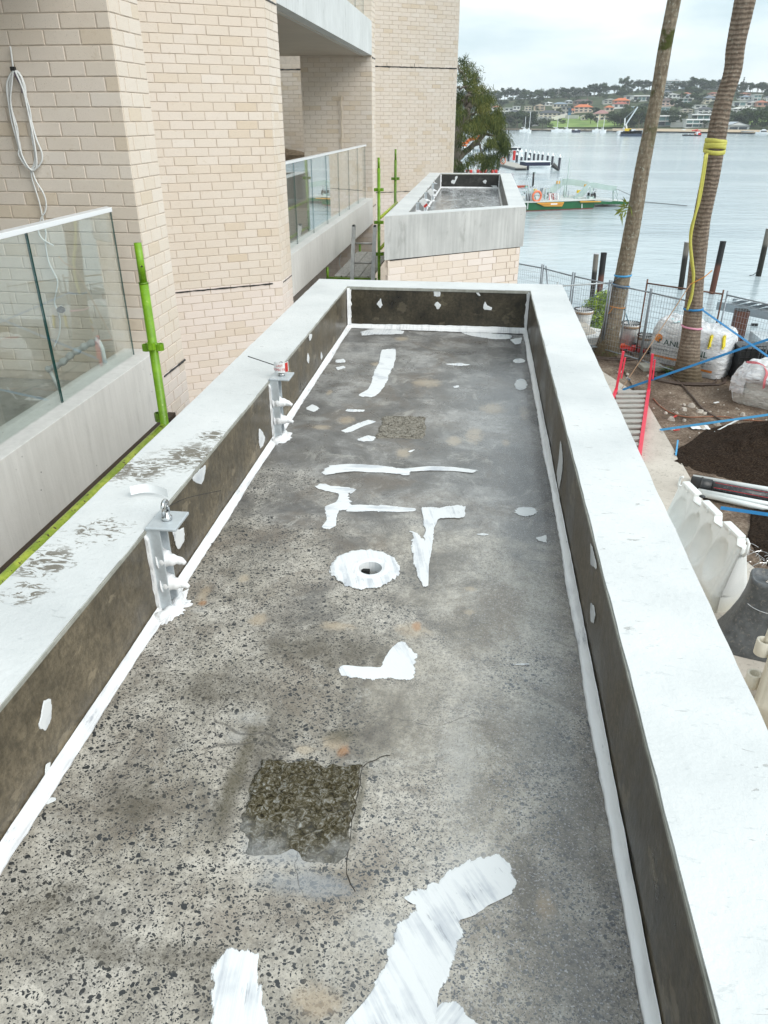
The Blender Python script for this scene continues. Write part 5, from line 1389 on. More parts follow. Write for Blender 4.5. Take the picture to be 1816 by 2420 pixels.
strap(s0, s0 + (e1_ - s0) * 1.25, .05, M_blu, 'blue strap running from the right palm down to the right edge')
g1 = atz(1472, 921, GND + .05); e2_ = aty(1816, 802, g1.y - 1.0)
strap(g1, g1 + (e2_ - g1) * 1.15, .052, M_blu, 'long blue strap rising from the path end across the palm to the right edge')
g2 = atz(1560, 1016, GND + .04); e3 = aty(1816, 980, g2.y - .6)
strap(g2, g2 + (e3 - g2) * 1.2, .045, M_blu2, 'light blue strap crossing low over the rubble')
g3 = atz(1704, 1200, GND + .6); e4 = aty(1816, 1216, g3.y - .4)
strap(g3, g3 + (e4 - g3) * 1.3, .05, M_blu, 'blue strap tied to the white barrier in front of the mulch')
strap(atz(1603, 1040, GND + .08), atz(1598, 1076, GND + .05), .03, M_blu2, 'short dangling end of blue strap at the edge of the path', 0, 'strap_end')
strap(aty(1462, 656, yb1 - .3), atz(1358, 735, GND + .5), .035, M_blu2, 'blue strap from the left palm down towards the planting tubs')
strap(aty(1472, 715, yb1), atz(1497, 800, GND + .1), .04, plain('teal_strap', (.02, .09, .12), .5), 'dark teal strap hanging from the left palm to the fence foot')
a_ = aty(1632, 672, yb2 - .32); b_ = aty(1612, 705, yb2 - .5); c_ = atz(1470, 919, GND + .03)
tb = thing('webbing_tie_down', 'tan webbing tie-down from the right palm to a ratchet at the path end', 'strap', tuple(c_))
mb = MB(); P_ = [a_, a_.lerp(c_, .25), a_.lerp(c_, .5), a_.lerp(c_, .75), c_]
for i in range(4): mb.bar(P_[i], P_[i + 1], .05 - .007 * i, .012, (0, .3, 1))
mb.build('webbing', plain('tan_webbing', (.42, .27, .16), .6, 0, .15, 14), tb)
rt = a_.lerp(c_, .9); MB().obox(rt, (.05, .03, .025), Matrix.Rotation(.6, 3, 'Y')).build('ratchet', M_steel, tb, bevel=.005)
MB().tube([(a_.x, a_.y, a_.z), a_ + Vector((.25, -.05, .17)), a_ + Vector((.42, .05, .30))], .012, 6).build('cord', M_org, tb)

# epiphyte on the left palm
q = aty(1478, 492, yb1 - .2); ep = MB()
for k in range(26):
    a = random.uniform(0, 2 * pi); l = random.uniform(.12, .34); d = Vector((cos(a) * .8 - .5, -.3, sin(a) * .8)); d.normalize()
    s = Vector((-d.z, 0, d.x)) * .02; b = q + Vector((random.gauss(0, .05), 0, random.gauss(0, .05)))
    ep.add([b, b + d * l * .5 + s, b + d * l, b + d * l * .5 - s], [(0, 1, 2, 3)])
tag(ep.build('fern', plain('yellow_green_fern', (.14, .17, .02), .6, 0, .4, 5)), 'small yellow green fern growing on the left palm trunk', 'fern')

# ---- bulk bags
def m_bag(name, lo, hi, dirt):
    g = G(name); p = g.pos()
    wv = g.noise(g.mp(p, (1, 1, 3.2)), 5.5, 6, .65, .8)
    c = g.ramp(wv, [(.32, lo), (.62, hi)])
    c = g.mix(g.ma('MULTIPLY', g.mr(g.noise(p, 3.5, 5, .7), .5, .7), dirt), c, (.36, .32, .25))
    return g.fin(c, .6, g.bump(g.ma('ADD', wv, g.ma('MULTIPLY', g.noise(p, 60, 2), .12)), .9, .05), 0, .3)
M_bag = m_bag('woven_white_plastic', (.66, .69, .73), (.88, .89, .90), .10); M_bagd = m_bag('dirty_woven_plastic', (.52, .51, .47), (.78, .77, .73), .7)
M_grn = plain('dark_green_print', (.006, .07, .055), .6); M_prb = plain('orange_print', (.80, .28, .06), .6, 0, .1, 14); M_gry = plain('grey_print', (.035, .045, .055), .6); M_byel = plain('yellow_loop_webbing', (.75, .62, .04), .6, 0, .1, 20)
def bagmaker(label, front_bl, front_dir, w, dpt, h, seed, mat, droop=.1):
    """front_bl: front face bottom left corner; front_dir: unit vector along the front"""
    fd = Vector((*front_dir, 0)).normalized(); nn = Vector((fd.y, -fd.x, 0)); bl = Vector(front_bl)
    t = thing('bulk_bag', label, 'bag', tuple(bl + fd * w / 2 - nn * dpt / 2))
    ctr = bl + fd * w / 2 - nn * dpt / 2
    def surf(a, z, off=0.0):
        """a: 0..1 around (0 = front left corner), z: 0..1 up"""
        k = a * 4; sidx = int(k) % 4; f = k - int(k)
        cs = [(-1, -1), (1, -1), (1, 1), (-1, 1)]
        c0, c1 = cs[sidx], cs[(sidx + 1) % 4]
        x = c0[0] + (c1[0] - c0[0]) * f; y = c0[1] + (c1[1] - c0[1]) * f
        r = (abs(x) ** 5 + abs(y) ** 5) ** (1 / 5.0); x /= r; y /= r
        bul = 1 + .10 * sin(pi * min(1, z * 1.1)) - .05 * (z > .8) * (z - .8) * 5
        top = max(0, z - .86) / .14
        sh = 1 - .10 * top ** 2
        wob = .030 * mnoise.noise(Vector((x * 1.4, y * 1.4, z * 2.2 + seed))) + .016 * mnoise.noise(Vector((x * 2.2, y * 2.2, z * 9 + seed))) + .008 * mnoise.noise(Vector((x * 6, y * 6, z * 22 + seed)))
        px_, py_ = x * w / 2 * bul * sh, y * dpt / 2 * bul * sh
        zz = h * z * (1 + .05 * mnoise.noise(Vector((x * 2, y * 2, seed + 9))) * z)
        n2 = Vector((x, y, 0)).normalized()
        q = ctr + fd * (px_ + n2.x * (wob + off)) - nn * (py_ + n2.y * (wob + off))
        return Vector((q.x, q.y, GND + zz))
    nu, nv = 96, 44
    mb = MB(); mb.grid(lambda s, v_: tuple(surf(s % 1.0, v_)), nu, nv)
    # gathered top
    base = len(mb.v); rings = 8
    tops = [surf((i / nu) % 1.0, 1.0) for i in range(nu + 1)]
    cz = GND + h * .97
    for j in range(1, rings + 1):
        f = j / rings
        for i in range(nu + 1):
            q = tops[i].lerp(Vector((ctr.x, ctr.y, cz)), f)
            q.z = tops[i].z + (cz - tops[i].z) * f + .055 * mnoise.noise(Vector((q.x * 5, q.y * 5, seed))) + .04 * mnoise.noise(Vector((q.x * 13, q.y * 13, seed + 2))) + .05 * sin(pi * f)
            mb.v.append(tuple(q))
    for j in range(rings):
        for i in range(nu):
            a0 = (nv * (nu + 1) + i) if j == 0 else base + (j - 1) * (nu + 1) + i
            b0 = base + j * (nu + 1) + i
            mb.f.append((a0, a0 + 1, b0 + 1, b0)); mb.tint.append(0)
    mb.build('sack', mat, t, True)
    def decal(me, s0, z0, mat, nm):
        """wrap a flat lettering mesh on the front face; s0 0..1 along front, z0 height fraction"""
        for v in me.vertices:
            a = (s0 + v.co.x / w) * .25; a = max(.002, min(.248, a))
            v.co = surf(a, z0 + v.co.y / h, .014)
        me.materials.append(mat); o = bpy.data.objects.new(nm, me); link(o, t); return o
    return t, surf, decal
def rect_mesh(w, h, n=12):
    me = bpy.data.meshes.new('strip'); vs = []; fs = []
    for i in range(n + 1): vs += [(w * i / n, 0, 0), (w * i / n, h, 0)]
    for i in range(n): fs.append((2 * i, 2 * i + 2, 2 * i + 3, 2 * i + 1))
    me.from_pydata(vs, [], fs); return me
def disc_mesh(r, n=26):
    me = bpy.data.meshes.new('disc'); vs = [(0, 0, 0)] + [(r * cos(2 * pi * k / n), r * sin(2 * pi * k / n), 0) for k in range(n)]
    me.from_pydata(vs, [], [(0, 1 + k, 1 + (k + 1) % n) for k in range(n)]); return me
def poly_mesh(pts):
    me = bpy.data.meshes.new('mark'); tr = geometry.tessellate_polygon([[Vector((x, y, 0)) for x, y in pts]])
    me.from_pydata([(x, y, 0) for x, y in pts], [], [tuple(t) for t in tr]); return me
def print_front(t, decal, w, h, x0):
    def subd(me, cuts=1):
        bm = bmesh.new(); bm.from_mesh(me); bmesh.ops.triangulate(bm, faces=bm.faces); bmesh.ops.subdivide_edges(bm, edges=bm.edges, cuts=cuts, use_grid_fill=True); bm.to_mesh(me); bm.free(); return me
    decal(subd(disc_mesh(.098)), x0 + .0, .60, M_prb, 'printed_sun')
    tree = [(-.012, -.09), (.012, -.09), (.01, -.03), (.04, -.012), (.052, .01), (.03, .02), (.004, .005), (-.02, -.012), (-.004, -.03)]
    me = poly_mesh([(x + .03, y - .035) for x, y in tree])
    for v in me.vertices: pass
    o = decal(me, x0, .60, M_grn, 'printed_tree')
    for v in o.data.vertices: v.co += Vector((0, -.004, 0))
    roots = poly_mesh([(-.02, -.11), (.0, -.085), (.04, -.10), (.075, -.125), (.03, -.118), (.0, -.13)]); decal(roots, x0, .60, M_grn, 'printed_tree')
    me = text_mesh('ANL', .20, 0, 0, 'LEFT'); decal(me, x0 + .13 / w, .455, M_grn, 'lettering')
    me = text_mesh('AUSTRALIAN NATIVE LANDSCAPES P/L', .032, 0, 0, 'LEFT'); decal(me, x0 - .10 / w, .405, M_gry, 'lettering')
    me = text_mesh('Everything for your garden', .078, .35, 0, 'LEFT')
    for v in me.vertices: v.co.x *= .86
    decal(me, x0 - .11 / w, .315, M_gry, 'lettering')
    me = text_mesh('Phone - SYDNEY 13 14 50', .045, 0, 0, 'LEFT'); decal(me, x0 - .02 / w, .23, M_grn, 'lettering')
    decal(rect_mesh(.80, .052, 24), x0 - .12 / w, .135, M_prb, 'printed_band')
    me = text_mesh('ALL YOUR GARDEN NEEDS', .03, 0, 0, 'LEFT')
    for v in me.vertices: v.co.z = 0
    o = decal(me, x0 + .0, .15, M_white, 'lettering')
    me = text_mesh('BULK BAG 1 TONNE', .034, 0, 0, 'LEFT'); decal(me, x0 + .04, .065, M_gry, 'lettering')
fa = atz(1531, 851, GND); fb = atz(1612, 868, GND); fdv = (fb - fa).normalized()
wB_ = 1.02
bt, sf, dcl = bagmaker('printed white bulk bag left of the right palm, standing on the soil', fa, (fdv.x, fdv.y), wB_, .98, 1.06, 1.0, M_bag)
print_front(bt, dcl, wB_, 1.06, .24)
cl = MB(); q = sf(.15, 1.0)
cl.grid(lambda s, v_: (q.x - .12 + .36 * s, q.y + .0 + .34 * v_, q.z + .03 + .05 * mnoise.noise(Vector((s * 4, v_ * 4, 7)))), 12, 10)
cl.build('blue_plastic', plain('pale_blue_plastic', (.45, .66, .68), .4, 0, .1, 10), bt, True)
fb2 = atz(1699, 899, GND); fa2 = fb2 - Vector((fdv.x, fdv.y + .05, 0)).normalized() * 1.05; fd2 = (fb2 - fa2).normalized()
bt2, sf2, dcl2 = bagmaker('printed white bulk bag right of the right palm, with yellow lifting loops', fa2, (fd2.x, fd2.y), 1.05, 1.0, 1.06, 4.0, M_bag)
print_front(bt2, dcl2, 1.05, 1.06, .16)
def loop(surf, a, zf, mat, par, name='lifting_loop', hgt=.05, wid=.075, L=.24):
    p0 = surf(a, zf - L, .012); p1 = surf(a, zf, .02); p2 = surf((a + .006) % 1, zf, .03); p3 = surf((a + .006) % 1, zf - L * .8, .02)
    mb = MB(); m1 = p1 + Vector((0, 0, hgt)); m2 = p2 + Vector((0, 0, hgt * .9))
    P = smooth_path([p0, p1, m1, m2, p2, p3], 5)
    for x, y in zip(P, P[1:]): mb.bar(x, y, wid, .006, (.5, -.9, 0))
    return mb.build(name, mat, par)
loop(sf2, .16, .90, M_byel, bt2); loop(sf2, .24, .93, M_byel, bt2); loop(sf2, .015, .95, M_byel, bt2)
fa3 = atz(1722, 948, GND); fb3 = atz(1816, 970, GND); fd3 = (fb3 - fa3).normalized()
bt3, sf3, dcl3 = bagmaker('dirty white bulk bag at the right edge, its top folded over with a red band', fa3, (fd3.x, fd3.y), 1.10, 1.05, .80, 8.0, M_bagd)
# folded-over cloth on the third bag
def fold(a0, a1, z0, z1, lift, seed, mat, name, nu=24, nv=18):
    mb = MB()
    def fn(s, v_):
        q = sf3((a0 + (a1 - a0) * s) % 1.0, min(.999, z0 + (z1 - z0) * v_), .03 + lift * sin(pi * min(1, v_ * 1.1)))
        q += Vector((mnoise.noise(Vector((s * 7, v_ * 7, seed))) * .03, 0, mnoise.noise(Vector((s * 5, v_ * 9, seed + 3))) * .03 + (.10 * (v_ - .75) * 4 if v_ > .75 else 0)))
        return tuple(q)
    mb.grid(fn, nu, nv); return mb.build(name, mat, bt3, True)
fold(-.03, .075, .30, .999, .03, 1, M_bag, 'folded_skirt')
fold(.07, .28, .66, .999, .05, 4, M_bag, 'folded_skirt')
mb = MB(); rp_ = [sf3(.150, .60, .06), sf3(.148, .72, .09), sf3(.146, .86, .10), sf3(.146, .985, .10)]; tp0 = rp_[-1]; rp_ += [tp0 + Vector((-.02, .12, .09)), tp0 + Vector((-.12, .34, .12)), tp0 + Vector((-.28, .50, .08))]
for x, y in zip(smooth_path(rp_, 4), smooth_path(rp_, 4)[1:]): mb.bar(x, y, .06, .006, (.3, -.9, .5))
mb.build('red_band', plain('faded_red_band', (.52, .13, .15), .6, 0, .2, 9), bt3)
tp_ = MB(); ct = sf3(.125, .99)
def tfn(s, v_):
    x, y = -.5 + s * 1.05, v_ * .95
    e = sin(pi * s) * sin(pi * v_)
    q = fa3 + fd3 * (.06 + s * 1.0) + Vector((fd3.y, -fd3.x, 0)) * -(.03 + y)
    return (q.x, q.y, GND + .78 + .10 * e ** .5 + .08 * mnoise.noise(Vector((x * 4, y * 4, 2))) + .05 * mnoise.noise(Vector((x * 10, y * 10, 5))))
tp_.grid(tfn, 36, 30).build('gathered_top', M_bag, bt3, True)
MB().tube([sf3(.02, .33, .05), sf3(.025, .12, .05)], .008, 5).build('tie_cord', M_bag, bt3)
# black crate behind the bags
q = atz(1770, 905, GND)
cr_ = thing('plastic_crate', 'black plastic mesh crate behind the dirty bulk bag', 'crate', (q.x + .3, q.y + .35, GND))
mb = MB()
for k in range(11): mb.box(q.x - .3 + k * .12, q.y + .1, GND, q.x - .285 + k * .12, q.y + .115, GND + .85)
for k in range(7): mb.box(q.x - .3, q.y + .096, GND + k * .14, q.x + .92, q.y + .119, GND + .018 + k * .14)
mb.build('front_grille', M_black, cr_); MB().box(q.x - .3, q.y + .12, GND, q.x + .92, q.y + .8, GND + .78).build('bin', M_black, cr_)

# ---- steps / ladder with red rails
zL = GND + .10
lA, lB = atz(1456, 926, zL), atz(1533, 926, zL); nA = atz(1395, 1080, zL); nB = atz(1511, 1080, zL)
rl = thing('red_stepladder', 'red-railed stepladder with grey treads lying along the path', 'ladder', tuple((lA + lB) / 2))
M_rr = plain('red_fibreglass', (.72, .045, .085), .4, 0, .1, 5)
for nm, a, b, up in (('rail', lA, nA, aty(1474, 830, lA.y)), ('rail', lB, nB, aty(1543, 836, lB.y))):
    MB().bar(a + (a - b) * .02, b, .075, .13).build('rail', M_rr, rl, bevel=.008)
    MB().bar(a, up, .06, .05).build('guard_post', M_rr, rl, bevel=.006)
    mid = a.lerp(up, .35)
    MB().bar(mid + Vector((.06, -.02, 0)), up.lerp(a, .15) + Vector((.07, .02, 0)), .03, .03).build('guard_brace', M_rr, rl)
nT = 12
for k in range(nT):
    f = (k + .3) / nT
    a = lA.lerp(nA, f); b = lB.lerp(nB, f)
    MB().bar(a + Vector((.03, 0, .03)), b + Vector((-.03, 0, .03)), .155, .028).build('tread', plain('grey_tread', (.42, .41, .38), .6, .2, .12, 8, .15) if k == 0 else bpy.data.materials['grey_tread'], rl, bevel=.004)

# ---- red fence feet and boots
def foot(label, u, v, rz, mat, s=1.0, name='stabiliser_block'):
    q = atz(u, v, GND); t = thing(name, label, 'fence foot', (q.x, q.y, GND), rz)
    MB().box(-.33 * s, -.12, 0, .33 * s, .12, .10).build('base', mat, t, bevel=.03, world=False)
    MB().box(-.12, -.10, .10, .12, .10, .15).build('socket_block', mat, t, bevel=.02, world=False)
    for sx in (-.24, .24): MB().box(sx * s - .05, -.125, .03, sx * s + .05, -.118, .08).build('recess', M_black, t, world=False)
    return t
foot('orange red plastic fence foot beside the left palm', 1467, 826, .2, M_orp, .75)
foot('long red plastic fence foot between the two palms', 1503, 830, -.05, M_redp, 1.2)

# ---- temporary fence panels
M_fgalv = plain('fence_tube', (.30, .33, .36), .45, .5, .2, 10); M_rust = plain('rusty_fence_tube', (.15, .075, .05), .6, .2, .5, 14)
def m_mesh():
    g = G('weld_mesh_wire'); return g.fin((.33, .36, .40), .5, None, .4)
M_wire = m_mesh()
FH = 1.80
def fence(label, pa, pb, zt=None, mat=M_fgalv, zbase=GND, ph=.10, rr=.021):
    a = atz(*pa, zt or zr(-3.7)); b = atz(*pb, zt or zr(-3.7)); z1 = a.z
    t = thing('mesh_fence', label, 'fence', (a.x, a.y, zbase), group='temporary fence panels along the water')
    for q in (a, b): MB().tube([(q.x, q.y, zbase + .02), (q.x, q.y, z1 + ph)], rr, 8).build('post', mat, t, True)
    MB().tube([a, b], rr * .9, 8).build('top_rail', mat, t, True)
    MB().tube([(a.x, a.y, zbase + .15), (b.x, b.y, zbase + .15)], rr * .8, 6).build('bottom_rail', mat, t, True)
    d = b - a; L = d.length; d.normalize(); w = MB(); nV = int(L / .075)
    sd = Vector((-d.y, d.x, 0))
    for i in range(1, nV):
        q = a + d * (L * i / nV)
        w.bar((q.x, q.y, zbase + .15), (q.x, q.y, z1), .0042, .0042)
    for j in range(1, 12):
        zz = zbase + .15 + (z1 - zbase - .15) * j / 12
        w.bar((a.x, a.y, zz), (b.x, b.y, zz), .0042, .0042)
    o = w.build('wire_mesh', M_wire, t); o['kind'] = 'stuff'
    return t
fence('temporary mesh fence panel just right of the farther planter', (1200, 618), (1281, 633))
fence('temporary mesh fence panel second from the farther planter, by the grey pile', (1285, 634), (1354, 652))
fence('temporary mesh fence panel behind the left palm', (1359, 653), (1441, 671))
fence('temporary mesh fence panel between the palms, set back', (1446, 672), (1538, 691))
fence('temporary mesh fence panel behind the bulk bags, set back', (1541, 692), (1640, 714))
fence('nearer fence panel with a pale top rail behind the left palm', (1318, 676), (1489, 665), None, plain('pale_fence_tube', (.52, .56, .58), .4, .3, .1, 9))
fence('fence panel with a rusty top rail behind the right palm', (1530, 669), (1709, 695), None, M_rust)
fence('fence panel at the right edge above the dirty bulk bag', (1719, 697), (1838, 724))
a = atz(1281, 662, zr(-4.1)); b = atz(1291, 628, zr(-3.7))
tag(MB().tube([(a.x + .4, a.y - .3, GND), b], .022, 8).build('fence_brace', M_fgalv, None, True), 'slanting grey brace tube leaning on the fence near the farther planter', 'brace')

# ---- sea wall coping, blocks and tubs
M_wcap = plain('white_sea_wall_cap', (.70, .70, .68), .8, 0, .08, 4, .15)
M_bblk = plain('buff_block', (.50, .46, .40), .85, 0, .12, 5, .25)
pts_l = [(-8, 31), (1.6, 23.3), (7.2, 19.0), (14, 12.5)]
sw = thing('sea_wall', 'low sea wall with a white capping along the edge of the water', 'wall', (3, 22, 0))
mb = MB()
for a, b in zip(pts_l, pts_l[1:]):
    A_, B_ = Vector((*a, GND + .05)), Vector((*b, GND + .05)); mb.bar(A_, B_, .46, .10)
mb.build('capping', M_wcap, sw)
mb = MB()
for a, b in zip(pts_l, pts_l[1:]): mb.bar(Vector((*a, .9)), Vector((*b, .9)), .42, 2.2)
mb.build('wall_face', M_bblk, sw)
q0 = atz(1462, 806, GND + .05); q1 = atz(1530, 828, GND + .05)
ext = (q1 - q0)
tag(MB().bar(q0 - ext * .6, q1 + ext * .8, .10, .16).build('sleeper', M_dark), 'black sleeper edging the soil behind the red fence feet', 'sleeper')
q0 = atz(1475, 793, GND + .05); q1 = atz(1525, 806, GND + .05)
tag(MB().bar(q0 - (q1 - q0) * .4, q1 + (q1 - q0) * 1.2, .7, .12).build('coping_slab', M_wcap), 'pale coping slab behind the black sleeper edging', 'slab')
def blk(label, px, z0, z1, mat):
    P = [atz(u, v, z1) for u, v in px]
    o = MB().prism([(q.x, q.y) for q in P], z0, z1).build('stone_block', mat, bevel=.012); return tag(o, label, 'block')
blk('buff stone block sloping beside the green shrub', [(1363, 749), (1376, 752), (1409, 784), (1381, 790)], GND, GND + .32, M_bblk)
blk('white-topped stone block at the foot of the left palm', [(1381, 792), (1422, 783), (1420, 797), (1387, 800)], GND - .02, GND + .28, M_wcap)
blk('low buff block in front of the white-topped block, by the palm', [(1389, 803), (1420, 798), (1414, 812), (1393, 817)], GND - .02, GND + .14, M_bblk)
# tubs
M_tub = plain('white_tub', (.66, .68, .68), .6, 0, .1, 6); M_rim = plain('wood_rim', (.33, .23, .14), .6, 0, .2, 10)
for k, (u, v, rp, lab) in enumerate(((1380, 731, 23.5, 'white round planting tub with a wooden rim left of the green shrub'), (1492, 764, 24, 'white round planting tub with a wooden rim between the palms'), (1527, 792, 20, 'lower white round tub partly behind the printed bulk bag'))):
    zt = GND + (.62 if k < 2 else .42); c = atz(u, v, zt); r = (atz(u + rp, v, zt) - c).length
    t = thing('planting_tub', lab, 'tub', (c.x, c.y, GND)); c0 = (c.x, c.y, 0)
    MB().lathe([(r * .78, GND), (r * .93, zt - .12), (r * .93, zt - .1)], c0, 32).build('tub_body', M_tub, t, True)
    MB().lathe([(r * .96, zt - .10), (r, zt - .09), (r, zt - .04), (r * .96, zt - .035)], c0, 32, cap=False).build('rim', M_rim, t, True)
    MB().lathe([(r * .97, zt - .036), (r * .96, zt), (r * .80, zt), (r * .78, zt - .16), (.01, zt - .17)], c0, 32, cap=False).build('liner', M_black if False else M_white, t)
    MB().lathe([(.01, zt - .10), (r * .79, zt - .10)], c0, 28, cap=False).build('dark_fill', M_dark, t)
    mb = MB()
    for i in range(26):
        a = i / 26 * 2 * pi; mb.obox((c.x + r * .88 * cos(a), c.y + r * .88 * sin(a), zt + .012), (.022, .012, .014), Matrix.Rotation(a, 3, 'Z'))
    mb.build('rim_studs', M_black, t)
# shrub
sh = thing('green_shrub', 'bright yellow green shrub growing behind the left palm', 'shrub', tuple(atz(1408, 795, GND)))
c = aty(1407, 742, atz(1412, 786, GND).y + .9); mb = MB(); mbs = MB()
for k in range(3600):
    a, b = random.uniform(0, 2 * pi), random.uniform(-1, 1); r = random.uniform(.45, 1) ** .6
    px_ = .46 * (1 + .1 * sin(a * 3)); 
    q = c + Vector((px_ * r * cos(a) * sqrt(1 - b * b) + .22 * b, .4 * r * sin(a) * sqrt(1 - b * b), .68 * r * b))
    d = Vector((random.gauss(0, 1), random.gauss(0, 1), random.gauss(-.2, .8))).normalized(); l = random.uniform(.10, .19); s = d.cross(Vector((random.gauss(0, 1), random.gauss(0, 1), 1))).normalized() * .018
    mb.add([q, q + d * l * .5 + s, q + d * l, q + d * l * .5 - s], [(0, 1, 2, 3)], random.uniform(.01, 1))
g = G('glossy_shrub_leaf'); M_shrub = g.fin(g.ramp(g.attr('tint'), [(0, (.07, .15, .015)), (.5, (.26, .40, .03)), (1, (.48, .60, .08))]), .4, None, 0, .4)
mb.build('foliage', M_shrub, sh)
for k in range(6): mbs.tube([(c.x + random.gauss(0, .05), c.y, GND), c + Vector((random.gauss(0, .2), random.gauss(0, .15), .1))], .012, 5)
mbs.build('stem', M_poly, sh)

# ---- water-filled barriers
def m_poly(name, a, b, stain):
    g = G(name); p = g.pos()
    c = g.ramp(g.noise(p, 3.2, 5, .6), [(.3, a), (.7, b)])
    z = g.sep(p)[2]
    c = g.mix(g.mr(g.ma('ADD', z, g.ma('MULTIPLY', g.noise(p, 5, 3), .12)), GND + .10, GND + .45, .55, 0), c, stain)
    sc = g.mr(g.noise(g.mp(p, (1, 1, 2.2)), 24, 5, .8), .66, .70)
    c = g.mix(g.ma('MULTIPLY', sc, .35), c, (.32, .30, .26))
    return g.fin(c, .42, g.bump(g.noise(p, 18, 3), .2, .004), 0, .45)
M_bw = m_poly('milky_white_polyethylene', (.76, .79, .78), (.86, .88, .87), (.62, .57, .42)); M_bc = m_poly('cream_polyethylene', (.60, .56, .46), (.72, .68, .58), (.50, .42, .28))
def barrier(label, base_near, ang, L, mat, H=1.02, lugs=False, name='water_barrier'):
    """long body along local +x (from the near end), triangular profile, scalloped top, round dimples"""
    t = thing(name, label, 'barrier', (base_near[0], base_near[1], GND + .03), ang)
    def top(x):
        f = (x / L * 3) % 1.0
        return H - .07 * (1 if (f < .16 or f > .84) else 0) - .03 * sin(pi * f) * 0
    nx, nz = 110, 30
    def half(zf):           # half width at height
        return .045 + .265 * (1 - zf) ** 1.05 if zf > .28 else .265 * (1 - .28) ** 1.05 + .045 + .01
    mb = MB()
    for sg in (-1, 1):
        def fn(s, t_2):
            x = L * s; hh = top(x); zf = t_2; z = hh * zf
            y = half(zf)
            for c in (.17, .39, .61, .83):
                dx = (s - c) * L / .17; dz = (zf - .60) / .27
                r2 = dx * dx + dz * dz
                if r2 < 1: y -= .10 * (1 - r2) ** .55
            y += .018 * sin(s * pi * 6 * 2) * max(0, zf - .86) * 5
            en = min(x, L - x); 
            if en < .05: y *= sqrt(max(.02, 1 - ((.05 - en) / .05) ** 2)) * .5 + .5
            return (x, sg * max(.03, y), z)
        mb.grid(fn, nx, nz)
    # top and ends
    n0 = len(mb.v); a = nz * (nx + 1)
    for i in range(nx): mb.f.append((a + i, a + i + 1, (nx + 1) * (nz + 1) + a + i + 1, (nx + 1) * (nz + 1) + a + i)); mb.tint.append(0)
    for e in (0, nx):
        for j in range(nz):
            k0 = j * (nx + 1) + e; k1 = (nx + 1) * (nz + 1) + k0
            mb.f.append((k0, k0 + nx + 1, k1 + nx + 1, k1)); mb.tint.append(0)
    mb.build('tank', mat, t, True, world=False)
    for k in range(3):      # top ridges between the scallops
        x0 = L * (k + .5) / 3
        MB().box(x0 - L / 9, -.055, H - .02, x0 + L / 9, .055, H + .035).build('top_block', mat, t, bevel=.02, world=False)
        MB().box(x0 - .02, -.066, H - .05, x0 + .02, .066, H + .02).build('rib', mat, t, bevel=.01, world=False)
    MB().lathe([(.04, 0), (.04, .012)], (L * .66, 0, H + .035), 18).build('filler_cap', M_black, t, True, world=False)
    for x0 in (-.015, L + .015):
        MB().tube([(x0, -.0, H - .18), (x0 - .05 * (1 if x0 < 0 else -1), 0, H - .10), (x0 - .045 * (1 if x0 < 0 else -1), 0, H + .02), (x0 + .02 * (1 if x0 < 0 else -1), 0, H + .05)], .018, 8).build('hook_loop', mat, t, True, world=False)
    if lugs:
        for zz in (.30, .72):
            MB().lathe([(.075, 0), (.075, .16), (.05, .16), (.05, .02)], (-.07, .0, zz), 20, cap=False).build('hinge_lug', mat, t, True, world=False)
    return t
nb = Vector((3.36, 8.02)); fb_ = Vector((3.03, 9.6)); d_ = fb_ - nb
barrier('white water-filled barrier standing beside the path with round dimples', (nb.x, nb.y), atan2(d_.y, d_.x), 1.72, M_bw)
barrier('cream water-filled barrier at the right edge nearest the camera', (3.12, 6.25), -.55, 1.7, M_bc, 1.0, True)
barrier('white water-filled barrier mostly hidden behind the planter edge', (2.42, 9.1), 1.75, 1.6, M_bw)
# black rubber barrier base
bk = thing('barrier_base', 'flared black rubber base with a bolted oval top between the white and cream barriers', 'barrier', (3.70, 7.35, GND + .035))
c = Vector((3.58, 7.42)); rz_ = -.25
M_rub = plain('scuffed_black_rubber', (.10, .108, .115), .42, 0, .35, 12, .4, .5, (.22, .21, .19))
def sup(r, a, e=4): return 1 / (abs(cos(a)) ** e + abs(sin(a)) ** e) ** (1 / e) * r
def loft(prof, n=48, e=4):
    mb = MB(); vs = []; fs = []
    for (hx, hy, z) in prof:
        for k in range(n):
            a = 2 * pi * k / n; s = sup(1, a, e); x, y = hx * s * cos(a), hy * s * sin(a)
            vs.append((c.x + x * cos(rz_) - y * sin(rz_), c.y + x * sin(rz_) + y * cos(rz_), GND + .035 + z))
    for i in range(len(prof) - 1):
        for k in range(n): fs.append((i * n + k, i * n + (k + 1) % n, (i + 1) * n + (k + 1) % n, (i + 1) * n + k))
    return mb.add(vs, fs)
loft([(.52, .36, 0), (.52, .36, .04), (.47, .31, .15), (.41, .26, .30), (.35, .215, .48), (.315, .195, .64), (.30, .19, .78), (.305, .195, .86), (.30, .19, .90), (.27, .165, .905), (.26, .155, .86), (.01, .01, .855)]).build('flared_body', M_rub, bk, True)
for dx, dy in ((-.12, -.03), (.13, .03)):
    x, y = c.x + dx * cos(rz_), c.y + dx * sin(rz_) + dy
    MB().lathe([(.035, 0), (.035, .02), (.018, .022), (.018, .09), (.030, .092), (.030, .12)], (x, y, GND + .88), 12).build('bolt', M_steel, bk, True)
MB().tube([(c.x + .33 * cos(a), c.y - .05 + .22 * sin(a), GND + .66 + .03 * sin(a)) for a in np.linspace(-2.9, -.3, 14)], .004, 5).build('tie_wire', M_steel, bk)
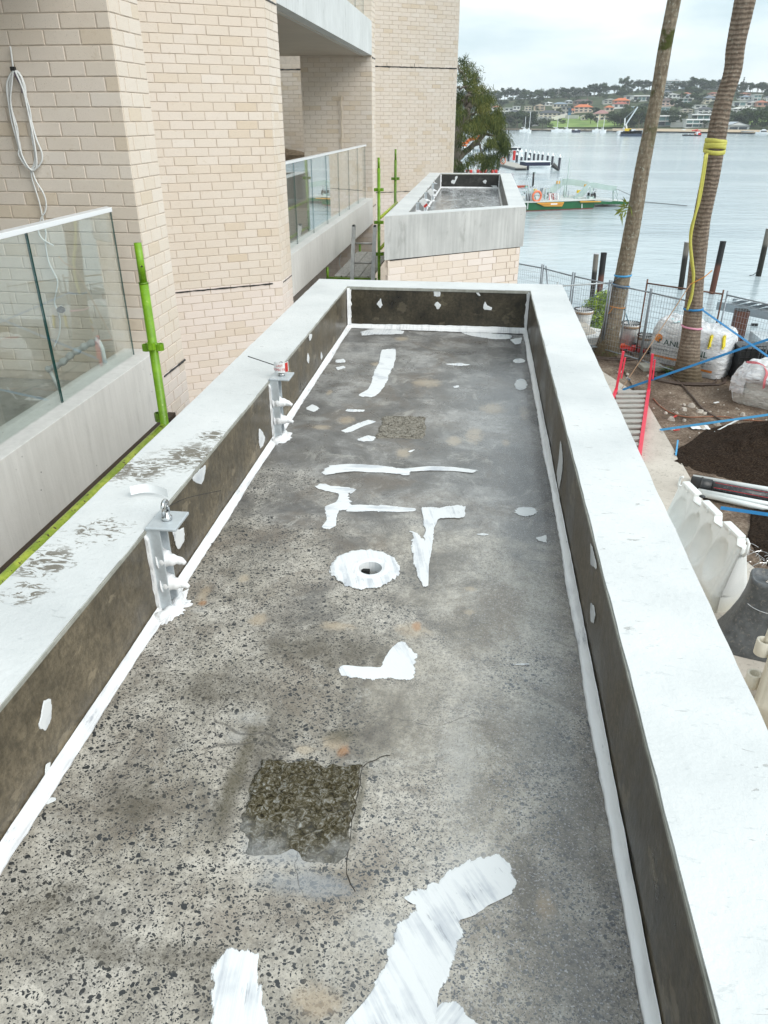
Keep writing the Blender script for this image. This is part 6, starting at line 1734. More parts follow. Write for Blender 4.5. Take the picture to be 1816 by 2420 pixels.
# tangle of wire offcuts
wr = MB(); q = atz(1797, 1325, GND + .35)
for k in range(26):
    a = q + Vector((random.uniform(-.15, .35), random.uniform(-.2, .2), random.uniform(-.12, .15))); b = a + Vector((random.gauss(0, .15), random.gauss(0, .15), random.gauss(0, .08)))
    wr.tube(smooth_path([a, (a + b) / 2 + Vector((0, 0, .06)), b], 4), .003, 4)
tag(wr.build('wire_offcuts', M_steel), 'tangle of thin steel wire offcuts behind the black rubber base', 'wire')
q = atz(1648, 1222, GND + .4)
tag(MB().tube([(2.9, 9.55, GND + .05), (2.95, 9.62, GND + .6)], .04, 10).build('red_post', M_redp), 'thin red post just behind the far end of the white barrier', 'post')

# ================================================================== WATER AND WHAT FLOATS ON IT
def m_water():
    g = G('harbour_water'); p = g.pos()
    a = g.noise(g.mp(p, (.55, 1.0, 1), (0, 0, .35)), 1.5, 5, .62, .3)
    b = g.noise(g.mp(p, (.5, 1.1, 1), (0, 0, -.2)), .30, 4, .6)
    c = g.noise(g.mp(p, (.25, 1.0, 1), (0, 0, .08)), .035, 4, .55)
    h = g.ma('ADD', g.ma('MULTIPLY', a, .35), g.ma('MULTIPLY', b, .8))
    col = g.mix(g.mr(c, .38, .62), (.38, .46, .50), (.50, .58, .61))
    return g.fin(col, .13, g.bump(h, .5, .34), 0, .5, IOR=1.33)
M_water = m_water()
wb = MB().add([(-1480, -55, 0), (1480, -55, 0), (1480, 1480, 0), (-1480, 1480, 0)], [(0, 1, 2, 3)])
tag(wb.build('water', M_water), kind='structure')

# ---- marine piles near the sea wall
def m_pile(name, top, mid, bot, z1, z2):
    g = G(name); p = g.pos(); z = g.ma('ADD', g.sep(p)[2], g.ma('MULTIPLY', g.noise(p, 4, 3), .35))
    n = g.noise(g.mp(p, (1, 1, .3)), 10, 5, .7)
    c = g.mix(g.mr(z, z1, z1 + .25), mid, top); c = g.mix(g.mr(z, z2, z2 + .3), bot, c)
    c = g.mix(g.mr(n, .45, .7, 0, .45), c, (.03, .025, .02))
    return g.fin(c, .7, g.bump(n, .5, .01), 0, .3)
M_pgr = m_pile('weathered_timber_pile', (.46, .46, .48), (.15, .14, .12), (.018, .018, .014), 2.9, 1.6)
M_pbk = m_pile('black_sleeved_pile', (.014, .015, .016), (.018, .018, .018), (.11, .045, .03), 1.0, 1.4)
def near_pile(label, ub, vb, ut, vt, wpx, mat):
    b = atz(ub, vb, 0); tp = aty(ut, vt, b.y); r = (aty(ub + wpx / 2, vb, b.y) - aty(ub - wpx / 2, vb, b.y)).length / 2
    t = thing('mooring_pile', label, 'pile', (b.x, b.y, 0), group='mooring piles in the water by the sea wall')
    MB().tube([(b.x, b.y, -2.5), (b.x, b.y, 0), tp], r, 16).build('shaft', mat, t, True)
    MB().tube([tp, tp + Vector((0, 0, .02))], r * 1.03, 16).build('cap', M_dark if mat is M_pbk else plain('grey_cap', (.5, .5, .52), .6), t)
near_pile('grey weathered pile with a pale top, left of its black neighbour', 1398, 724, 1410, 600, 12, M_pgr)
near_pile('black pile with a rusty lower half, left of the slender palm', 1413, 722, 1428, 598, 14, M_pbk)
near_pile('grey pile directly behind the right palm', 1609, 684, 1625, 572, 13, M_pgr)
near_pile('tall black and rust pile right of the thick palm', 1683, 694, 1710, 571, 14, M_pbk)
near_pile('leaning dark pile cut by the right edge of the frame', 1793, 652, 1818, 540, 13, M_pgr)
# ---- gangway / pontoon at right
M_gw = plain('galvanised_gangway', (.34, .38, .41), .5, .3, .12, 4); M_gwl = plain('pale_louvre', (.60, .66, .69), .45, .1, .06, 4)
a = atz(1697, 722, 1.0); b = atz(1830, 748, 1.0)
gw = thing('gangway', 'grey metal gangway with pale angled plates at the right edge', 'gangway', tuple(a))
d = (b - a).normalized(); L = (b - a).length
MB().bar(a, a + d * L * 1.5, .16, .28).build('side_beam', M_gw, gw); sd = Vector((-d.y, d.x, 0))
MB().bar(a + sd * 1.1, a + sd * 1.1 + d * L * 1.5, .16, .28).build('side_beam', M_gw, gw)
mb = MB()
MB().bar(a + sd * .55 + Vector((0, 0, -.05)), a + sd * .55 + d * L * 1.5 + Vector((0, 0, -.05)), 1.0, .06).build('deck', M_gw, gw)
for k in range(8):
    q = a + d * (.15 + k * L / 5.4) + sd * .45 + Vector((0, 0, .25))
    mb = MB().obox(q, (L / 13, .5, .015), Matrix((d, sd, Vector((0, 0, 1)))).transposed() @ Matrix.Rotation(-.35, 3, 'Y')); mb.build('angled_plate', M_gwl, gw)
q = atz(1740, 800, 0.2); 
pl = thing('gangway_pile', 'square black pile standing in the water below the gangway', 'pile', (q.x, q.y, 0))
MB().box(q.x - .22, q.y - .2, -2, q.x + .22, q.y + .2, 1.25).build('shaft', M_pbk, pl)
MB().box(q.x - .22, q.y - .2, 1.25, q.x + .22, q.y + .2, 1.28).build('cap', M_dark, pl)
for k, (u, v) in enumerate(((1747, 758), (1784, 767))):
    q = atz(u, v, .05); tag(MB().box(q.x - .13, q.y - .05, 0, q.x + .13, q.y + .05, .1).build('float', M_black), ('small black float on the water left of its twin', 'small black float on the water nearer the right edge')[k], 'float')
q = atz(1810, 815, .3)
po = thing('pontoon', 'pale pontoon corner behind the fence at the right edge', 'pontoon', tuple(q))
MB().box(q.x - .2, q.y - 1, 0, q.x + 3, q.y + 1.2, .5).build('deck', M_gwl, po); MB().box(q.x - .25, q.y - 1.05, .2, q.x + 3, q.y - 1.0, .42).build('fender', M_black, po)
q0 = atz(1775, 652, .6); q1 = atz(1793, 640, .6)
tag(MB().tube(smooth_path([aty(1772, 651, 43), aty(1783, 648, 43), aty(1795, 636, 43)]), .02, 5).build('mooring_rope', M_black), 'thin rope trailing from the leaning pile', 'rope')

# ---- green work ferry
M_hull = plain('green_hull_paint', (.008, .105, .035), .35, 0, .15, 1.2); M_hyel = plain('amber_rubbing_panel', (.72, .38, .05), .5, 0, .1, 1.0); M_dck = plain('pale_deck', (.56, .58, .56), .7, 0, .1, 1.0)
M_mint = plain('pale_mint_steel', (.42, .52, .49), .45, 0, .06, 1.0); M_ystl = plain('yellow_panel', (.80, .55, .02), .5); M_boot = plain('antifoul_red', (.16, .05, .04), .6)
S4 = (1160, 330, 4.882)
def s4(x, y): return S4[0] + x / S4[2], S4[1] + y / S4[2]
fA = atz(*s4(410, 828), 0); fB = atz(*s4(1195, 795), 0); fC = atz(*s4(1540, 765), 0)
fd_ = (fB - fA).normalized(); fn_ = Vector((-fd_.y, fd_.x, 0)); FL = (fB - fA).length
fy = thing('work_ferry', 'small green and amber work ferry with pale lifting arms, moored on the water', 'ferry', tuple(fA))
def fp(along, back, z): return fA + fd_ * along + fn_ * back + Vector((0, 0, z))
def fpx(x, y, back):
    """point of the ferry seen at crop position x, y, lying `back` metres behind its near side"""
    r = ray(*s4(x, y)); o = fA + fn_ * back; cz = Vector((0, 0, CAMZ))
    t = (o - cz).dot(fn_) / r.dot(fn_); q = cz + r * t; return q
hh = fpx(700, 715, 0).z
def hullpoly(a0, a1, b0, b1, z0, z1, rake0=.0, rake1=.5):
    vs = [fp(a0 + rake0, b0, z0), fp(a1 - rake1, b0, z0), fp(a1 - rake1, b1, z0), fp(a0 + rake0, b1, z0), fp(a0, b0, z1), fp(a1, b0, z1), fp(a1, b1, z1), fp(a0, b1, z1)]
    return MB().add(vs, [(0, 3, 2, 1), (4, 5, 6, 7), (0, 1, 5, 4), (1, 2, 6, 5), (2, 3, 7, 6), (3, 0, 4, 7)])
BW = 5.2
hullpoly(-7.0, FL, 0, BW, .10, hh, .5, .05).build('hull', M_hull, fy); hullpoly(-6.9, FL - .1, .03, BW - .03, -.2, .11, .5, .1).build('boot_top', M_boot, fy)
hullpoly(-7.2, FL + .5, -.12, BW + .1, hh, hh + .08, 0, 0).build('deck', M_dck, fy)
e_ = (fC - fB).length
rp = MB(); vs = [fp(FL - .1, .9, hh - .05), fp(FL + e_ + .4, .9, .38), fp(FL + e_ + .4, BW, .38), fp(FL - .1, BW, hh - .05), fp(FL - .1, .9, hh * .45), fp(FL + e_ + .4, .9, .15), fp(FL + e_ + .4, BW, .15), fp(FL - .1, BW, hh * .45)]
rp.add(vs, [(0, 3, 2, 1), (4, 5, 6, 7), (0, 1, 5, 4), (1, 2, 6, 5), (2, 3, 7, 6), (3, 0, 4, 7)]).build('loading_ramp', M_hull, fy)
MB().add([v + Vector((0, 0, .03)) for v in vs[:4]] + [v + Vector((0, 0, .01)) for v in vs[:4]], [(0, 1, 2, 3), (0, 1, 5, 4), (1, 2, 6, 5), (2, 3, 7, 6), (3, 0, 4, 7)]).build('ramp_deck', M_dck, fy)
yb = MB(); P = [fpx(x, y, -.14) for x, y in ((530, 727), (850, 720), (825, 768), (620, 768))]
vs = P + [q + fn_ * .13 for q in P]; yb.add(vs, [(0, 1, 2, 3), (4, 7, 6, 5), (0, 4, 5, 1), (1, 5, 6, 2), (2, 6, 7, 3), (3, 7, 4, 0)]).build('rubbing_panel', M_hyel, fy)
for f_ in (.3, .62): MB().bar(P[0].lerp(P[3], f_) + fn_ * -.02, P[1].lerp(P[2], f_) + fn_ * -.02, .03, .05).build('rubbing_strip', M_org, fy)
me = text_mesh('MARINE', .34)
Mx = Matrix((fd_, Vector((0, 0, 1)), -fn_)).transposed(); q = fpx(735, 755, -.17)
for v in me.vertices: v.co = q + Mx @ v.co
me.materials.append(M_white); o = bpy.data.objects.new('lettering', me)
bpy.data.meshes.remove(me)      # the worn name cannot be read in the photograph: only a pale smudge is there
MB().bar(fpx(695, 742, -.17), fpx(770, 740, -.17), .02, .10).build('worn_marking', M_white, fy)
MB().bar(fpx(1030, 715, -.1), fpx(1265, 712, -.1), .3, .07).build('timber_fender', M_hyel, fy)
for k in range(3): q = fpx(1055, 748 + k * 16, -.02); MB().obox(q, (.04, .02, .07), None).build('draught_mark', M_white, fy)
# two lifting arms
def arm(px, back, nm='lifting_arm', r=.27):
    P = [fpx(x, y, back) for x, y in px]; mb = MB(); S = smooth_path(P, 4)
    for a_, b_ in zip(S, S[1:]): mb.bar(a_, b_ + (b_ - a_) * .1, .30, r * 2)
    mb.build(nm, M_mint, fy)
arm([(650, 625), (740, 560), (815, 498), (850, 483), (900, 485), (1050, 505), (1130, 525)], 3.4)
arm([(975, 695), (1060, 610), (1125, 545), (1165, 522), (1210, 525), (1330, 548), (1440, 560)], 1.2, r=.22)
for (x0, y0, x1, y1, bk_, r) in ((858, 520, 845, 700, 2.6, .07), (1160, 560, 1158, 690, 1.0, .10), (1415, 570, 1415, 700, 1.4, .06), (1415, 575, 1475, 715, .9, .03), (1450, 560, 1465, 650, 1.2, .03), (915, 215, 862, 705, 2.8, .045), (498, 375, 487, 550, 2.2, .09)):
    MB().tube([fpx(x0, y0, bk_), fpx(x1, y1, bk_)], r, 8).build('post', M_mint if x0 != 498 else M_black, fy, True)
MB().obox(fpx(502, 382, 2.2), (.14, .06, .07), None).build('post_head', M_mint, fy)
for (x, y, w, h, bk_, m, nm) in ((780, 490, 16, 16, 3.2, M_hyel, 'amber_box'), (1093, 530, 9, 16, 2.6, M_hyel, 'amber_box'), (1018, 597, 20, 16, 3.0, M_ystl, 'yellow_sign'), (515, 578, 12, 12, 2.0, M_ystl, 'yellow_sign'),
                           (640, 590, 34, 34, 4.4, M_dck, 'locker'), (605, 590, 30, 34, 4.6, M_gw, 'grating'), (412, 545, 14, 14, 4.0, plain('green_safety_sign', (.01, .25, .12), .5), 'green_sign')):
    q = fpx(x, y, bk_); k = (fpx(x + w, y, bk_) - q).length; MB().obox(q, (k, .08, (fpx(x, y - h, bk_) - q).length), Matrix((fd_, fn_, Vector((0, 0, 1)))).transposed()).build(nm, m, fy)
for k in range(8):    # red and white striped board
    a_ = fpx(682 + k * 13, 618, .8); b_ = fpx(682 + k * 13, 700, .8); MB().bar(a_, b_, .235, .04, fn_).build('striped_board', M_redp if k % 2 == 0 else M_white, fy)
q = fpx(535, 652, -.02); MB().tube([q + fd_ * .42 * cos(a) + Vector((0, 0, .42 * sin(a))) for a in np.linspace(0, 2 * pi, 21)], .10, 8).build('lifebuoy', plain('faded_orange', (.75, .20, .10), .6), fy, True)
# machinery: winches and engine lumps from drums, boxes and pipes
for (x, y, bk_, s) in ((460, 640, 1.4, .5), (440, 660, .9, .4), (490, 680, .8, .35), (1160, 650, .9, .55), (1185, 620, 1.0, .3), (1150, 680, .7, .45), (460, 600, 2.0, .4), (830, 700, 1.0, .2), (640, 650, 1.8, .3)):
    q = fpx(x, y, bk_); mb = MB()
    mb.tube([q - fd_ * s * .5, q + fd_ * s * .5], s * .42, 12); mb.tube([q - fd_ * s * .6, q - fd_ * s * .5], s * .6, 12); mb.tube([q + fd_ * s * .5, q + fd_ * s * .6], s * .6, 12)
    mb.obox(q - Vector((0, 0, s * .6)), (s * .5, s * .4, s * .2)); mb.build('winch', (M_gw, M_mint, M_black)[int(x) % 3], fy)
for k in range(60):
    x, y = random.choice(((400, 660), (450, 640), (480, 600), (1160, 640), (1175, 610), (640, 650), (420, 620), (370, 640), (850, 690), (1040, 690))); q = fpx(x + random.gauss(0, 22), y + random.gauss(0, 24), random.uniform(.6, 3))
    if q.z < hh + .1: q.z = hh + .2
    l = random.uniform(.2, .9); dd_ = random.choice((fd_, Vector((0, 0, 1)), fn_)); MB().tube([q, q + dd_ * l], random.uniform(.02, .06), 6).build('deck_fitting', random.choice((M_gw, M_mint, M_black, M_dck)), fy)
# railings
def railing(px0, px1, back, n, h=.95):
    a_ = fpx(*px0, back); b_ = fpx(*px1, back); mb = MB()
    for z in (0, h * .5, h): mb.bar(a_ + Vector((0, 0, z)), b_ + Vector((0, 0, z)), .035, .035)
    for k in range(n + 1): q = a_.lerp(b_, k / n); mb.bar(q, q + Vector((0, 0, h)), .025, .025)
    mb.build('railing', M_gwl, fy)
railing((320, 640), (1200, 655), 4.9, 60, 1.3); railing((1205, 690), (1400, 700), 4.6, 22, 1.35); railing((1205, 700), (1400, 712), .9, 10, .4)
for x in (400, 420, 470, 600, 632, 760, 1105):
    a_ = fpx(x, 705, .5); MB().tube(smooth_path([a_, a_ + Vector((0, 0, 1.7 if x in (400, 420, 760) else 1.1)), a_ + fd_ * .3 + Vector((0, 0, 1.75 if x in (400, 420, 760) else 1.15)), a_ + fd_ * .34]), .035, 6).build('hoop_rail', M_gwl, fy, True)
MB().tube([fpx(1450, 565, 1.2), fpx(1620, 640, -6)], .02, 5).build('mooring_wire', M_black, fy)
MB().tube([fpx(430, 730, -.1), fpx(425, 800, -.12)], .05, 6).build('hanging_rope', M_dck, fy)
q = atz(1480, 478, .06)
tag(MB().tube([atz(1515, 476, .05), atz(1625, 486, .05)], .03, 5).build('floating_line', M_black), 'long floating line on the water between the palms', 'rope')
MB().obox(fpx(335, 540, 4.6), (.9, .15, .10), Matrix((fd_, fn_, Vector((0, 0, 1)))).transposed()).build('red_roof_board', plain('brick_red_board', (.38, .08, .05), .6), fy)

# ---- marina: piles with white cones, pontoon, moored boat
M_navy = plain('navy_pile_sleeve', (.010, .014, .028), .4); M_cone = plain('white_pile_cone', (.82, .84, .84), .4)
MY = 130.0
mp_base = None
piles = [(275, 95, 160), (303, 100, 212), (352, 108, 170), (398, 110, 205), (447, 120, 225), (497, 128, 205), (546, 135, 200), (595, 140, 203), (651, 150, 285), (706, 155, 315), (786, 170, 345), (350, 165, 296), (298, 145, 255), (430, 172, 350), (204, 130, 240), (243, 95, 150), (78, 200, 350), (15, 240, 340)]
for k, (x, yt, yb_) in enumerate(piles):
    b = atz(S4[0] + x / S4[2], S4[1] + (yb_ if yb_ > 240 else (yb_ + 40)) / S4[2], 0)
    if k in (16, 17): b = atz(S4[0] + x / S4[2], S4[1] + yb_ / S4[2], 0)
    tp = aty(S4[0] + x / S4[2], S4[1] + yt / S4[2], b.y)
    od = ('first', 'second', 'third', 'fourth', 'fifth', 'sixth', 'seventh', 'eighth', 'ninth', 'tenth', 'eleventh', 'twelfth', 'thirteenth', 'fourteenth', 'fifteenth', 'sixteenth', 'seventeenth', 'last')[sorted(p_[0] for p_ in piles).index(x)]
    t = thing('marina_pile', 'navy marina pile with a white cone cap, %s of the piles counted from the left' % od, 'pile', (b.x, b.y, 0), group='navy marina piles with white cone caps')
    r = .011 * b.y / S4[2] * 1.35 / 1.3 * .5
    MB().tube([(b.x, b.y, -2), (b.x, b.y, tp.z - .45)], r * .062 / .0625 * .2 + .17, 12).build('sleeve', M_navy, t, True)
    MB().lathe([(.23, 0), (.22, .12), (.02, .55)], (b.x, b.y, tp.z - .47), 12).build('cone_cap', M_cone, t, True)
mp = thing('marina_pontoon', 'grey marina pontoon walkway among the navy piles', 'pontoon', tuple(atz(*s4(290, 310), .4)))
P = [atz(*s4(x, y), .45) for x, y in ((90, 268), (290, 318), (410, 318), (440, 300), (300, 268), (160, 235))]
MB().prism([(q.x, q.y) for q in P], .1, .45).build('deck', plain('pontoon_deck', (.42, .40, .36), .8), mp)
MB().bar(P[0] - Vector((0, 0, .3)), P[1] - Vector((0, 0, .3)), .15, .3).build('fender', M_black, mp); MB().bar(P[1] - Vector((0, 0, .3)), P[2] - Vector((0, 0, .3)), .15, .3).build('fender', M_black, mp)
for x, y in ((195, 232), (270, 215), (150, 225)):
    q = atz(*s4(x, y), .45); MB().box(q.x - .15, q.y, .45, q.x + .15, q.y + .3, 1.6).build('service_post', M_white, mp)
q = atz(*s4(268, 235), .45); MB().box(q.x - .25, q.y - .2, .45, q.x + .25, q.y, 2.1).build('red_cabinet', M_redp, mp)
q = atz(*s4(145, 240), 1.2); MB().tube([q + Vector((.4 * cos(a), 0, .5 * sin(a))) for a in np.linspace(0, 6.28, 13)], .1, 6).build('lifebuoy', plain('pale_red', (.7, .25, .18), .6), mp, True)
def hull(t, c, L, W, H, mat, dr=(1, 0), taper=.5, sheer=.25, name='hull'):
    d = Vector((*dr, 0)).normalized(); s = Vector((-d.y, d.x, 0)); c = Vector(c); vs = []; fs = []; n = 10
    for i in range(n + 1):
        f = i / n; x = (f - .5) * L; w = W / 2 * (1 - max(0, (f - taper) / (1 - taper)) ** 1.8 * .97)
        zt = H * (1 + sheer * f * f)
        for (yy, z) in ((-w, zt), (-w * .75, 0), (w * .75, 0), (w, zt)): vs.append(c + d * x * (1 if z else .94) + s * yy + Vector((0, 0, z)))
    for i in range(n):
        for k in range(4): fs.append((i * 4 + k, i * 4 + (k + 1) % 4, (i + 1) * 4 + (k + 1) % 4, (i + 1) * 4 + k))
    fs += [(0, 1, 2, 3), (n * 4, n * 4 + 3, n * 4 + 2, n * 4 + 1)]
    MB().add(vs, fs).build(name, mat, t)
    return d, s
M_boat = plain('white_gelcoat', (.80, .82, .83), .25); M_bwin = plain('dark_boat_glass', (.03, .04, .05), .1); M_canv = plain('navy_canvas', (.012, .018, .05), .7)
qa, qb = atz(*s4(430, 318), 0), atz(*s4(690, 318), 0)
bt_ = thing('moored_launch', 'white launch with a long navy awning moored between the marina piles', 'boat', tuple((qa + qb) / 2))
dd_ = (qb - qa).normalized()
hull(bt_, (qa + qb) / 2 - Vector((0, 0, .1)), (qb - qa).length * 1.08, 2.6, .40, M_boat, (dd_.x, dd_.y), .6, .2)
qa, qb = atz(*s4(370, 275), 1.5), atz(*s4(655, 272), 1.5)
MB().bar(qa, qb, 2.4, .5).build('awning', M_canv, bt_)
MB().bar(qa + Vector((0, 0, .3)), qb + Vector((0, 0, .3)), 2.5, .12).build('awning_frame', M_boat, bt_)
om = thing('outboard_motor', 'black outboard motor tilted up at the end of the launch', 'outboard', tuple(atz(*s4(725, 295), .6)))
q = atz(*s4(715, 285), .9); MB().tube([q, q + Vector((.7, 0, -.5)), q + Vector((1.1, 0, -.9))], [.4, .3, .12], 8).build('cowl', M_black, om)
for k, (x0, y0, x1, y1) in enumerate(((100, 215, 230, 195), (200, 235, 340, 215))):
    a_ = atz(*s4(x0, y0), 0); b_ = atz(*s4(x1, y1), 0); t = thing('motor_cruiser', ('white cruiser at the inner end of the marina, half behind the tree', 'white cruiser moored at the pontoon behind the red cabinet')[k], 'boat', tuple((a_ + b_) / 2))
    dd_ = (b_ - a_).normalized(); hull(t, (a_ + b_) / 2, (b_ - a_).length, 3.4, 1.3, M_boat, (dd_.x, dd_.y)); c_ = (a_ + b_) / 2
    MB().obox(c_ + Vector((-.4, 0, 1.9)), (1.5, 1.2, .4)).build('cabin', M_boat, t, bevel=.15); MB().obox(c_ + Vector((-.4, -.02, 2.0)), (1.6, 1.32, .22)).build('cabin_window', M_bwin, t)
# things half seen through the she-oak: orange excavator on a barge, tender, red dredge pipe
S5 = (1060, 120, 7.375)
def s5(x, y): return S5[0] + x / S5[2], S5[1] + y / S5[2]
ex = thing('excavator', 'orange excavator working from a barge, seen through the tree', 'excavator', tuple(atz(*s5(200, 1650), 0)))
yE = atz(*s5(230, 1740), 0).y
M_exo = plain('excavator_orange', (.78, .16, .015), .4, 0, .1, .8)
mb = MB()
P = [aty(*s5(x, y), yE) for x, y in ((215, 1650), (300, 1625), (355, 1555), (420, 1530), (520, 1528))]
for a_, b_ in zip(P[1:], P[2:]): mb.bar(a_, b_, .6, .75)
mb.build('boom', M_exo, ex); MB().bar(P[-1], aty(*s5(533, 1590), yE), .5, .6).build('dipper_arm', M_exo, ex); MB().obox(aty(*s5(530, 1500), yE), (.25, .3, .5)).build('ram', M_exo, ex)
MB().obox(P[0] + Vector((0, 0, .1)), (1.6, 1.3, .7)).build('engine_house', M_exo, ex, bevel=.12); MB().obox(P[0] + Vector((-1.6, 0, .9)), (.7, .8, .9)).build('cab', M_bwin, ex, bevel=.1)
MB().obox(P[0] + Vector((0, 0, -1.1)), (1.8, 1.4, .45)).build('tracks', M_black, ex, bevel=.2)
bg = thing('work_barge', 'grey steel barge carrying the orange excavator', 'barge', (P[0].x, yE, 0)); zt = P[0].z - 1.6
MB().box(P[0].x - 7, yE - 3, -.2, P[0].x + 8, yE + 4, max(.5, zt)).build('hull', M_gw, bg)
for k in range(12): MB().tube([(P[0].x - 6.5 + k * 1.2, yE - 2.9, max(.5, zt)), (P[0].x - 6.5 + k * 1.2, yE - 2.9, max(.5, zt) + 1.1)], .05, 5).build('rail_post', M_white, bg)
MB().tube([(P[0].x - 6.5, yE - 2.9, max(.5, zt) + 1.1), (P[0].x + 6.7, yE - 2.9, max(.5, zt) + 1.1)], .05, 5).build('rail', M_white, bg)
a_ = atz(*s5(300, 2100), .3); b_ = atz(*s5(860, 2100), .3)
rb = thing('red_barge_rail', 'red and cream floating boom low behind the farther planter', 'boom', tuple((a_ + b_) / 2))
for k in range(9):
    c0 = a_.lerp(b_, k / 9 + .01); c1 = a_.lerp(b_, (k + 1) / 9 - .01)
    MB().tube([c0, c1], .26, 10).build('boom_section', M_redp if k not in (2, 6) else M_dck, rb, True)
a_ = atz(*s5(120, 1850), 0); b_ = atz(*s5(440, 1880), 0)
t = thing('motor_cruiser', 'white boat moored behind the trunk of the tree', 'boat', tuple((a_ + b_) / 2)); dd_ = (b_ - a_).normalized()
hull(t, (a_ + b_) / 2, (b_ - a_).length, 3, 1.0, M_boat, (dd_.x, dd_.y)); MB().obox((a_ + b_) / 2 + Vector((0, 0, 1.6)), (1.6, 1.1, .6)).build('cabin', M_boat, t, bevel=.15)

# ---- she-oak by the end wall
M_oakb = plain('grey_oak_bark', (.20, .17, .14), .9, 0, .25, 3, .4)
g = G('she_oak_needles'); M_need = g.fin(g.ramp(g.attr('tint'), [(0, (.020, .034, .016)), (.4, (.055, .075, .026)), (.7, (.115, .13, .035)), (1, (.22, .21, .07))]), .6, None, 0, .2)
YO = 31.0
oak = thing('she_oak', 'drooping she-oak tree with grey limbs beyond the end of the building', 'tree', tuple(Vector((aty(1062, 430, YO).x, YO, 0))))
def op(x, y, dy=0.0): return aty(*s5(x, y), YO + dy)
limbs = [([(60, 2350), (95, 2000), (130, 1700), (170, 1450), (245, 1280), (310, 1150), (345, 1000), (420, 890), (500, 820), (600, 745)], .26, .05),
         ([(345, 1000), (385, 930), (440, 880), (480, 950), (520, 890), (580, 820)], .10, .03), ([(130, 1700), (120, 1500), (150, 1380), (180, 1330)], .14, .05),
         ([(90, 1990), (150, 1900), (260, 1790), (380, 1690), (520, 1570), (590, 1500), (640, 1440), (700, 1460)], .15, .05), ([(400, 780), (370, 700), (290, 590), (290, 470), (250, 400), (190, 330), (160, 200)], .10, .03),
         ([(345, 1000), (300, 900), (330, 790), (400, 780)], .10, .05), ([(310, 1150), (380, 1120), (500, 1060), (520, 1010)], .06, .02), ([(400, 1230), (450, 1220), (560, 1225), (660, 1240)], .055, .02), ([(310, 1150), (400, 1230)], .06, .05),
         ([(80, 2050), (200, 1950), (240, 2080), (300, 2150), (360, 2060)], .10, .04), ([(290, 590), (350, 640), (430, 500), (540, 470)], .04, .015), ([(590, 1500), (580, 1420), (650, 1360), (700, 1300), (760, 1240)], .06, .02),
         ([(160, 900), (240, 860), (300, 900)], .04, .03), ([(700, 1460), (820, 1480), (930, 1500)], .04, .015), ([(520, 1570), (560, 1700), (600, 1800)], .05, .02), ([(-60, 1500), (60, 1350), (130, 1250)], .1, .05), ([(-40, 900), (60, 800), (140, 640), (240, 640), (290, 590)], .06, .03)]
rnd = random.Random(11)
tm = MB()
tm.tube([op(40, 3300), op(55, 2800), op(60, 2350)], [.36, .3, .26], 12)
paths = []
for px, r0, r1 in limbs:
    dy0 = rnd.uniform(-.5, .5); P = [op(x, y, dy0 * i * .3 + rnd.uniform(-.08, .08)) for i, (x, y) in enumerate(px)]; P = smooth_path(P, 6)
    P = [q + Vector((rnd.gauss(0, .012), rnd.gauss(0, .02), rnd.gauss(0, .012))) for q in P]
    tm.tube(P, list(np.linspace(r0, r1, len(P))), 8); paths.append(P)
tm.build('trunk', M_oakb, oak, True)
# sprays: pixel-space centres of the foliage masses as in the photograph, given depth
clumps = [(260, 180, 80, 70, 90), (290, 330, 130, 110, 330), (420, 430, 140, 90, 240), (500, 560, 80, 110, 150), (200, 470, 70, 80, 110), (360, 560, 140, 100, 220), (450, 680, 130, 90, 260), (590, 690, 60, 70, 110), (180, 780, 90, 90, 200), (160, 920, 80, 110, 220), (300, 820, 120, 80, 170),
          (520, 800, 160, 80, 420), (640, 820, 110, 130, 620), (600, 950, 130, 90, 520), (760, 850, 40, 80, 90), (230, 1050, 110, 90, 170), (150, 1180, 80, 110, 200), (850, 1080, 60, 80, 160), (870, 1200, 110, 130, 520), (740, 1180, 130, 130, 500), (600, 1140, 130, 90, 300), (480, 1230, 150, 110, 360), (350, 1290, 120, 90, 260), (560, 1330, 130, 90, 300), (800, 1340, 130, 100, 360),
          (930, 1450, 110, 90, 300), (1000, 1600, 80, 130, 380), (880, 1620, 110, 130, 360), (760, 1560, 110, 110, 260), (980, 1740, 90, 90, 220), (250, 1480, 110, 110, 150), (200, 1620, 80, 90, 80), (480, 1440, 100, 80, 170), (680, 1660, 90, 90, 110), (560, 1820, 110, 100, 220), (700, 1880, 120, 110, 240), (820, 1850, 130, 110, 300), (420, 1880, 120, 90, 170), (640, 1980, 130, 100, 230),
          (320, 1960, 100, 90, 120), (200, 2020, 90, 90, 150), (760, 2000, 90, 90, 100), (130, 1950, 50, 120, 100), (170, 2200, 90, 90, 120), (300, 1680, 130, 60, 50), (900, 1000, 40, 70, 60), (20, 700, 60, 200, 150), (20, 1200, 60, 250, 200)]
vs = []; fs = []; tn = []
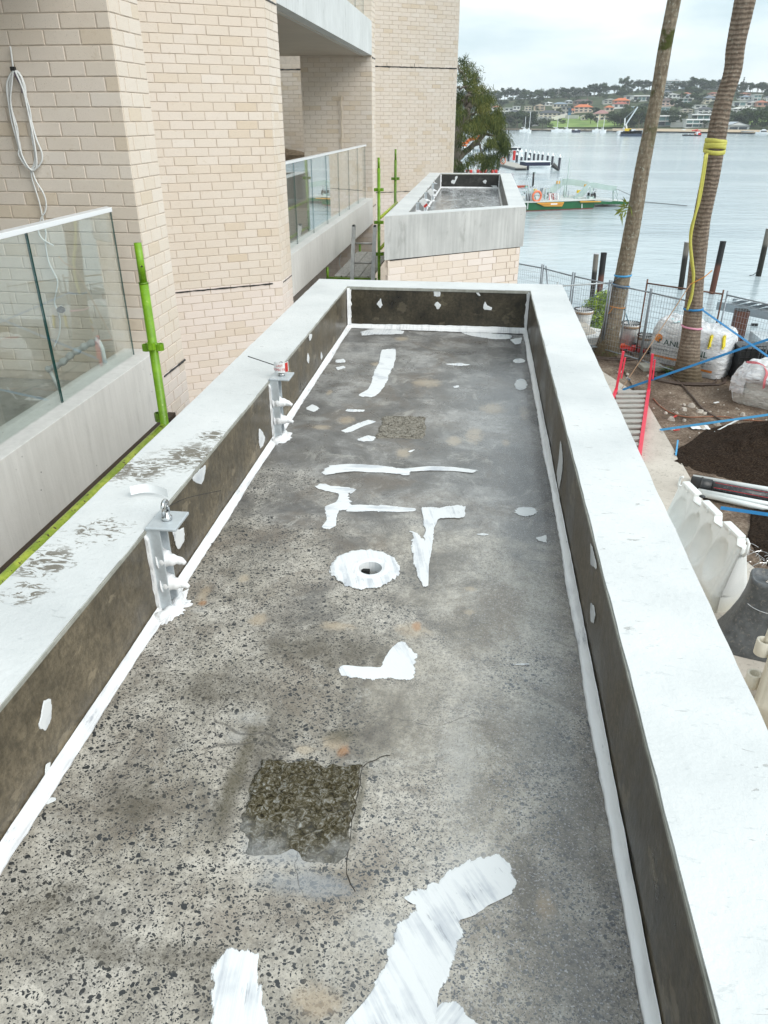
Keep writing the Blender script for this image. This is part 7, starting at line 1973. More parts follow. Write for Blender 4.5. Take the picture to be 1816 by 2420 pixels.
for (cx_, cy_, rx, ry, n) in clumps:
    dep = rnd.uniform(-1.2, 1.2); tone = rnd.uniform(0, .35)
    for k in range(int(n * .19)):
        x = cx_ + rnd.gauss(0, rx * .42); y = cy_ + rnd.gauss(0, ry * .42)
        b = op(x, y, dep + rnd.gauss(0, .7))
        # a sprig: 5-7 hanging needles from a little twig
        up_ = 1 if y < 760 else 0
        for j in range(6):
            l = rnd.uniform(.09, .25); ax = rnd.gauss(0, .45); az_ = (rnd.uniform(-.2, 1.1) if up_ else -rnd.uniform(.35, 1.1)) ; d = Vector((ax, rnd.gauss(0, .4), az_)).normalized()
            s0_ = b + Vector((rnd.gauss(0, .07), rnd.gauss(0, .07), rnd.gauss(0, .05))); w = Vector((.007, 0, .0)) if abs(d.x) < .6 else Vector((0, 0, .007)); m = s0_ + d * l * .5; e = s0_ + d * l + Vector((0, 0, -.05 * l / .3))
            i0 = len(vs); vs += [tuple(s0_ - w), tuple(s0_ + w), tuple(m + w), tuple(m - w), tuple(e)]; fs += [(i0, i0 + 1, i0 + 2, i0 + 3), (i0 + 3, i0 + 2, i0 + 4)]
            tt = min(.99, max(.01, tone + rnd.random() * .5 + (.25 if (550 < y < 1350 and x > 450) else 0))); tn += [tt, tt]
mb = MB(); mb.v = vs; mb.f = fs; mb.tint = tn
mb.build('crown', M_need, oak)

# ================================================================== FAR SHORE
def interp(u, tab):
    for (a, va), (b, vb) in zip(tab, tab[1:]):
        if u <= b: 
            f = max(0, (u - a) / (b - a)); return va + (vb - va) * f
    return tab[-1][1]
V_SH = [(600, 301), (1080, 306), (1203, 307), (1816, 314.5), (2500, 322)]
V_RG = [(600, 238), (1080, 238), (1200, 234), (1330, 228), (1430, 222), (1520, 212), (1640, 208), (1760, 216), (1816, 218), (2500, 232)]
def hill(u, s):
    """point of the far shore: u = bearing (as a photo column), s = 0 at the water, 1 on the ridge"""
    v0 = interp(u, V_SH); sh = atz(u, v0, 0.35); vr = interp(u, V_RG)
    v = v0 + (vr - v0) * (max(0, s) ** .82 if s <= 1 else 1 + (s - 1) * -.2)
    Y = sh.y + 430 * s
    return aty(u, v, Y)
def hill_v(u, v):
    v0 = interp(u, V_SH); vr = interp(u, V_RG); f = min(1.0, max(0.0, (v - v0) / (vr - v0))); return hill(u, f ** (1 / .82))
g = G('wooded_hillside'); p = g.pos()
n = g.noise(p, .05, 6, .7); M_hill = g.fin(g.ramp(n, [(.35, (.035, .05, .022)), (.55, (.07, .09, .04)), (.7, (.16, .15, .10))]), .9, None, 0, .1)
mb = MB().grid(lambda s, t: tuple(hill(500 + 2100 * s, t * 1.15)), 120, 26)
tag(mb.build('hills', M_hill, None, True), kind='structure')
mb = MB().add([tuple(hill(500 + 2100 * k / 60, 0)) for k in range(61)] + [tuple(Vector((hill(500 + 2100 * k / 60, 0).x, hill(500 + 2100 * k / 60, 0).y, -.5))) for k in range(61)], [(k, k + 1, k + 62, k + 61) for k in range(60)])
g = G('rocky_foreshore'); p = g.pos(); M_fore = g.fin(g.ramp(g.noise(p, .5, 5, .7), [(.4, (.05, .045, .03)), (.52, (.22, .18, .12)), (.65, (.42, .36, .27))]), .9)
def strip(u0, u1, s0, s1, mat, name, dz=.15, n=40):
    def fn(s, t):
        q = hill(u0 + (u1 - u0) * s, s0 + (s1 - s0) * t); return (q.x, q.y, q.z + dz)
    return tag(MB().grid(fn, n, 4).build(name, mat), kind='structure')
strip(500, 1470, -.012, .022, M_fore, 'foreshore', .3)
g = G('beach_sand'); p = g.pos(); M_sand = g.fin(g.mix(g.noise(p, .2, 4), (.42, .33, .22), (.58, .47, .34)), .95)
strip(1448, 2500, -.008, .035, M_sand, 'beach', .35)
g = G('mown_lawn'); p = g.pos(); M_lawn = g.fin(g.mix(g.mr(g.noise(p, .06, 4), .35, .65), (.13, .22, .035), (.22, .32, .07)), .95)
ln = MB()
def lf(s, t):
    u = 1294 + 180 * s; v = 302 - (26 - 10 * abs(s - .45) * 1.6) * t; q = hill_v(u, v); return (q.x, q.y, q.z + .5)
tag(ln.grid(lf, 30, 8).build('lawn', M_lawn), kind='structure')
def lf2(s, t):
    u = 1770 + 60 * s; v = 296 - (18) * t; q = hill_v(u, v); return (q.x, q.y, q.z + .5)
tag(MB().grid(lf2, 10, 6).build('lawn', M_lawn), kind='structure')
# sea wall of rocks under the lawn
rk = MB()
for k in range(90):
    u = 1290 + 185 * random.random(); q = hill(u, .010); stone(rk, (q.x, q.y, .6), random.uniform(.8, 1.6), k)
tag(rk.build('shore_rocks', M_stone), kind='stuff')

HM = {}
def hm(c, r=.7):
    if c not in HM: HM[c] = plain('house_' + {0: 'wall'}.get(0), c, r, 0, .07, .3)
    return HM[c]
WHT = (.82, .82, .80); CRM = (.72, .66, .54); CR2 = (.66, .52, .40); GRY = (.42, .43, .43); PNK = (.60, .44, .38); BRW = (.25, .17, .13)
R_OR = (.62, .17, .06); R_RD = (.38, .10, .07); R_TC = (.42, .15, .09); R_GY = (.17, .19, .22); R_DK = (.075, .08, .09); R_BR = (.12, .085, .075); R_WH = (.74, .76, .76); R_PK = (.36, .19, .18); R_BL = (.22, .28, .34)
M_win = plain('far_window_glass', (.05, .065, .08), .2, 0, .2, .2); M_wgl = plain('far_green_glass', (.16, .27, .27), .15, 0, .1, .2)
def house(S, x0, x1, yb, yt, wall, roof, rc, label, nst=2, win=True, glass=False, rf=.36, dep=11, balc=False, nwin=None, name='house'):
    ox, oy, sc = S; u0, u1 = ox + x0 / sc, ox + x1 / sc; vb, vt = oy + yb / sc, oy + yt / sc; uc = (u0 + u1) / 2
    g0 = hill_v(uc, vb + 1.0); Y = g0.y
    A = aty(u0, vb, Y); B = aty(u1, vb, Y); T = aty(uc, vt, Y)
    W = B.x - A.x; H = T.z - min(A.z, B.z); zb = min(A.z, B.z) - 2.5; cx_ = (A.x + B.x) / 2
    Hw = H * (1 - rf) if roof in ('hip', 'gable') else H * .96
    zt = min(A.z, B.z) + Hw; t = thing(name, label, 'house' if name == 'house' else 'building', (cx_, Y, zb))
    D = max(dep, W * .5) if dep else W * .5
    MB().box(A.x, Y, zb, B.x, Y + D, zt).build('wall', hm(wall), t)
    e = .5
    x0_, x1_, y0_, y1_ = A.x - e, B.x + e, Y - e - .3, Y + D + e; zr_ = min(A.z, B.z) + H
    if roof == 'hip':
        rd = min((x1_ - x0_), (y1_ - y0_)) * .42
        vs = [(x0_, y0_, zt), (x1_, y0_, zt), (x1_, y1_, zt), (x0_, y1_, zt), (x0_ + rd, (y0_ + y1_) / 2, zr_), (x1_ - rd, (y0_ + y1_) / 2, zr_)]
        o = MB().add(vs, [(0, 1, 5, 4), (1, 2, 5), (2, 3, 4, 5), (3, 0, 4), (0, 3, 2, 1)]).build('roof', hm(rc), t)
        if W > 14: MB().box(cx_ + W * .2, (y0_ + y1_) / 2 - .6, zt, cx_ + W * .2 + 1.0, (y0_ + y1_) / 2 + .3, zr_ + .8).build('chimney', hm(wall), t)
    elif roof == 'gable':
        vs = [(x0_, y0_, zt), (x1_, y0_, zt), (x1_, y1_, zt), (x0_, y1_, zt), ((x0_ + x1_) / 2, y0_, zr_), ((x0_ + x1_) / 2, y1_, zr_)]
        MB().add(vs, [(0, 4, 5, 3), (1, 2, 5, 4), (0, 3, 2, 1), (2, 3, 5)]).build('roof', hm(rc), t); MB().add([(x0_ + .6, y0_ + .1, zt), (x1_ - .6, y0_ + .1, zt), ((x0_ + x1_) / 2, y0_ + .1, zr_ - .25)], [(0, 1, 2)]).build('gable_end', hm(wall), t)
    else:
        MB().box(x0_, y0_, zt, x1_, y1_, zt + max(.4, H * .06)).build('roof', hm(rc), t)
    if win:
        n = nwin or max(2, int(W / 3.4)); sh_ = Hw / nst
        for j in range(nst):
            for i in range(n):
                wx = A.x + W * (i + .5) / n; ww = W / n * (.42 if glass else .28); z0 = min(A.z, B.z) + sh_ * (j + (.12 if glass else .3)); z1 = min(A.z, B.z) + sh_ * (j + .82)
                MB().box(wx - ww, Y - .12, z0, wx + ww, Y + .05, z1).build('window', M_wgl if glass and (i + j) % 3 else M_win, t)
    if balc:
        for j in range(nst): zz = min(A.z, B.z) + Hw / nst * (j + 1); MB().box(A.x - .3, Y - 1.6, zz - .35, B.x + .3, Y, zz).build('balcony', hm(WHT), t)
    return t
FA = (1080, 170, 4.4865); FB = (1440, 170, 4.415); FC = (1060, 120, 7.375)
HS = [
 (FA, 370, 470, 402, 355, WHT, 'hip', R_TC, 'small white house with a red roof just right of the she-oak crown', 1),
 (FA, 455, 600, 445, 380, WHT, 'flat', R_WH, 'white flat-roofed modern house above the dark trees at left', 2),
 (FA, 596, 672, 400, 362, WHT, 'flat', R_WH, 'white box-shaped house behind the grey-roofed villa at left', 1),
 (FA, 550, 690, 458, 400, CRM, 'hip', R_DK, 'cream house with a dark hipped roof above the dark foreshore trees', 1),
 (FA, 722, 792, 408, 362, CRM, 'flat', CRM, 'beige flat-roofed house left of the gabled one', 2),
 (FA, 820, 935, 405, 332, CR2, 'gable', R_GY, 'beige gabled house with a grey roof in the left group', 2),
 (FA, 905, 1020, 352, 313, WHT, 'hip', R_WH, 'white-roofed house high in the left group', 1),
 (FA, 1020, 1175, 378, 316, CRM, 'hip', R_BL, 'cream house with a blue grey hipped roof left of the orange villa', 1),
 (FA, 690, 870, 452, 410, (.55, .53, .48), 'flat', (.5, .48, .44), 'long low beige terrace house above the dark trees', 1),
 (FA, 870, 1105, 492, 402, CRM, 'hip', R_DK, 'wide two-storey cream villa with a dark hipped roof left of the lawn', 2),
 (FA, 1105, 1200, 452, 362, (.50, .47, .42), 'flat', R_GY, 'grey-roofed house beside the blue wall', 2),
 (FA, 1180, 1212, 450, 380, (.10, .26, .42), 'flat', R_GY, 'narrow bright blue house wall left of the orange villa', 1),
 (FA, 1245, 1440, 425, 340, (.70, .57, .46), 'hip', R_OR, 'large cream villa with a bright orange roof above the lawn', 2),
 (FA, 1205, 1246, 440, 385, (.70, .57, .46), 'hip', R_OR, 'small orange-roofed wing at the left of the large villa', 1),
 (FA, 1240, 1440, 345, 288, BRW, 'hip', R_BR, 'brown house with a wide dark roof behind the orange villa', 1),
 (FA, 1148, 1232, 332, 295, (.60, .62, .62), 'hip', (.45, .48, .5), 'pale grey house high behind the blue wall', 1),
 (FA, 1455, 1622, 512, 400, (.70, .58, .48), 'hip', R_PK, 'cream villa with a dusky pink roof at the right of the lawn', 2),
 (FA, 1575, 1665, 412, 352, (.68, .56, .46), 'hip', R_OR, 'orange-roofed house behind the pink-roofed villa', 1),
 (FA, 1325, 1385, 512, 452, CRM, 'gable', (.5, .45, .38), 'small cream pavilion at the top of the lawn', 1),
 (FA, 1556, 1700, 332, 275, (.55, .55, .50), 'gable', R_GY, 'grey gabled house on the slope above the pink-roofed villa', 2),
 (FA, 790, 872, 568, 532, GRY, 'flat', (.5, .5, .5), 'pale grey boatshed at the waterline among dark trees', 1),
 (FA, 90, 210, 480, 432, WHT, 'flat', R_WH, 'white house seen through the she-oak branches', 1),
 (FA, 235, 345, 455, 415, CRM, 'flat', (.6, .58, .52), 'cream house half hidden by the she-oak', 1),
 (FB, 48, 212, 345, 268, (.60, .30, .20), 'hip', R_OR, 'bright orange-roofed house left of the slender palm', 1),
 (FB, 45, 205, 375, 308, WHT, 'hip', R_RD, 'white house with a dark red roof under the orange one', 1),
 (FB, 255, 425, 300, 245, WHT, 'flat', R_WH, 'long white flat-roofed terrace left of the slender palm', 1, True, True),
 (FB, 170, 280, 292, 245, (.55, .57, .57), 'flat', (.5, .53, .55), 'grey terrace next to the white one, behind the red roof', 1),
 (FB, 204, 256, 402, 360, (.25, .50, .66), 'flat', (.6, .65, .68), 'small pale blue house low on the slope left of the slender palm', 1),
 (FB, 540, 680, 352, 268, PNK, 'hip', R_BR, 'pinkish house with a brown hipped roof just right of the slender palm', 2),
 (FB, 535, 628, 425, 365, (.45, .55, .60), 'flat', R_WH, 'glass-fronted house low beside the slender palm', 2, True, True),
 (FB, 580, 740, 268, 215, WHT, 'gable', R_GY, 'white house with grey gables right of the slender palm', 1),
 (FB, 730, 862, 332, 272, WHT, 'flat', R_WH, 'white house standing in the middle of the slope between the palms', 2, True, True),
 (FB, 785, 898, 280, 225, WHT, 'hip', R_GY, 'white house with a grey roof near the top between the palms', 1),
 (FB, 776, 860, 262, 208, (.62, .45, .38), 'hip', R_TC, 'house with a terracotta roof below the ridge apartments', 1),
 (FB, 995, 1112, 328, 240, CRM, 'hip', R_GY, 'cream house with a grey roof left of the thick palm', 2),
 (FB, 1050, 1150, 242, 208, (.62, .45, .38), 'hip', R_RD, 'red-roofed house near the ridge, left of the thick palm', 1),
 (FB, 893, 1020, 378, 345, WHT, 'flat', R_WH, 'white flat-roofed house above the dark-roofed villa', 1),
 (FB, 920, 1105, 437, 362, WHT, 'hip', R_DK, 'white two-storey villa with a dark roof left of the thick palm', 2),
 (FB, 858, 1105, 500, 440, WHT, 'flat', R_WH, 'white modern house with long glass fronts, upper one by the thick palm', 1, True, True),
 (FB, 798, 1075, 575, 492, WHT, 'flat', R_WH, 'white modern beach house with a wide glass front', 2, True, True),
 (FB, 510, 725, 560, 452, (.30, .31, .31), 'flat', (.62, .62, .6), 'dark-fronted shore building with a white roof right of the slender palm', 2, True, True),
 (FB, 765, 872, 432, 372, CRM, 'hip', (.45, .42, .36), 'cream house on the slope above the beach house', 2),
 (FB, 1300, 1425, 352, 308, WHT, 'flat', R_WH, 'white house with dark windows right of the thick palm', 1, True, True),
 (FB, 1365, 1505, 292, 240, WHT, 'hip', R_BL, 'white house with a blue grey roof right of the thick palm', 1),
 (FB, 1428, 1555, 352, 298, WHT, 'gable', R_GY, 'white gabled house left of the terracotta one', 1),
 (FB, 1540, 1660, 358, 292, (.55, .32, .24), 'hip', R_TC, 'terracotta-roofed house at the right edge', 1),
 (FB, 1290, 1535, 425, 360, WHT, 'hip', (.55, .55, .52), 'long white house with three wings right of the thick palm', 2),
 (FB, 1380, 1482, 242, 212, (.55, .35, .28), 'hip', R_TC, 'small terracotta-roofed house on the ridge at right', 1),
 (FB, 1508, 1585, 300, 234, WHT, 'flat', R_WH, 'white square house high up at right', 2, True, True),
 (FB, 575, 662, 232, 192, (.62, .60, .56), 'hip', R_GY, 'grey-roofed house just below the ridge apartments', 1),
 (FB, 1110, 1300, 500, 440, WHT, 'flat', R_WH, 'white house behind the thick palm trunk', 2),
 (FB, 1640, 1790, 300, 240, WHT, 'hip', R_GY, 'white house with a grey roof beyond the right edge', 2),
]
HR = []; HL = []
for h in HS:
    S, x0, x1, yb, yt, wl, rf, rc, lab = h[:9]; nst = h[9] if len(h) > 9 else 1; win = h[10] if len(h) > 10 else True; gl = h[11] if len(h) > 11 else False
    house(S, x0, x1, yb, yt, wl, rf, rc, lab, nst, win, gl, balc=gl and x1 - x0 > 150); HR.append((S[0] + x0 / S[2], S[0] + x1 / S[2], S[1] + yt / S[2], S[1] + yb / S[2])); HL.append(lab)
# ridge apartments
for S, x0, x1, yb, yt, lab, n in ((FA, 1058, 1372, 228, 178, 'long pale apartment block on the skyline left of the slender palm', 4), (FB, 588, 722, 188, 86, 'dark glass apartment block on the ridge right of the slender palm', 5), (FB, 782, 872, 152, 90, 'grey glass apartment block half behind the ridge trees', 4), (FB, 965, 1146, 176, 118, 'white terraced apartments on the ridge left of the thick palm', 3)):
    house(S, x0, x1, yb, yt, (.55, .55, .53) if 'pale' in lab or 'white' in lab else (.22, .27, .31), 'flat', (.5, .52, .53), lab, n, True, 'glass' in lab, balc=True, nwin=9, name='apartment_block')
house(FB, 622, 716, 186, 132, WHT, 'flat', R_WH, 'white lower wing in front of the dark glass apartment block', 3, True, False, balc=True, nwin=5, name='apartment_block')
# retaining walls
for S, P_, lab in ((FA, ((798, 512), (1000, 528), (1165, 478)), 'white retaining wall left of the lawn'), (FA, ((1150, 500), (1290, 500)), 'pale driveway wall above the lawn'), (FB, ((640, 575), (1060, 580)), 'low wall along the beach')):
    Q = [hill_v(S[0] + x / S[2], S[1] + y / S[2]) for x, y in P_]; mb = MB()
    for a_, b_ in zip(Q, Q[1:]): mb.bar(a_ + Vector((0, 0, 1.2)), b_ + Vector((0, 0, 1.2)), .6, 3.4)
    tag(mb.build('retaining_wall', hm((.60, .58, .54))), lab, 'wall')
# boathouse
q = hill_v(1748, 306); Y = q.y; A = aty(1440 + 1250 / 4.415, 306, Y); B = aty(1440 + 1462 / 4.415, 306, Y)
bh = thing('boathouse', 'pale grey boathouse with a shallow gabled roof at the waterline', 'boathouse', tuple(q)); W = B.x - A.x; zt = aty(1748, 170 + 548 / 4.415, Y).z; zr_ = aty(1748, 170 + 517 / 4.415, Y).z
MB().box(A.x, Y, -.5, B.x, Y + 16, zt).build('wall', hm((.60, .62, .62)), bh); xm = A.x + W * .42
MB().add([(A.x - .8, Y - .8, zt - .3), (B.x + .8, Y - .8, zt - .6), (B.x + .8, Y + 17, zt - .6), (A.x - .8, Y + 17, zt - .3), (xm, Y - .8, zr_), (xm, Y + 17, zr_)], [(0, 4, 5, 3), (1, 2, 5, 4), (0, 3, 2, 1), (2, 3, 5)]).build('roof', hm((.50, .54, .58)), bh)
MB().add([(A.x, Y - .5, zt - .3), (B.x, Y - .5, zt - .5), (xm, Y - .5, zr_ - .3)], [(0, 1, 2)]).build('gable_end', hm((.68, .70, .70)), bh)
for f_ in (.12, .30, .58, .76): MB().box(A.x + W * f_ - 1, Y - .3, zt * .35, A.x + W * f_ + 1.4, Y, zt * .72).build('window', M_win, bh)
MB().add([(A.x + W * .28, Y - .6, .2), (A.x + W * .62, Y - .6, .2), (A.x + W * .70, Y - .6, zt * .42), (A.x + W * .40, Y - .6, zt * .32), (A.x + W * .28, Y - 2, .2), (A.x + W * .62, Y - 2, .2)], [(0, 1, 2, 3), (0, 1, 5, 4)]).build('slipway_door', M_win, bh)

# ---- trees on the far shore
g = G('far_foliage')
oi = g.N('ShaderNodeObjectInfo').outputs['Random']
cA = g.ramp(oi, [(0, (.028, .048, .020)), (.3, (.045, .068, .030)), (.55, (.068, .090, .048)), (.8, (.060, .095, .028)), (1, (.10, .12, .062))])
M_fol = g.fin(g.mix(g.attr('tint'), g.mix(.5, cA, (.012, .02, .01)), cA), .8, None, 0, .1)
M_trk = plain('far_bark', (.17, .14, .11), .9, 0, .2, .3)
def crown_mesh(kind, seed):
    r = random.Random(seed); vs = []; fs = []; tn = []
    blobs = []
    nb_ = {'euc': 9, 'dense': 7, 'pine': 9}[kind]
    for k in range(nb_):
        if kind == 'euc': blobs.append((Vector((r.gauss(0, .26), r.gauss(0, .22), r.uniform(.42, .92))), r.uniform(.13, .22)))
        elif kind == 'dense': blobs.append((Vector((r.gauss(0, .24), r.gauss(0, .22), r.uniform(.22, .78))), r.uniform(.2, .30)))
        else: blobs.append((Vector((0, 0, .15 + .1 * k)), .26 - .026 * k))
    for c_, R_ in blobs:
        tone = r.uniform(.2, 1)
        for j in range(90 if kind != 'pine' else 60):
            d = Vector((r.gauss(0, 1), r.gauss(0, 1), r.gauss(0, 1))).normalized(); q = c_ + Vector((d.x, d.y, d.z * (.75 if kind != 'pine' else .3))) * R_ * r.uniform(.55, 1.12)
            a_ = Vector((r.gauss(0, 1), r.gauss(0, 1), r.gauss(0, .6))).normalized() * .045 * r.uniform(.6, 1.4); b_ = a_.cross(d).normalized() * .035
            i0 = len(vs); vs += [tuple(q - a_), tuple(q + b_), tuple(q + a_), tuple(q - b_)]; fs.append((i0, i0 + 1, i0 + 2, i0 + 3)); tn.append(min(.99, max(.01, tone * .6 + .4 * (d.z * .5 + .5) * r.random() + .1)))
    mb = MB(); mb.v = vs; mb.f = fs; mb.tint = tn; return mb.mesh('crown', M_fol)
def trunk_mesh(kind, seed):
    r = random.Random(seed); mb = MB(); mb.tube([(0, 0, -.15), (.01, 0, .3), (r.gauss(0, .04), 0, .7)], [.03, .022, .01], 6)
    for k in range(4): mb.tube([(0, 0, r.uniform(.25, .45)), (r.gauss(0, .22), r.gauss(0, .2), r.uniform(.6, .8))], [.014, .006], 4)
    return mb.mesh('trunk', M_trk)
KM = {k: [(crown_mesh(k, s), trunk_mesh(k, s)) for s in range(5)] for k in ('euc', 'dense', 'pine')}
ntree = {}
def far_tree(u, v, hpx, kind, label=None, wide=1.0):
    q = hill_v(u, v); H = hpx * q.y / FPX * .97; cm, tmh = random.choice(KM[kind])
    nm = {'euc': 'gum_tree', 'dense': 'broad_tree', 'pine': 'pine_tree'}[kind]
    if HR and not label:      # say which house it stands by
        k = min(range(len(HR)), key=lambda i: hypot(((HR[i][0] + HR[i][1]) / 2 - u), 2.2 * (HR[i][3] - v))); a, b, t_, bb = HR[k]
        rel = 'in front of' if v > bb + 3 and a - 6 < u < b + 6 else 'behind' if v < bb and a - 6 < u < b + 6 else 'left of' if u < a else 'right of'
        hl = HL[k].split(' just ')[0].split(' above ')[0].split(' below ')[0].split(' behind ')[0].split(' beside ')[0].split(' right of ')[0].split(' left of ')[0].split(' high ')[0].split(' in the ')[0].split(' on the ')[0].split(' seen ')[0].split(' at the ')[0].split(' near ')[0].split(' standing ')[0].split(' half ')[0].split(' low ')[0]
        label = {'euc': 'pale grey green gum', 'dense': 'dark bushy tree', 'pine': 'tall dark pine'}[kind] + ' ' + rel + ' the ' + ' '.join(hl.split()[:7])
    root = thing(nm, label or {'euc': 'pale grey green gum tree on the far hillside', 'dense': 'dark bushy tree on the far shore', 'pine': 'tall dark pine on the far ridge'}[kind], 'tree', (q.x, q.y + random.uniform(-2, 2), q.z), random.uniform(0, 6.3), 'trees on the far shore')
    root.scale = (H * wide, H * wide, H)
    for n_, me in (('crown', cm), ('trunk', tmh)):
        o = bpy.data.objects.new(n_, me); COL.objects.link(o); o.parent = root
    ntree[kind] = ntree.get(kind, 0) + 1
def free(u, v, hpx):
    """not standing in front of a house that the photograph shows clear"""
    for (a, b, t_, bt__) in HR:
        w = hpx * .35
        if u + w > a + 2 and u - w < b - 2 and v > bt__ - 1 and v - hpx * .8 < bt__ - (bt__ - t_) * .15: return False
    return True
R2 = random.Random(5)
for u in np.arange(1040, 1880, 8.5):                 # skyline row
    uu = u + R2.uniform(-3, 3); v = interp(uu, V_RG) + R2.uniform(-1, 5); far_tree(uu, v, R2.uniform(12, 21), 'euc' if R2.random() < .6 else 'dense', None, R2.uniform(.9, 1.25))
for (u, v, h, k, w) in ((1212, 238, 27, 'euc', 1.0), (1477, 218, 28, 'euc', .8), (1515, 214, 22, 'euc', 1.1), (1425, 224, 24, 'dense', 1.3), (1404, 228, 24, 'euc', 1.2), (1752, 222, 30, 'pine', .6), (1790, 222, 22, 'euc', 1.2), (1640, 214, 24, 'euc', 1.3), (1600, 216, 20, 'euc', 1.2), (1670, 220, 22, 'dense', 1.0), (1808, 225, 26, 'dense', 1.1),
                        (1250, 245, 20, 'dense', 1), (1275, 243, 22, 'euc', 1), (1310, 240, 20, 'dense', 1.2), (1180, 245, 24, 'euc', 1.2)): far_tree(u, v, h, k, None, w)
for k in range(270):
    u = R2.uniform(1040, 1870); v0 = interp(u, V_SH); vr = interp(u, V_RG); v = vr + (v0 - vr) * R2.uniform(.08, .93); h = R2.uniform(10, 19)
    if 1290 < u < 1455 and v > 276: continue
    if u > 1455 and v > v0 - 5: continue
    if not free(u, v, h): continue
    far_tree(u, v, h, 'euc' if R2.random() < .5 else 'dense', None, R2.uniform(.9, 1.3))
for (u, v, h, w) in ((1150, 302, 34, 1.2), (1165, 303, 34, 1.1), (1185, 303, 32, 1.2), (1203, 303, 36, 1.1), (1222, 303, 36, 1.2), (1238, 303, 35, 1.2), (1252, 302, 28, 1.0), (1283, 303, 24, 1.3), (1318, 292, 10, 1.8), (1330, 293, 9, 1.8), (1396, 293, 26, 1.0), (1130, 304, 30, 1.2), (1110, 304, 30, 1.2), (1265, 299, 12, 1.2),
                     (1452, 299, 30, 1.0), (1466, 300, 34, 1.0), (1478, 301, 38, 1.0), (1492, 302, 36, 1.1), (1508, 303, 40, 1.0), (1517, 303, 38, 1.0), (1440, 290, 24, 1.0), (1480, 272, 22, 1.1), (1510, 280, 26, 1.0), (1590, 300, 26, 1.1), (1578, 284, 24, 1.2), (1665, 302, 16, .8), (1682, 302, 16, .8), (1745, 298, 34, 1.3), (1762, 296, 36, 1.3), (1780, 300, 34, 1.1), (1800, 300, 36, 1.2), (1815, 304, 38, 1.2), (1835, 304, 36, 1.2), (1095, 303, 34, 1.1), (1078, 303, 34, 1.1),
                     (1600, 262, 22, 1.2), (1625, 268, 22, 1.0), (1640, 246, 22, 1.1), (1655, 250, 20, 1.1), (1565, 240, 18, 1.1), (1720, 300, 22, 1.0)): far_tree(u, v, h, 'dense' if R2.random() < .8 else 'euc', None, w)

# ---- boats off the far shore
def yacht(x, ym, yb_, w, S, label, col=None, boom=True):
    u, v = S[0] + x / S[2], S[1] + yb_ / S[2]; b = atz(u, v, 0); k = b.y / FPX / S[2]
    t = thing('yacht', label, 'yacht', tuple(b)); hull(t, b, w * k, w * k * .26, 1.25, col or M_boat, (1, .12), .45, .3)
    MB().box(b.x - w * k * .18, b.y - .8, 1.2, b.x + w * k * .12, b.y + .8, 1.9).build('cabin', M_boat, t); 
    if ym: MB().tube([(b.x, b.y, 1), (b.x, b.y, (yb_ - ym) * k)], .14, 6).build('mast', M_boat, t)
    if ym: MB().tube([(b.x, b.y, 2.4), (b.x - w * k * .33, b.y, 2.5)], .16, 6).build('boom', M_canv if col is None and int(x) % 2 else M_boat, t)
yacht(720, 508, 632, 100, FA, 'yacht with a blue cover left of the tall-masted one', None); yacht(766, 470, 645, 42, FA, 'tall-masted white yacht seen end on, left of the lawn')
yacht(1062, 520, 632, 110, FA, 'white yacht off the left end of the lawn'); yacht(1170, 500, 632, 85, FA, 'white yacht in front of the lawn, mast by the blue wall'); yacht(1266, None, 640, 82, FA, 'low dark-hulled boat without a mast in front of the lawn', M_canv)
yacht(1485, 500, 634, 90, FA, 'white yacht right of the dark-hulled boat'); yacht(1550, 505, 642, 60, FA, 'white yacht farthest right in front of the lawn'); yacht(410, 470, 560, 50, FA, 'white yacht partly behind the she-oak')
q = atz(FA[0] + 705 / FA[2], FA[1] + 600 / FA[2], 0)
def cruiser(x0, x1, yb_, label, S=FB, col=None, up=1.0):
    a_ = atz(S[0] + x0 / S[2], S[1] + yb_ / S[2], 0); b_ = atz(S[0] + x1 / S[2], S[1] + yb_ / S[2], 0); L = (b_ - a_).length; c_ = (a_ + b_) / 2
    t = thing('motor_cruiser', label, 'boat', tuple(c_)); hull(t, c_, L, L * .3, L * .12, col or M_boat, (-1, .05), .5, .35)
    MB().box(c_.x - L * .18, c_.y - L * .1, L * .11, c_.x + L * .28, c_.y + L * .1, L * .22 * up).build('cabin', M_boat, t); MB().box(c_.x - L * .16, c_.y - L * .105, L * .15, c_.x + L * .26, c_.y - L * .095, L * .19 * up).build('cabin_window', M_bwin, t)
    MB().box(c_.x - L * .05, c_.y - L * .08, L * .22 * up, c_.x + L * .18, c_.y + L * .08, L * .27 * up).build('flybridge', M_boat, t); return t
cruiser(486, 600, 626, 'white cruiser just right of the slender palm'); cruiser(704, 828, 632, 'white cruiser off the beach, nearest the workboat'); cruiser(950, 1032, 628, 'cream motor boat with a yellow hull stripe left of the thick palm', FB, plain('straw_hull', (.55, .50, .22), .4))
cruiser(1528, 1668, 648, 'large white cruiser at the right edge', FB, None, 1.25); cruiser(1238, 1310, 634, 'white boat just right of the thick palm trunk')
a_ = atz(FB[0] + 765 / FB[2], FB[1] + 665 / FB[2], 0); b_ = atz(FB[0] + 955 / FB[2], FB[1] + 665 / FB[2], 0); L = (b_ - a_).length; c_ = (a_ + b_) / 2
wk = thing('workboat', 'black-hulled workboat with a red and white wheelhouse between the palms', 'workboat', tuple(c_)); hull(wk, c_, L, L * .28, L * .06, M_black, (-1, 0), .7, .1)
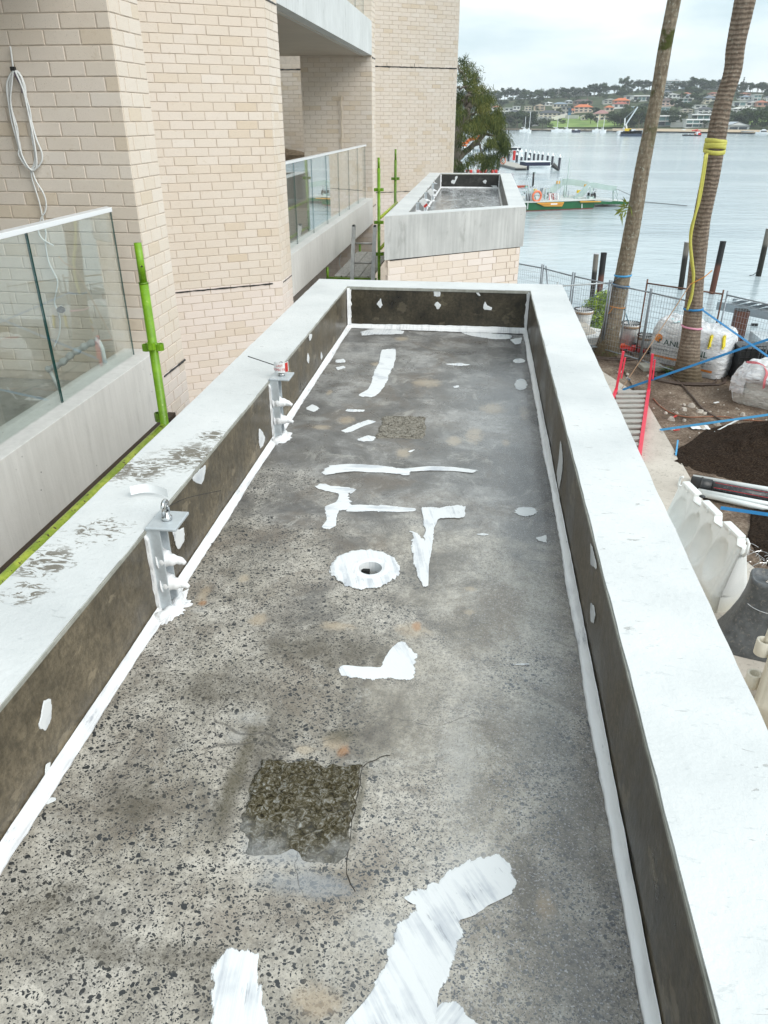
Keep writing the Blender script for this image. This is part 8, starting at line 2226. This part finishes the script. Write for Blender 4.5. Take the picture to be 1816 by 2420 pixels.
MB().box(c_.x + L * .22, c_.y - 1.5, L * .06, c_.x + L * .40, c_.y + 1.5, L * .22).build('wheelhouse', M_boat, wk); MB().box(c_.x + L * .18, c_.y - 1.6, L * .22, c_.x + L * .42, c_.y + 1.6, L * .26).build('roof', M_redp, wk); MB().box(c_.x + L * .30, c_.y - 1.7, L * .05, c_.x + L * .46, c_.y - 1.5, L * .15).build('side_panel', M_redp, wk)
for k in range(7): x = c_.x - L * .4 + L * .09 * k; MB().box(x, c_.y - 1, L * .06, x + L * .06, c_.y + 1, L * (.08 + .04 * random.random())).build('deck_load', random.choice((M_boat, M_gw, M_exo, M_boat)), wk)
MB().tube([(c_.x - L * .02, c_.y, L * .25), (c_.x + L * .3, c_.y, L * .30)], .25, 6).build('derrick', M_redp, wk)
a_ = atz(FB[0] + 115 / FB[2], FB[1] + 668 / FB[2], 0); b_ = atz(FB[0] + 350 / FB[2], FB[1] + 668 / FB[2], 0); L = (b_ - a_).length; c_ = (a_ + b_) / 2
cb = thing('crane_barge', 'blue and black crane barge with a long raised white boom left of the slender palm', 'barge', tuple(c_)); MB().box(a_.x, a_.y - 3, -.2, b_.x, a_.y + 4, 1.1).build('hull', plain('dark_blue_hull', (.03, .05, .09), .5), cb)
k_ = a_.y / FPX / FB[2]
def fb(x, y): return aty(FB[0] + x / FB[2], FB[1] + y / FB[2], a_.y)
MB().bar(fb(145, 595), fb(300, 362), .5, .55).build('boom', M_gwl, cb); MB().bar(fb(168, 480), fb(160, 620), .5, .5).build('gantry_leg', M_boat, cb); MB().bar(fb(178, 540), fb(192, 620), .6, .6).build('gantry_leg', M_boat, cb); MB().tube([fb(168, 480), fb(298, 364)], .12, 4).build('stay', M_gw, cb)
for k in range(10):
    q = fb(125 + 22 * k, 650 - 14 * random.random()); MB().obox(q, (1.5, 1.5, random.uniform(.8, 2.0))).build('deck_load', random.choice((M_gw, M_boat, M_ystl if k == 3 else M_gw, plain('tarp_blue', (.06, .22, .42), .6) if k == 8 else M_boat)), cb)
t = cruiser(78, 140, 628, 'white boat moored against the crane barge')
dg_ = thing('dinghy_pontoon', 'grey dinghy pontoon in front of the boathouse', 'pontoon', tuple(atz(FB[0] + 1450 / FB[2], FB[1] + 640 / FB[2], 0))); a_ = atz(FB[0] + 1398 / FB[2], FB[1] + 642 / FB[2], 0); b_ = atz(FB[0] + 1510 / FB[2], FB[1] + 642 / FB[2], 0)
MB().box(a_.x, a_.y, 0, b_.x, a_.y + 5, 1.4).build('deck', M_gw, dg_)
for u in (1500, 1190, 1340): q = atz(u, 322, 0); 
HAZE = True
if HAZE:
    hz = MB().box(-1500, -60, -4, 1500, 1500, 75).mesh('haze')
    g = G('pale_haze'); pv = g.N('ShaderNodeVolumePrincipled', None, {'Color': (.88, .94, 1.0, 1), 'Density': .00024, 'Anisotropy': .0}); g.t.links.new(pv.outputs[0], g.o.inputs['Volume'])
    hz.materials.append(g.m); o = bpy.data.objects.new('haze', hz); link(o); tag(o, kind='stuff')
SC.cycles.volume_bounces = 0
